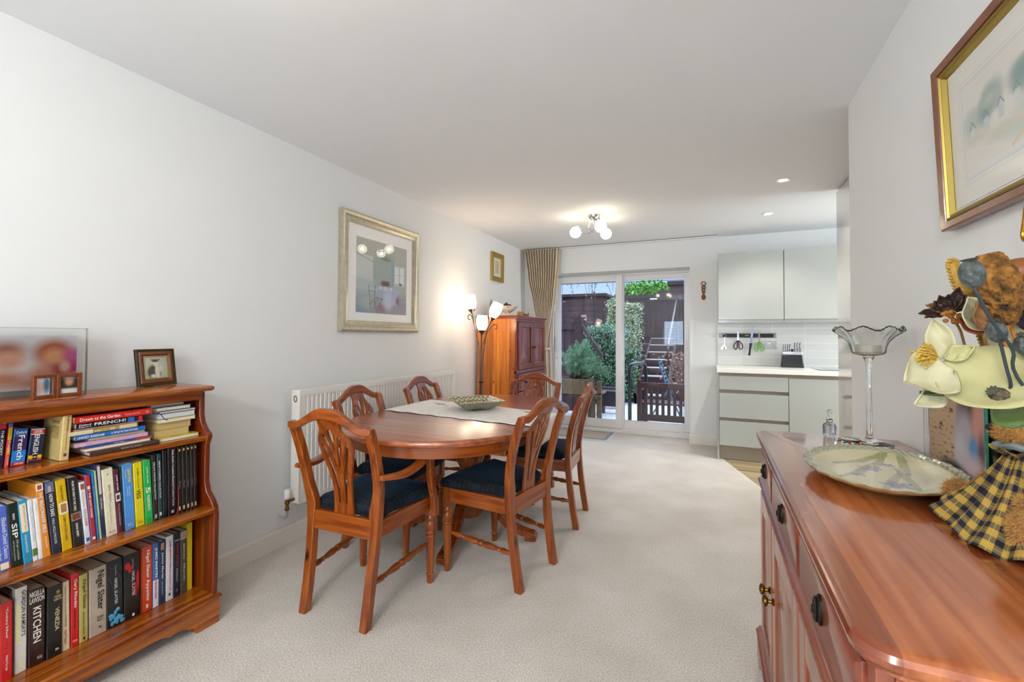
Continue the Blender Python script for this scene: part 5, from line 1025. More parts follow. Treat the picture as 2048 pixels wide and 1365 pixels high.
MB().frame(w-.058, h-.058, .005, .008, M=Matrix.Translation((0, 0, h/2)), prof=[(0, 0), (0, -.009), (.004, -.008), (.005, 0)]).build('gilt_slip', plain('gold_slip', '#b89b3c', .25, metal=.8), t, ang=20)
MB().box(-w/2+.02, w/2-.02, -.004, .0, .02, h-.02).build('backing', M_black, t, smooth=False)
picture('photo', (-w/2+.033, -.0045, .033), (1, 0, 0), (0, 0, 1), w-.066, h-.066, 60, 60, '#a9aa9a', [('e', .3, .6, .5, .5, '#c2c4b4', .6), ('e', .42, .28, .30, .34, '#46493c', .2), ('e', .56, .30, .10, .30, '#d8d6c8', .3), ('r', .5, .0, .64, .35, '#cfcdbf', .08), ('e', .50, .66, .085, .13, '#d3cdb8', .25), ('e', .49, .80, .14, .05, '#3c4034', .2), ('r', .30, .83, .70, .88, '#3a3e34', .05), ('e', .38, .10, .12, .08, '#d5d2c4', .4), ('e', .70, .42, .10, .14, '#c9c7b8', .5)], M_artm, t)
MB().box(-.02, .02, .0, .004, 0, .10, Matrix.Translation((0, .048, .0)) @ Matrix.Rotation(R(24), 4, 'X')).build('strut', M_black, t, smooth=False)
# ================================================================== sideboard
SBX, SBY = .597, 2.022
SBL = 1.367
t = thing('sideboard', 'long reddish pine sideboard with drawers and panelled doors along the right wall', 'sideboard', (SBX, SBY, 0)); t.rotation_euler.z = PI
fx = .419; y0, y1 = .035, SBL-.030
def rr_outline(x1, ya, yb, r, n=8):
    o = [(0, ya)]+[(x1-r+r*math.sin(R(90)*i/n), ya+r-r*math.cos(R(90)*i/n)) for i in range(n+1)]+[(x1-r+r*math.cos(R(90)*i/n), yb-r+r*math.sin(R(90)*i/n)) for i in range(n+1)]+[(0, yb)]
    return o
rings = []
for z, k in ((.822, .016), (.826, .010), (.831, .010), (.834, .004), (.840, 0), (.848, -.001), (.855, .002), (.859, .007), (.860, .012)): rings.append([(x, y, z) for x, y in rr_outline(.442-k, k, SBL-k, .045)])
MB().loft(rings).build('top', M_dy, t, ang=28)
MB().box(0, fx-.02, y0, y0+.02, .06, .824).build('side_panel', M_dend, t, .002); MB().box(0, fx-.02, y1-.02, y1, .06, .824).build('side_panel', M_dend, t, .002)
MB().box(0, .006, y0+.02, y1-.02, .08, .82).box(.006, fx-.02, y0+.02, y1-.02, .08, .10).box(.006, fx-.02, y0+.02, y1-.02, .66, .675).build('interior', M_dend, t, smooth=False)
dv = [y0+.02, .4025, .8745, y1-.02]
b = MB()
b.box(fx-.02, fx, y0, dv[0]+.010, .08, .824).box(fx-.02, fx, dv[3]-.010, y1, .08, .824)
for q in dv[1:3]: b.box(fx-.02, fx, q-.012, q+.012, .08, .824)
b.box(fx-.019, fx-.001, y0+.001, y1-.001, .808, .823).box(fx-.019, fx-.001, y0+.001, y1-.001, .655, .69).box(fx-.019, fx-.001, y0+.001, y1-.001, .081, .11); b.build('face_frame', M_dz, t, .002)
r = [(fx, .650), (fx+.010, .652), (fx+.012, .658), (fx+.008, .662), (fx+.014, .668), (fx+.018, .676), (fx+.014, .682), (fx+.008, .685), (fx+.010, .690), (fx, .694)]
MB().loft([[(x, y, z) for x, z in r] for y in (y0-.003, y1+.003)]).build('waist_moulding', M_ddy, t, ang=30)
for k in range(3):
    a, c = dv[k]+.011+(0 if k else -.0), dv[k+1]-.011
    d = MB().loft([[(fx-.004, a+.001, .696), (fx-.004, c-.001, .696), (fx-.004, c-.001, .808), (fx-.004, a+.001, .808)], [(fx+.005, a+.001, .696), (fx+.005, c-.001, .696), (fx+.005, c-.001, .808), (fx+.005, a+.001, .808)], [(fx+.011, a+.010, .704), (fx+.011, c-.010, .704), (fx+.011, c-.010, .800), (fx+.011, a+.010, .800)]]).build('drawer', M_ddy, t, .001)
    ym = (a+c)/2; M = Matrix.Translation((fx+.011, ym, .757)) @ Matrix.Rotation(R(90), 4, 'Y')
    b = MB(); b.loft([[(.026*math.cos(2*PI*q/24)*s_, .015*math.sin(2*PI*q/24)*s_, z) for q in range(24)] for z, s_ in ((0, 1), (.003, 1), (.006, .85), (.006, .7), (.004, .66), (.004, .5), (.010, .40), (.014, .2))], M=M); b.tube([(.020*math.cos(2*PI*q/24), .011*math.sin(2*PI*q/24), .008) for q in range(24)], .0022, 6, closed=True, M=M)
    lab(b.build('handle', plain('blackened_bronze', '#2c2620', .35, metal=.8), d), 'oval dark bronze ring pull')
    dd = pdoor('door', a+.001, c-.001, .113, .645, fx+.012, t, M_dz, .062)
    for q in (((c-.035),) if k == 0 else ((a+.035),)):
        kb = MB().lathe([(.010, 0), (.011, .003), (.006, .006), (.0055, .014), (.012, .017), (.0165, .021), (.0165, .026), (.012, .029), (.006, .031), (0, .031)], 18, M=Matrix.Translation((fx+.012, q, .415+.012*k)) @ Matrix.Rotation(R(90), 4, 'Y')); lab(kb.build('knob', M_brass, dd), 'turned brass knob')
P = bracket(SBL-.03); vs, fs = cut_board([P], .018, .002)
Mx = Matrix(((0, 0, 1, fx+.014), (1, 0, 0, .016), (0, .78, 0, 0), (0, 0, 0, 1)))
MB().add(vs, fs, Mx).build('plinth', M_ddy, t, ang=30)
MB().box(0, fx+.005, .016, .034, 0, .09).box(0, fx+.005, SBL-.032, SBL-.014, 0, .09).build('plinth_side', M_dend, t, .002)
r = [(fx, .086), (fx+.024, .088), (fx+.027, .094), (fx+.020, .100), (fx+.016, .108), (fx, .112)]
MB().loft([[(x, y, z) for x, z in r] for y in (.014, SBL-.012)]).build('plinth_moulding', M_ddy, t, ang=30)
ZS_ = .8605
# crystal bottle
M_cry = plain('cut_crystal', '#f2f6fa', .02, trans=1, ior=1.52)
t = thing('scent_bottle', 'small square cut crystal bottle with ball stopper on the far end of the sideboard', 'bottle', (.392, 1.985, ZS_), R(20)); t.scale = (.74, .74, 1)
b = MB(); b.loft([[(x*k, y*k, z) for x, y in ((-1, -.8), (-.8, -1), (.8, -1), (1, -.8), (1, .8), (.8, 1), (-.8, 1), (-1, .8))] for z, k in ((0, .020), (.006, .022), (.040, .0225), (.048, .016), (.052, .010), (.060, .010), (.062, .012))])
b.build('bottle_body', M_cry, t, ang=15)
b = MB()
for s_ in range(4):
    M = Matrix.Rotation(s_*PI/2, 4, 'Z')
    for i in range(-2, 3):
        for sg in (-1, 1): b.tube([(-.016, -.0222, .022+i*.008-sg*.010), (.016, -.0222, .022+i*.008+sg*.010)], .0009, 4, M=M)
b.build('cut_pattern', M_cry, t); lab(MB().lathe([(.011, .062), (.0125, .064), (.0125, .066), (.009, .067)], 20).build('collar', M_chrome, t), 'thin silver collar')
MB().lathe([(.006, .064), (.006, .072), (.0045, .074)], 14).ball((0, 0, .086), .013, n=20, k=12).build('stopper', M_cry, t)
# tall glass candle stand
t = thing('candle_holder', 'tall clear glass candle holder with frilled cup on the sideboard', 'candle holder', (.492, 1.915, ZS_))
M_gl = plain('clear_blown_glass', '#fafcfc', .02, trans=1, ior=1.45)
MB().lathe([(.001, .000), (.066, .000), (.067, .003), (.05, .007), (.025, .012), (.012, .020), (.009, .03), (.0085, .16), (.009, .27), (.012, .285), (.016, .292), (.018, .298), (.001, .299)], 40).build('stem', M_gl, t)
rings = []; n = 96
for z, r, fr in ((.299, .016, 0), (.304, .040, 0), (.310, .047, .0), (.330, .050, .02), (.350, .057, .04), (.370, .072, .07), (.386, .092, .08), (.392, .098, .08)):
    r *= 1; rb_ = [r*(1+fr*.6*math.cos(8*2*PI*q/n)+.014*(q % 2)) for q in range(n)]
    rings.append([(rb_[q]*math.cos(2*PI*q/n), rb_[q]*math.sin(2*PI*q/n), z+fr*.09*math.cos(16*PI*q/n+PI)+.0008*math.cos(48*2*PI*q/n)) for q in range(n)])
inner = [[(x*.965, y*.965, z+.001) for x, y, z in rg_] for rg_ in rings[::-1]]
inner[-1] = [(x*.2, y*.2, z+.004) for x, y, z in rings[1]]; inner[-2] = [(x*.94, y*.94, z+.002) for x, y, z in rings[2]]
MB().loft(rings+inner, caps=False).build('frilled_cup', plain('frosted_fluted_glass', '#f4f6f6', .10, trans=1, ior=1.4), t, ang=60)
o = MB().lathe([(.036, 0), (.037, .002), (.037, .028), (.034, .030), (.004, .029)], 30).tube([(0, 0, .028), (.001, 0, .038)], .001, 5).build('candle', plain('ivory_wax', '#e6dcc6', .5)); o.location = (.492, 1.915, ZS_+.3066); tag(o, 'short ivory candle inside the frilled glass cup', 'candle')
t = thing('glass_trinket', 'round glass trinket box with red and green stones beside the candle holder foot', 'trinket box', (.425, 1.865, ZS_)); 
MB().lathe([(.001, 0), (.032, 0), (.034, .003), (.032, .016), (.030, .019), (.001, .021)], 28).build('glass_box', M_gl, t)
for col, ph in (('#c01820', 0), ('#2f8a3c', .5), ('#d8d4c8', .25)):
    b = MB()
    for q in range(7): a = 2*PI*(q+ph)/7; b.ball((.031*math.cos(a), .031*math.sin(a), .010), .005, .005, .004, 8, 5)
    b.build('stones', plain('stone_'+col[1:], col, .15, coat=1), t)
# platter
t = thing('platter', 'oval cream pottery platter with blue irises and wavy green rim', 'platter', (.392, 1.447, ZS_), R(-13)); 
M_pl = painted('glazed_platter', .25, coat=1, coat_rough=.05)
rng = np.random.default_rng(3); nr, na = 46, 220; AX, AY = .163, .240
vs = []; cs = []; base = np.array(lin('#e6dcb0')); rimc = np.array(lin('#5f7048')); 
irises = [(-.02, .05, .8), (.03, -.08, 1.0), (-.045, -.03, .5), (.05, .04, .4), (.02, .12, .5)]
for i in range(nr+1):
    f = i/nr
    for j in range(na):
        a = 2*PI*j/na; wv = 1+(.012*math.cos(a*26)+.008*math.sin(a*15))*smooth((f-.8)/.2); x = AX*f*math.cos(a)*wv; y = AY*f*math.sin(a)*wv
        z = .010+.022*smooth((f-.55)/.45)+.004*smooth((f-.93)/.07)
        vs.append((x, y, z)); c = base*(1+.03*rng.standard_normal())
        c = c*(1-.35*smooth((f-.5)/.4)*(.5+.5*math.sin(a*3+f*5)))+np.array(lin('#b7ac6a'))*(.35*smooth((f-.5)/.4)*(.5+.5*math.sin(a*3+f*5)))
        for k, (x0_, y0_, ang_) in enumerate([(-.09, -.10, 1.1), (.0, -.16, 1.35), (.07, -.12, 1.7), (-.05, .0, 1.2), (.06, .03, 1.6), (-.10, .05, .9)]):
            dx, dy = x-x0_, y-y0_; u = dx*math.cos(ang_)+dy*math.sin(ang_); v = -dx*math.sin(ang_)+dy*math.cos(ang_)-.12*u*u
            if 0 < u < .22:
                wl = .004+.006*math.sin(PI*u/.22); 
                if abs(v) < wl: c = c*.35+np.array(lin('#7f8a48'))*.65
        for x0_, y0_, s_ in irises:
            dx, dy = x-x0_, y-y0_; r_ = math.hypot(dx, dy); th = math.atan2(dy, dx)
            if r_ < .036*s_*(.45+.55*abs(math.cos(th*2.5+x0_*40))): k_ = .92-.3*(r_/.04); c = c*(1-k_)+np.array(lin('#5f6ca4'))*k_
            if r_ < .007*s_: c = np.array(lin('#c99a4a'))
        if f > .86:
            k_ = smooth((f-.86)/.03); tx = .5+.5*math.sin(a*52)*math.cos(f*90); c = c*(1-k_)+k_*(rimc*tx*1.1+np.array(lin('#d9d3b0'))*(1-tx))
        cs.append((*np.clip(c, 0, 1), 1))
fs = [(i*na+j, i*na+(j+1) % na, (i+1)*na+(j+1) % na, (i+1)*na+j) for i in range(nr) for j in range(na)]
me = bpy.data.meshes.new('painted_face'); me.from_pydata(vs, [], fs); ca = me.color_attributes.new('Col', 'FLOAT_COLOR', 'POINT'); ca.data.foreach_set('color', np.array(cs).ravel()); link('painted_face', me, M_pl, t, ang=60)
MB().loft([[(AX*k*math.cos(2*PI*q/110)*(1+(.012*math.cos(2*PI*q/110*26) if k > .95 else 0)), AY*k*math.sin(2*PI*q/110)*(1+(.012*math.cos(2*PI*q/110*26) if k > .95 else 0)), z) for q in range(110)] for z, k in ((.0, .02), (.0, .60), (.006, .62), (.012, .75), (.030, .985), (.0345, 1.0), (.0352, .995))], caps=False).build('underside', plain('unglazed_rim', '#b98f5a', .6), t, ang=60)
# glass photo block
t = thing('photo_frame', 'clear glass block frame with blurred photo leaning at the wall on the sideboard', 'photo frame', (.572, 1.36, ZS_)); 
MB().box(-.006, .008, -.035, .345, 0, .245).build('glass_block', M_acr, t, .003)
MB().box(-.012, -.007, .0, .004, .005, .240).build('green_glass_edge', plain('green_glass_edge', '#1e7f66', .15, coat=1), t)
fr = [('r', 0, 0, .52, 1, '#b79a78', .02), ('r', .0, .93, 1, 1, '#3b3640', .05), ('r', .52, .0, 1, 1, '#9a8f98', .1), ('e', .70, .72, .14, .26, '#4f2e2c', .4), ('e', .66, .45, .16, .30, '#a79fa8', .3), ('e', .58, .30, .10, .2, '#b8b2b8', .4), ('e', .86, .62, .08, .30, '#c58e7c', .5), ('e', .80, .38, .07, .14, '#4f86b8', .4), ('e', .92, .35, .06, .2, '#5a3c4c', .5), ('e', .80, .15, .15, .15, '#cdb4c0', .6), ('r', .0, .0, .6, .06, '#2c2826', .06), ('e', .45, .10, .2, .08, '#4a4440', .4)]
rg = random.Random(2)
for i in range(60): u, v = .03+.42*rg.random(), .1+.8*rg.random(); fr.append(('r', u, v, u+.02+.05*rg.random(), v+.008+.03*rg.random()*(i % 4 == 0), '#6a5440' if i % 3 else '#453528', .006))
picture('photo', (-.0072, .300, .006), (0, -1, 0), (0, 0, 1), .296, .232, 110, 90, '#b79a78', fr, M_artm, t)
b = MB(); b.box(-.0078, -.0070, -.001, .302, .002, .006).box(-.0078, -.0070, .299, .303, .002, .24); b.build('silver_edge', M_chrome, t)

# ================================================================== teddy bear in a tartan cloth
def mat_tartan():
    m, nt, p = new_mat('navy_gold_tartan'); N = nt.nodes.new; L = nt.links.new
    uv = N('ShaderNodeUVMap'); uv.uv_map = 'UVMap'; s = N('ShaderNodeSeparateXYZ'); L(uv.outputs[0], s.inputs[0])
    def band(sock, k, thr, off=0):
        a = N('ShaderNodeMath'); a.operation = 'MULTIPLY_ADD'; a.inputs[1].default_value = k; a.inputs[2].default_value = off; L(sock, a.inputs[0])
        f = N('ShaderNodeMath'); f.operation = 'FRACT'; L(a.outputs[0], f.inputs[0]); c = N('ShaderNodeMath'); c.operation = 'LESS_THAN'; c.inputs[1].default_value = thr; L(f.outputs[0], c.inputs[0]); return c.outputs[0]
    def mix(f, a, b, bl='MIX'):
        x = N('ShaderNodeMix'); x.data_type = 'RGBA'; x.blend_type = bl
        L(f, x.inputs[0])
        for i, v in ((6, a), (7, b)):
            if isinstance(v, tuple): x.inputs[i].default_value = v
            else: L(v, x.inputs[i])
        return x.outputs[2]
    A1, B1 = band(s.outputs[0], 1, .45), band(s.outputs[1], 1, .45)
    ad = N('ShaderNodeMath'); ad.operation = 'ADD'; L(A1, ad.inputs[0]); L(B1, ad.inputs[1])
    r = N('ShaderNodeValToRGB'); r.color_ramp.interpolation = 'CONSTANT'; e = r.color_ramp.elements; e[0].position = 0; e[0].color = (*lin('#bb9530'), 1); e[1].position = .4; e[1].color = (*lin('#6f5e38'), 1); x = e.new(.8); x.color = (*lin('#15192e'), 1)
    hf = N('ShaderNodeMath'); hf.operation = 'MULTIPLY'; hf.inputs[1].default_value = .5; L(ad.outputs[0], hf.inputs[0]); L(hf.outputs[0], r.inputs[0]); out = r.outputs[0]
    for sck, off in ((s.outputs[0], .27), (s.outputs[1], .27)): out = mix(band(sck, 1, .035, off), out, (*lin('#a59a74'), 1))
    L(out, p.inputs['Base Color']); p.inputs['Roughness'].default_value = .9
    return m
M_tart = mat_tartan()
def uvmesh(name, P, nu, nv, su, sv, mat, parent, solid=.0015):
    vs = [P(i/nu, j/nv) for i in range(nu+1) for j in range(nv+1)]; fs = [(i*(nv+1)+j, i*(nv+1)+j+1, (i+1)*(nv+1)+j+1, (i+1)*(nv+1)+j) for i in range(nu) for j in range(nv)]
    me = bpy.data.meshes.new(name); me.from_pydata(vs, [], fs); ul = me.uv_layers.new(name='UVMap')
    for l_ in me.loops: i, j = divmod(l_.vertex_index, nv+1); ul.data[l_.index].uv = (su*i/nu, sv*j/nv)
    return link(name, me, mat, parent, ang=80, solid=solid)
BCX, BCY = .520, 1.085
t = thing('teddy_bear', 'small brown furry teddy bear sitting in navy and gold tartan on the sideboard', 'teddy bear', (BCX, BCY, ZS_))
def fur(parent, name, balls, dens=2600, ln=.010, col='#cf9c4e'):
    b = MB(); rr = random.Random(9)
    for c, r_ in balls: b.ball(c, r_[0]*.93, r_[1]*.93, r_[2]*.93, 16, 10)
    o = b.build(name, plain('brown_plush', '#a8763a', .95, noise=.2, nscale=60), parent)
    f = MB()
    for c, r_ in balls:
        for _ in range(int(dens*(r_[0]+r_[1]+r_[2])*9)):
            n = Vector((rr.gauss(0, 1), rr.gauss(0, 1), rr.gauss(0, 1))).normalized(); p_ = Vector((c[0]+n.x*r_[0]*.92, c[1]+n.y*r_[1]*.92, c[2]+n.z*r_[2]*.92))
            if any((Vector(((p_.x-c2[0])/r2[0], (p_.y-c2[1])/r2[1], (p_.z-c2[2])/r2[2])).length < .85) for c2, r2 in balls if c2 != c): continue
            d = (n+Vector((rr.gauss(0, .45), rr.gauss(0, .45), rr.gauss(-.2, .4)))).normalized(); s_ = d.cross(Vector((rr.gauss(0, 1), rr.gauss(0, 1), rr.gauss(0, 1)))).normalized()*.0006; L_ = ln*(.6+.6*rr.random())
            k = len(f.v); f.v += [tuple(p_-s_), tuple(p_+s_), tuple(p_+d*L_)]; f.f.append((k, k+1, k+2))
    me = bpy.data.meshes.new('fur'); me.from_pydata(f.v, [], f.f); fo = link('fur', me, plain('golden_fur', col, .8, noise=.3, nscale=150, sheen=.4), o, smooth=False); fo['kind'] = 'stuff'; return o
fur(t, 'body', [((0, 0, .075), (.045, .045, .072)), ((-.014, .015, .202), (.036, .036, .037)), ((-.032, .03, .190), (.017, .018, .016)), ((.012, -.004, .238), (.013, .010, .014)), ((-.03, .035, .238), (.012, .010, .013)), ((-.048, .170, .036), (.022, .030, .026)), ((-.03, .115, .052), (.020, .052, .022)), ((.018, .195, .048), (.026, .028, .034)), ((.015, .13, .03), (.022, .05, .022)), ((-.058, -.07, .045), (.018, .030, .030)), ((-.04, -.05, .075), (.018, .03, .024))])
MB().ball((-.049, .042, .196), .008, .008, .006).build('nose', M_black, t)
for dx, dy in ((-.046, .018), (-.022, .052)): MB().ball((dx, dy, .213), .0042).build('eye', plain('glass_eye', '#0a0705', .05, coat=1), t)
b = MB(); b.tube([(-.012+.028*math.cos(2*PI*q/24), .012+.028*math.sin(2*PI*q/24), .168+.003*math.sin(q)) for q in range(24)], .007, 8, closed=True); b.ball((-.04, .03, .165), .014, .006, .009).ball((-.028, .044, .163), .014, .006, .009); b.build('grey_ribbon', plain('grey_blue_ribbon', '#7f8c8c', .5), t)
hem = [Vector(v) for v in [(-.112, .105, .010), (-.105, .04, .004), (-.118, -.02, .004), (-.100, -.075, .004), (-.070, -.10, .006), (.0, -.115, .006), (.05, -.08, .01), (.062, .0, .012), (.05, .08, .02), (-.005, .10, .045), (-.05, .115, .040), (-.095, .118, .026)]]
hp = catmull([tuple(v) for v in hem], 8)
def skirt_p(u, v):
    k = u*len(hp); i = int(k) % len(hp); f = k-int(k); a = Vector(hp[i]); c = Vector(hp[(i+1) % len(hp)]); h_ = a+(c-a)*f; ang = 2*PI*u+2.4
    top = Vector((-.012+.024*math.cos(ang), .012+.024*math.sin(ang), .158)); p_ = top+(h_-top)*v
    fold = math.sin(u*2*PI*9+v*1.5)*(.002+.017*v*(1-.35*v)); d = Vector((h_.x-top.x, h_.y-top.y, 0)).normalized() if (h_-top).length else Vector((1, 0, 0))
    bulge = -.010*math.sin(PI*v); return tuple(p_+Vector((0, 0, bulge+fold*.5))+d*(fold*.6+bulge*.3))
uvmesh('tartan_dress', skirt_p, 200, 50, 24, 7.2, M_tart, t)
def collar_p(u, v):
    a = 2*PI*u; r_ = .026+.020*v+.004*math.sin(a*9); return (-.012+r_*math.cos(a), .012+r_*math.sin(a), .152+.012*v+.004*math.sin(a*9+1))
uvmesh('collar_frill', collar_p, 90, 6, 8, 1.0, M_tart, t)

# ================================================================== dried flowers in a vase
FY = .82
VX, VY = .475, .79
t = thing('vase', 'stoneware vase at the near end of the sideboard holding dried flowers', 'vase', (VX, VY, ZS_))
MB().lathe([(.001, 0), (.034, 0), (.036, .004), (.05, .04), (.052, .07), (.040, .11), (.026, .135), (.024, .15), (.029, .158), (.025, .158), (.021, .145), (.001, .02)], 32).build('vase_body', plain('brown_stoneware', '#7a5a3c', .4, noise=.2, nscale=20), t)
def F(px, py, y=FY): v = at(px, py, 1, y); return v
def stem(par, pts, r, mat, nm='stem'): return MB().tube(catmull([tuple(p) for p in pts], 6, closed=False), r, 8).build(nm, mat, par)
VT = Vector((VX, VY, ZS_+.13)); VI = Vector((VX, VY, ZS_+.02))
M_stemg = plain('grey_blue_stem', '#2c363c', .6); M_stemb = plain('tan_stem', '#8a6a34', .7); M_stemo = plain('orange_stem', '#b87420', .6); M_leafg = plain('olive_leaf', '#50602c', .6)
def petal_mesh(base, tip, width, nrm, cup=.012, curl=.01, wav=.002, n=16, m=10, prof=None, twist=0):
    base, tip, nrm = Vector(base), Vector(tip), Vector(nrm).normalized(); d = tip-base; L_ = d.length; d.normalize(); sd = d.cross(nrm).normalized(); nrm = sd.cross(d).normalized(); vs = []
    for i in range(n+1):
        u = i/n; w = width*.5*(math.sin(PI*min(1, u**.85*.985+.015))**.85 if prof is None else prof(u))
        for j in range(m+1):
            v = 2*j/m-1; a = twist*u
            off = sd*math.cos(a)*(v*w)+nrm*(math.sin(a)*v*w+cup*(v*v-.4)*math.sin(PI*u)+curl*u*u+wav*math.sin(u*13+v*4)); vs.append(tuple(base+d*(L_*u)+off))
    fs = [(i*(m+1)+j, i*(m+1)+j+1, (i+1)*(m+1)+j+1, (i+1)*(m+1)+j) for i in range(n) for j in range(m)]; return vs, fs
M_petal = plain('cream_petal', '#c4bd98', .7, noise=.10, nscale=25); M_petg = plain('green_cream_petal', '#b5af7c', .7, noise=.14, nscale=18)
VN = Vector((-.38, -.9, .1))
def petal(par, base, tip, width, nrm, mat=None, nm='petal', **k):
    edged = mat is None and width > .035
    vs, fs = petal_mesh(base, tip, width, nrm, **k); o = MB().add(vs, fs).build(nm, mat or M_petal, par, ang=80, solid=.0014, subsurf=0)
    if not edged: return o
    ed = MB(); n_, m_ = k.get('n', 16), k.get('m', 10); E_ = [vs[i*(m_+1)] for i in range(n_+1)]+[vs[i*(m_+1)+m_] for i in range(n_, -1, -1)]
    ed.tube(E_, .00035, 5, closed=True); ed.build('edge', plain('brown_petal_edge', '#7a5f28', .7), o); return o
# magnolia
c0 = F(1893, 722, .80)
t = thing('magnolia', 'large cream fabric magnolia at the left of the dried arrangement', 'flower', tuple(c0)); t['group'] = 'dried and fabric flowers in the arrangement'
def RL(px, py, y=.80): return F(px, py, y)-c0
petal(t, RL(1891, 718), RL(1868, 636, .81), .030, VN, cup=.014, curl=-.006)
petal(t, RL(1908, 742, .79), RL(1804, 768, .77), .068, VN+Vector((0, 0, .25)), cup=.022, curl=.006)
petal(t, RL(1905, 778, .79), RL(1821, 806, .79), .030, VN+Vector((0, 0, -.4)), cup=.010)
petal(t, RL(1888, 722, .80), RL(2066, 808, .74), .088, VN+Vector((0, .1, .3)), M_petg, cup=.020, curl=.010, prof=lambda u: math.sin(PI*min(1, .08+u*.9))**.6)
petal(t, RL(1889, 717, .795), RL(1953, 699, .785), .022, VN+Vector((0, 0, .3)), M_petg, cup=.006)
petal(t, RL(1840, 785, .785), RL(1985, 796, .78), .020, (0, -.3, 1), M_leafg, nm='leaf', cup=.004)
b = MB(); rr = random.Random(4); cc = RL(1853, 716, .79)
for q in range(110): a = rr.uniform(-.6, .6); dx = -RGT*(.010+.024*rr.random())+UPV*rr.gauss(.002, .008)+FWD*rr.gauss(0, .006); b.tube([tuple(cc+RGT*.016), tuple(cc+RGT*.016+dx*.6), tuple(cc+RGT*.012+dx*.85)], [.0007, .0007, .0014], 5)
lab(b.build('stamens', plain('ochre_stamens', '#cda544', .8, noise=.3, nscale=200), t), 'ochre yellow centre')
stem(t, [RL(1895, 725), RL(1912, 745, .80), RL(1980, 800, .80), VT-c0, VI-c0], .0022, M_leafg)
# big green leaf at right
# dark star flower
c0 = F(1903, 622, .83); t = thing('dried_flower', 'dark brown pointed dried flower with orange centre above the magnolia', 'flower', tuple(c0)); t['group'] = 'dried and fabric flowers in the arrangement'
M_dark = plain('dark_brown_petal', '#35211a', .6, noise=.3, nscale=60)
for px, py, w_ in ((1834, 633, .012), (1846, 614, .012), (1862, 604, .013), (1876, 591, .014), (1898, 590, .013), (1921, 578, .016), (1932, 596, .014), (1848, 641, .010), (1866, 640, .010), (1938, 613, .011), (1857, 622, .012)):
    petal(t, RL(1900+(px-1900)*.15, 622, .83), RL(px, py, .83), w_, VN+Vector((0, 0, .2)), M_dark if px not in (1836, 1846) else plain('tan_petal', '#7d5c34', .7), cup=.006, n=10, m=6)
b = MB()
for q in range(26): a = rr.random()*2*PI; d = RGT*math.cos(a)*.018+UPV*(math.sin(a)*.008-.004)-FWD*.004; b.ball(tuple(RL(1903, 629, .826)+d*rr.random()**.5), .0035, .0035, .003, 8, 5)
b.build('flower_centre', plain('orange_brown_centre', '#a8661c', .8, noise=.3, nscale=200), t)
stem(t, [RL(1901, 633, .83), RL(1920, 660, .83), RL(1933, 700, .83), RL(1965, 760, .82), VT-c0, VI-c0], .0017, M_stemb)
def pod(px, py, y, r, pts, label, col='#4c5452'):
    c0 = F(px, py, y); t = thing('poppy_seed_head', label, 'seed head', tuple(c0)); t['group'] = 'poppy seed heads in the arrangement'
    d = (c0-(F(*pts[0]) if pts else c0)).normalized(); M = d.to_track_quat('Z', 'Y').to_matrix().to_4x4() @ Matrix.Diagonal((.52, .52, .74, 1))
    b = MB(); n = 40; rings = []
    for i in range(15):
        a = -PI/2+PI*i/14*.92; rr_ = r*max(.12, math.cos(a)); rings.append([((rr_*(1+.03*math.cos(10*2*PI*q/n)))*math.cos(2*PI*q/n), (rr_*(1+.03*math.cos(10*2*PI*q/n)))*math.sin(2*PI*q/n), r*1.02*math.sin(a)) for q in range(n)])
    b.loft(rings, M=M); b.build('seed_pod', plain('pod_'+col[1:], col, .6, noise=.75, nscale=110, bump=.5, bscale=160), t)
    b = MB(); b.loft([[(r*k*(1+(.18*math.cos(9*2*PI*q/n) if k > .4 else 0))*math.cos(2*PI*q/n), r*k*(1+(.18*math.cos(9*2*PI*q/n) if k > .4 else 0))*math.sin(2*PI*q/n), z*r) for q in range(n)] for z, k in ((.92, .3), (1.0, .55), (1.08, .62), (1.05, .3), (1.12, .02))], M=M); b.build('pod_crown', plain('pod_crown', '#4a4a3c', .8), t)
    stem(t, [-d*r*.66]+[F(*q_)-c0 for q_ in pts]+[VT-c0, VI-c0], .0018, M_stemg)
pod(1944, 548, .70, .0225, [(1953, 585, .70), (1982, 640, .71), (2025, 700, .73), (2052, 780, .75)], 'largest grey poppy seed head, highest at the front of the arrangement')
pod(1993, 664, .74, .0185, [(2003, 695, .74), (2020, 760, .75), (2050, 830, .77)], 'middle grey poppy seed head, below the brown textured pod')
pod(2050, 690, .74, .018, [(2056, 730, .75), (2066, 800, .77)], 'grey poppy seed head cut by the right edge of the picture')
pod(2003, 795, .76, .020, [(2030, 815, .77), (2050, 850, .78)], 'small brown withered seed head low on the right', '#5c4e3c')
# large brown textured pod
c0 = F(1993, 575, .79); t = thing('dried_seed_pod', 'large rough brown pitted seed pod behind the poppy heads', 'seed pod', tuple(c0)); t['group'] = 'dried and fabric flowers in the arrangement'
b = MB(); n = 48; rings = []; rr = random.Random(12)
ax = (RL(2015, 650, .79)-RL(1975, 508, .79)); Lx = ax.length; M = Matrix.Translation(RL(1975, 508, .79)) @ ax.to_track_quat('Z', 'Y').to_matrix().to_4x4()
for i in range(33):
    u = i/32; r_ = .028*(math.sin(PI*min(1, .07+u*.86)))**.6*(1.1-.25*u); rings.append([((r_+.0018*math.sin(q*1.9+i*1.3)*math.cos(q*.7-i*.9)+rr.gauss(0, .0004))*math.cos(2*PI*q/n), (r_+.0018*math.sin(q*1.9+i*1.3)*math.cos(q*.7-i*.9)+rr.gauss(0, .0004))*math.sin(2*PI*q/n)*.8, Lx*u) for q in range(n)])
b.loft(rings, M=M); b.build('pod_body', plain('pitted_brown_pod', '#7d5218', .8, noise=.8, nscale=80, bump=.9, bscale=90), t)
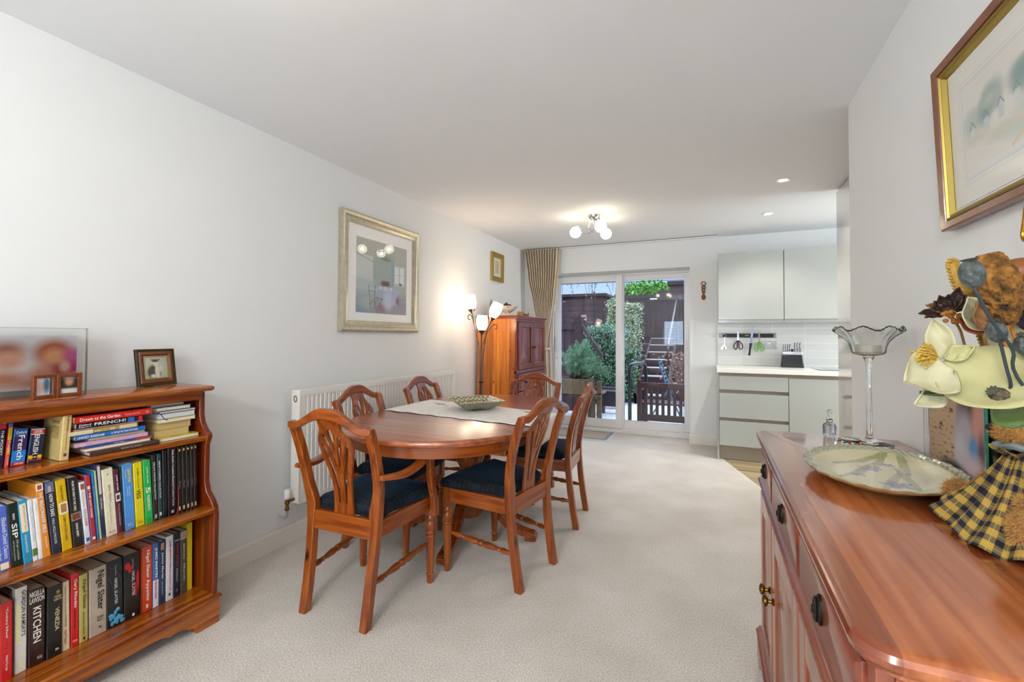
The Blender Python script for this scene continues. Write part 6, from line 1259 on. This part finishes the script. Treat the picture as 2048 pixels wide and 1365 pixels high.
b = MB(); b.loft([[tuple(RL(1935, 520, .785)+UPV*a_*.5), tuple(RL(1935, 520, .785)+FWD*.003), tuple(RL(1935, 520, .785)-UPV*a_*.5)] for a_ in (.0005,)]+[[tuple(RL(1965, 522, .785)+UPV*.005), tuple(RL(1965, 522, .785)+FWD*.01), tuple(RL(1965, 524, .785)-UPV*.005)], [tuple(RL(1995, 520, .785)+UPV*.006), tuple(RL(1995, 520, .785)+FWD*.01), tuple(RL(1995, 526, .785)-UPV*.004)]]); b.build('dark_beak', plain('dark_bract', '#262a24', .7), t)
stem(t, [RL(2015, 648, .79), RL(2035, 730, .79), VT-c0, VI-c0], .003, M_stemo)
# woven yellow catkin
for px, py, pts, lb_ in ((1905, 530, [(1905, 528), (1911, 556), (1925, 582), (1950, 592), (1960, 610)], 'upper curled yellow dried catkin left of the brown pod'), (1968, 660, [(1958, 640), (1965, 665), (1975, 690), (1990, 700)], 'lower curled yellow dried catkin beside the middle poppy head')):
    c0 = F(px, py, .84); t = thing('dried_catkin', lb_, 'dried catkin', tuple(c0)); t['group'] = 'curled yellow catkins'
    P = catmull([tuple(RL(a_, b_, .84)) for a_, b_ in pts], 10, closed=False); b = MB(); b.tube(P, .006, 8)
    for i, p_ in enumerate(P):
        for q in range(9):
            a = q*2*PI/9+i*.4; v_ = RGT*math.cos(a)+UPV*math.sin(a); b.ball(tuple(Vector(p_)+v_*.0075), .0028, .0028, .002, 6, 4)
    b.build('catkin', plain('straw_yellow', '#b08a3a', .8, noise=.2, nscale=200), t)
    stem(t, [Vector(P[-1]), RL(2010, 720, .83), VT-c0, VI-c0], .0016, M_stemb)
# cream shell petals and dark purple flower at right
c0 = F(1962, 625, .80); t = thing('dried_flower', 'cream and brown open dried husk behind the tallest poppy stem', 'flower', tuple(c0)); t['group'] = 'dried and fabric flowers in the arrangement'
petal(t, RL(1972, 660, .80), RL(1928, 596, .80), .040, VN+Vector((.3, 0, .2)), M_petal, cup=.016); petal(t, RL(1975, 662, .795), RL(1945, 605, .79), .024, VN+Vector((.4, 0, 0)), plain('brown_husk', '#8a5f36', .7, noise=.2), cup=.012)
petal(t, RL(1975, 665, .80), RL(1925, 640, .82), .022, VN, plain('rust_petal', '#7a3a1c', .7, noise=.3), cup=.01, nm='small_petal')
stem(t, [RL(1972, 660, .80), RL(2000, 730, .80), VT-c0, VI-c0], .002, M_stemb)
c0 = F(2035, 612, .80); t = thing('dried_flower', 'blackish purple spiky dried flower at the right edge', 'flower', tuple(c0)); t['group'] = 'dried and fabric flowers in the arrangement'
M_purp = plain('black_purple_petal', '#2c2029', .6, noise=.3, nscale=60)
for k in range(15): a = 2*PI*k/15; petal(t, (0, 0, 0), tuple(RGT*math.cos(a)*.045+UPV*math.sin(a)*.034-FWD*.006*(k % 3)), .017, VN, M_purp, cup=.006, n=8, m=6)
stem(t, [Vector((0, 0, 0)), RL(2042, 700, .80), VT-c0, VI-c0], .002, M_stemo)
c0 = F(2046, 545, .84); t = thing('dried_seed_pod', 'smooth brown rounded husk at the right edge above the purple flower', 'seed pod', tuple(c0)); t['group'] = 'dried and fabric flowers in the arrangement'
MB().ball((.0, 0, 0), .030, .022, .020, 24, 14).build('husk', plain('smooth_brown_husk', '#8a4f1e', .4), t); stem(t, [Vector((0, 0, -.015)), RL(2052, 640, .83), VT-c0, VI-c0], .002, M_stemb)
c0 = F(2030, 665, .82); t = thing('magnolia', 'second cream fabric magnolia partly hidden at the right', 'flower', tuple(c0)); t['group'] = 'dried and fabric flowers in the arrangement'
petal(t, RL(2050, 700, .82), RL(1960, 668, .83), .045, VN+Vector((0, 0, .2)), M_petal, cup=.016); petal(t, RL(2052, 690, .83), RL(2000, 650, .84), .05, VN, M_petg, cup=.016); petal(t, RL(2050, 700, .81), RL(1982, 702, .82), .030, VN, M_petal, cup=.01)
petal(t, RL(2045, 720, .81), RL(1978, 694, .81), .030, VN, M_leafg, nm='leaf', cup=.01); petal(t, RL(2060, 850, .76), RL(1990, 800, .78), .045, VN, M_leafg, nm='leaf', cup=.01)
stem(t, [RL(2052, 700, .82), RL(2060, 780, .81), VT-c0, VI-c0], .002, M_stemo)
# ================================================================== the garden beyond the patio door
M_patio = plain('pale_patio_stone', '#a3a5a4', .9, noise=.12, nscale=14, bump=.2, bscale=60)
M_fence = plain('dark_stained_fence', '#2a1719', .8, noise=.25, nscale=9)
M_fenc2 = plain('purple_brown_boards', '#301b1e', .8, noise=.2, nscale=12)
M_gravel = plain('pale_gravel', '#a39b94', .95, noise=.4, nscale=90, bump=1, bscale=120)
PZ = -.06
b = MB().box(-7, 3.5, 5.99, 16, PZ-.2, PZ)
struct('patio', b, M_patio, smooth=False)
b = MB()
for x in np.arange(-6.6, 3, .62): b.box(x, x+.008, 6, 9, PZ, PZ+.0012)
for y in np.arange(6.35, 9.2, .48): b.box(-6.9, 3, y, y+.008, PZ, PZ+.0012)
struct('paving_joints', b, plain('joint_grey', '#7c7d7e', .9), smooth=False)
def leaves(name, mat, parent, n, sampler, size, seed, asp=.55):
    rr = random.Random(seed); v = []; f = []
    for _ in range(n):
        p_ = Vector(sampler(rr)); d = Vector((rr.gauss(0, 1), rr.gauss(0, 1)-.4, rr.gauss(0, 1))).normalized(); n_ = Vector((rr.gauss(0, .7), rr.gauss(0, .7)-.6, rr.gauss(0, .7)+.6)).normalized()
        s_ = d.cross(n_).normalized(); L_ = size*(.6+.8*rr.random()); w = L_*asp*.5; k = len(v)
        v += [tuple(p_), tuple(p_+d*L_*.5+s_*w), tuple(p_+d*L_), tuple(p_+d*L_*.5-s_*w)]; f.append((k, k+1, k+2, k+3))
    me = bpy.data.meshes.new(name); me.from_pydata(v, [], f); return link(name, me, mat, parent, smooth=False)
def boxsample(x0, x1, y0, y1, z0, z1, rag=.06):
    def s(rr):
        x, z = rr.uniform(x0, x1), rr.uniform(z0, z1); zt = z1+rag*math.sin(x*9)+rag*.6*math.sin(x*23)
        q = rr.random()
        if q < .72: return (x, y0+rr.random()*.10+rag*math.sin(x*7+z*6), z0+(zt-z0)*rr.random())
        if q < .88: return (x, rr.uniform(y0, y1), zt-rr.random()*.08)
        return ((x0 if rr.random() < .5 else x1)+rr.gauss(0, .03), rr.uniform(y0, y1), z)
    return s
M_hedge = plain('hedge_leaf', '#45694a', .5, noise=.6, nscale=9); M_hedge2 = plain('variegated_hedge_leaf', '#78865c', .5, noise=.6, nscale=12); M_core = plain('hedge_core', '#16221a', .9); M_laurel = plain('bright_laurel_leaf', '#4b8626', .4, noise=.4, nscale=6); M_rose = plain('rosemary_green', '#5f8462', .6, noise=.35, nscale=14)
def hedge(label, x0, x1, y0, y1, z0, z1, n, mat, size, seed):
    t = thing('hedge', label, 'hedge', ((x0+x1)/2, (y0+y1)/2, z0)); c = Vector(t.location)
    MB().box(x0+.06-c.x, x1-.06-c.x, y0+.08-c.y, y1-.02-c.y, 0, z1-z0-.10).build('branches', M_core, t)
    s = boxsample(x0, x1, y0, y1, z0, z1); leaves('foliage', mat, t, n, lambda rr: Vector(s(rr))-c, size, seed); return t
hedge('clipped green hedge behind the rosemary planter, left pane', -2.9, -1.52, 8.5, 9.3, PZ, 1.40, 11000, M_hedge, .043, 1)
hedge('tall ivy covered hedge column left of the garden steps', -1.98, -1.40, 9.42, 10.4, PZ, 1.95, 9500, M_hedge2, .043, 2)
hedge('low leafy part of the hedge at the foot of the steps', -1.50, -1.385, 9.0, 9.33, PZ, 1.0, 900, M_hedge, .055, 22)
def plankwall(name, label, cat, x0, x1, y, z0, z1, w=.12, mat=M_fence, parent=None, lap=False):
    t = parent or thing(name, label, cat, (x0, y, z0)); b = MB()
    if lap:
        k = int((z1-z0)/.15)
        for i in range(k): b.box(0, x1-x0, -.02-(.008), .0, i*.15, i*.15+.145)
    else:
        k = int((x1-x0)/w)
        for i in range(k+1): b.box(i*w, min(i*w+w-.003, x1-x0), -.018-(.010 if i % 2 else 0), 0, 0, z1-z0)
    b.build('boards', mat, t, smooth=False); return t
t = plankwall('garden_shed', 'dark brown timber shed with flat roof, upper left behind the hedge', 'shed', -4.3, -2.52, 11.5, PZ, 2.26, lap=True, mat=M_fenc2)
b = MB()
for i in range(15): b.box(1.78, 1.80, 0, 1.6, i*.15, i*.15+.145)
b.build('side_boards', M_fenc2, t, smooth=False); MB().box(-.06, 1.86, -.08, 1.66, 2.32, 2.39).build('roof', M_fence, t, .004); MB().box(0, 1.78, .0, 1.58, 0, 2.30).build('inner_wall', M_fence, t, smooth=False)
t = plankwall('fence', 'dark boundary fence along the top of the garden', 'fence', -3.2, 1.6, 13.4, 1.0, 2.42); MB().box(0, 4.8, -.06, -.02, 1.34, 1.42).box(0, 4.8, -.05, -.03, .2, .3).build('rail', M_fence, t); MB().box(0, 4.8, 0, .2, -.9, .0).build('base_wall', M_fence, t)
# left fence panel with a braced gate
t = plankwall('fence', 'dark purple fence panel at the left beside the rosemary planter', 'fence', -3.3, -2.16, 7.6, PZ, 1.50, mat=M_fenc2); MB().box(1.14, 1.27, -.06, .06, 0, 1.62).build('post', M_fence, t, .004)
MB().box(0, 1.14, -.05, -.03, 1.40, 1.50).box(0, 1.14, -.05, -.03, .3, .38).build('rail', M_fence, t)
b = MB(); b.loft([[(1.27, y, z) for y, z in ((-.03, 1.50), (.03, 1.50), (.03, 1.40), (-.03, 1.40))], [(1.62, y, z) for y, z in ((-.03, .98), (.03, .98), (.03, .88), (-.03, .88))]]); b.build('sloping_rail', M_fence, t)
# gate at the top of the steps
t = plankwall('garden_gate', 'dark braced timber gate at the head of the garden steps', 'gate', -1.30, -.45, 12.6, 1.05, 2.45, w=.1, mat=M_fenc2); MB().box(0, .85, -.06, -.03, 1.15, 1.25).box(0, .85, -.06, -.03, .18, .28).build('rail', M_fence, t)
b = MB(); b.loft([[(.02, y, z) for y, z in ((-.06, .28), (-.03, .28), (-.03, .38), (-.06, .38))], [(.80, y, z) for y, z in ((-.06, 1.05), (-.03, 1.05), (-.03, 1.15), (-.06, 1.15))]]); b.build('brace', M_fence, t)
MB().box(-.20, -.02, -.075, -.065, 1.17, 1.20).build('hinge', M_upvc, t)
# steps
b = MB()
t = thing('garden_steps', 'dark timber garden steps filled with pale gravel', 'steps', (-1.06, 8.9, PZ)); n = 8
for i in range(n):
    z = .155*(i+1); MB().box(-.26, .26, .33*i, .33*i+.05, z-.155-(.02 if i else 0), z).build('riser', M_fence, t, .004); g = MB().box(-.255, .255, .33*i+.05, .33*i+.40, z-.16, z+.014).build('gravel_tread', M_gravel, t, smooth=False)
    if i == 0: MB().box(-.30, -.262, .0, .33*n, 0, .2).build('string_board', M_fence, t)
for sx_ in (-.30, .265):
    MB().loft([[(sx_, .0, 0), (sx_+.035, 0, 0), (sx_+.035, 0, .20), (sx_, 0, .20)], [(sx_, .33*n, .155*n-.3), (sx_+.035, .33*n, .155*n-.3), (sx_+.035, .33*n, .155*n+.03), (sx_, .33*n, .155*n+.03)]]).build('string_board', M_fence, t)
o = MB().box(-1.9, 1.6, 11.55, 13.4, PZ, 1.04).build('upper_terrace', M_fence); tag(o, 'raised dark edged terrace at the top of the garden', 'terrace')
t = thing('garden_steps', 'second flight of dark steps with pale treads at the far right', 'steps', (-.52, 9.6, PZ))
for i in range(6): z = .16*(i+1); MB().box(-.22, .5, .3*i, .3*i+.05, 0, z).build('riser', M_fence, t, .004); MB().box(-.215, .495, .3*i+.05, .3*i+.34, 0, z-.012).build('gravel_tread', M_gravel, t, smooth=False)
t = thing('handrail', 'black metal handrail post on the right of the garden steps', 'handrail', (-.755, 9.0, PZ))
MB().tube([(0, 0, 0), (0, 0, 1.05), (.0, .1, 1.15), (.02, 2.3, 2.2)], .022, 10).tube([(.02, 2.3, 1.1), (.02, 2.3, 2.2)], .022, 10).build('rail', M_black, t)
t = thing('handrail', 'black tubular hoop handrail just outside the right door pane', 'handrail', (-1.055, 6.62, PZ))
MB().tube(catmull([(-.02, 0, 0), (-.02, 0, .55), (-.02, .0, .82), (.02, .03, .885), (.10, .25, .89), (.13, .45, .86), (.14, .5, .6), (.14, .5, .0)], 5, closed=False), .026, 12).build('rail', plain('black_painted_steel', '#10171a', .25), t)
# slatted bench seen from behind
t = thing('garden_bench', 'brown slatted garden bench standing with its back to the patio door', 'bench', (-.985, 6.72, PZ)); M_bench = plain('reddish_bench_wood', '#30140f', .6, noise=.15, nscale=20); W2 = 1.0
for x in (0, W2-.06): MB().box(x, x+.06, -.025, .03, 0, .665).build('post', M_bench, t, .004)
MB().box(.06, W2-.06, -.018, .018, .545, .625).build('back_rail', M_bench, t, .004); MB().box(.06, W2-.06, -.018, .018, .085, .175).build('back_rail', M_bench, t, .004)
for i in range(11): x = .095+i*.079; MB().box(x, x+.042, -.010, .010, .175, .545).build('slat', M_bench, t, .002)
for x in (0, W2-.06): MB().box(x, x+.06, .40, .46, 0, .50).build('leg', M_bench, t, .004); MB().box(x-.005, x+.065, .0, .48, .50, .53).build('armrest', M_bench, t, .003)
for i in range(5): MB().box(.0, W2, .05+.08*i, .115+.08*i, .31, .33).build('seat_slat', M_bench, t, .002)
# rosemary in a raised wooden planter
M_planter = plain('weathered_planter_wood', '#54432a', .8, noise=.25, nscale=14)
t = thing('planter', 'raised weathered timber planter on legs, left door pane', 'planter', (-2.38, 6.72, PZ))
MB().box(0, .66, 0, .025, .40, .63).box(0, .66, .375, .40, .40, .63).box(0, .025, .025, .375, .40, .63).box(.635, .66, .025, .375, .40, .63).box(.025, .635, .025, .375, .40, .42).build('trough', M_planter, t, .003)
MB().box(.026, .634, .026, .374, .42, .60).build('soil', plain('dark_soil', '#2a2018', .95), t)
for x in (.02, .57): 
    for y in (-.03, .37): MB().box(x, x+.06, y, y+.06, 0, .60).build('leg', M_planter, t, .003)
t = thing('rosemary_bush', 'feathery grey green rosemary bush growing from the timber planter', 'shrub', (-2.0, 6.92, PZ+.60)); b = MB(); rr = random.Random(8); v = []; f = []; stems_ = []
for q in range(80):
    a = rr.uniform(0, 2*PI); le = rr.uniform(0, 1)**.7; tip = Vector((.18+.42*math.cos(a)*le, .05+.28*math.sin(a)*le, .50*(1-.55*le)+.18*rr.random()-.22*le*max(0, math.cos(a))))
    P = catmull([(.05*math.cos(a), .05*math.sin(a), .0), tuple(tip*.5+Vector((0, 0, .09))), tuple(tip)], 8, closed=False); stems_.append(P); b.tube(P, [.006-.0045*i/len(P) for i in range(len(P))], 5)
    for i in range(4, len(P)):
        p0 = Vector(P[i])
        for w_ in range(16):
            d = Vector((rr.gauss(0, 1), rr.gauss(0, 1), rr.gauss(.5, 1))).normalized(); s_ = d.cross(Vector((rr.random(), 1, rr.random()))).normalized()*.003; o_ = p0+Vector((rr.gauss(0, .018), rr.gauss(0, .018), rr.gauss(0, .018))); k = len(v); v += [tuple(o_-s_), tuple(o_+s_), tuple(o_+d*.04)]; f.append((k, k+1, k+2))
b.build('branches', plain('rosemary_bark', '#3a2c20', .9), t); me = bpy.data.meshes.new('foliage'); me.from_pydata(v, [], f); link('foliage', me, M_rose, t, smooth=False)
b = MB(); t = thing('potting_table', 'low timber staging with dark trough beside the rosemary planter', 'staging', (-1.72, 6.92, PZ))
for x in (0, .10): MB().box(x, x+.065, 0, .06, 0, .60 if x else .55).build('leg', M_planter, t, .003)
MB().box(-.35, .17, -.012, .012, .33, .38).box(-.35, .12, .25, .28, .33, .38).build('rail', M_planter, t, .003); MB().box(-.35, .165, .0, .40, .38, .40).build('shelf', M_planter, t, .003); MB().box(.0, .065, .40, .46, 0, .55).box(-.35, -.29, .40, .46, 0, .38).build('leg', M_planter, t, .003)
M_tr = plain('dark_plastic_trough', '#2c2326', .5)
for i, (x, y, z, lb_) in enumerate(((-1.50, 7.5, PZ, 'nearer dark plastic trough on the patio by the hedge'), (-1.62, 8.0, PZ, 'further dark plastic trough on the patio by the hedge'))):
    t = thing('garden_trough', lb_, 'trough', (x-.25, y, z)); MB().loft([[(.0+k, .0+k, zz), (.42-k, k, zz), (.42-k, .22-k, zz), (k, .22-k, zz)] for zz, k in ((0.12, .05), (.36, .0), (.38, -.012))]).build('tub', M_tr, t, .004)
    MB().box(.06, .10, .04, .16, 0, .125).box(.32, .36, .04, .16, 0, .125).build('foot', M_tr, t)
t = thing('garden_chair', 'teal metal folding garden chair to the right of the steps', 'chair', (-.62, 8.0, PZ)); M_teal = plain('teal_painted_metal', '#2c4c56', .4)
for y in (-.2, .2): MB().tube([(-.18, y, .87), (-.06, y, .48), (.15, y, .0)], .014, 8).tube([(.25, y, .46), (-.02, y, .44), (-.28, y, 0)], .012, 8).build('side_frame', M_teal, t)
for i in range(6): f_ = i/5; MB().tube([(-.18+.10*f_, -.2, .85-.30*f_), (-.18+.10*f_, .2, .85-.30*f_)], .013, 6).build('back_slat', M_teal, t)
MB().box(-.06, .28, -.2, .2, .445, .465).build('seat', M_teal, t, .004)
# shrubs, tree and pergola
t = thing('shrub', 'bright green laurel above the boundary fence', 'shrub', (-1.75, 14.2, 2.0)); leaves('foliage', M_laurel, t, 5200, lambda rr: (lambda a, e, k: (.95*k*math.cos(a)*math.cos(e), .5*k*math.sin(a)*math.cos(e)-.1, .42+.42*k*math.sin(e)))(rr.uniform(0, 2*PI), math.asin(rr.uniform(-1, 1)), .8+.25*rr.random()), .14, 5, .4)
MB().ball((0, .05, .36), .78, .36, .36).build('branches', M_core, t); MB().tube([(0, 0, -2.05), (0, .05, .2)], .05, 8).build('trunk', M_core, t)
t = thing('shrub', 'sparse brown leaved shrub beside the second steps', 'shrub', (-.5, 9.0, PZ)); b = MB(); rr = random.Random(3)
for q in range(60): a = rr.uniform(0, 2*PI); r_ = rr.uniform(.1, .32); b.tube([(0.05*math.cos(a), .05*math.sin(a), 0), (r_*.5*math.cos(a), r_*.5*math.sin(a), .5*rr.uniform(.7, 1.2)), (r_*math.cos(a), r_*math.sin(a), rr.uniform(.6, 1.05))], .004, 4)
b.build('branches', plain('red_twigs', '#5a3a30', .8), t); leaves('foliage', plain('brown_leaves', '#6a4a3a', .6, noise=.5, nscale=20), t, 700, lambda rr: (rr.gauss(0, .18), rr.gauss(0, .18), rr.uniform(.3, 1.0)), .05, 6)
t = thing('pergola', 'dark timber pergola roof at the upper right of the garden', 'pergola', (-.95, 11.2, PZ)); MB().box(0, 2.2, 0, .9, 2.50, 2.60).build('roof', M_fence, t, .01); MB().box(.06, 2.2, .06, .12, 2.30, 2.50).build('fascia', M_fenc2, t)
for x in (.12, 1.9): MB().box(x, x+.10, .1, .2, 0, 2.5).build('post', M_fence, t)
# willow twigs hanging in front of the sky
t = thing('tree', 'bare hanging twigs with a few yellow leaves against the sky', 'tree', (-3.4, 9.6, PZ)); M_twig = plain('dark_twig', '#2a2422', .8); b = MB(); rr = random.Random(21)
b.tube([(-1.6, 0, 0), (-1.55, 0, 1.8), (-1.3, 0, 3.2)], .09, 10); b.tube(catmull([(-1.3, 0, 3.1), (-.4, 0, 3.5), (.8, 0, 3.35), (2.0, 0, 3.2)], 6, closed=False), .03, 8); b.build('trunk', M_twig, t)
b = MB(); lp = []
for q in range(44):
    x = rr.uniform(-.4, 2.0); y = rr.gauss(0, .25); L_ = rr.uniform(.85, 1.35); P = catmull([(x, y, 3.4), (x+rr.gauss(0, .08), y, 3.4-L_*.5), (x+rr.gauss(0, .12), y, 3.4-L_)], 6, closed=False); b.tube(P, .004, 4); lp += P[4:]
for q in range(30):
    x = rr.uniform(1.2, 4.2); P = catmull([(x, .2, 3.5), (x+rr.gauss(0, .3), .2, 3.25), (x+rr.gauss(0, .5), .2, 3.05)], 4, closed=False); b.tube(P, .005, 4)
b.build('branches', M_twig, t); leaves('foliage', plain('olive_yellow_leaves', '#5c5a30', .6, noise=.5, nscale=20), t, 420, lambda rr: Vector(rr.choice(lp))+Vector((rr.gauss(0, .02), rr.gauss(0, .02), rr.gauss(0, .03))), .06, 7, .3)
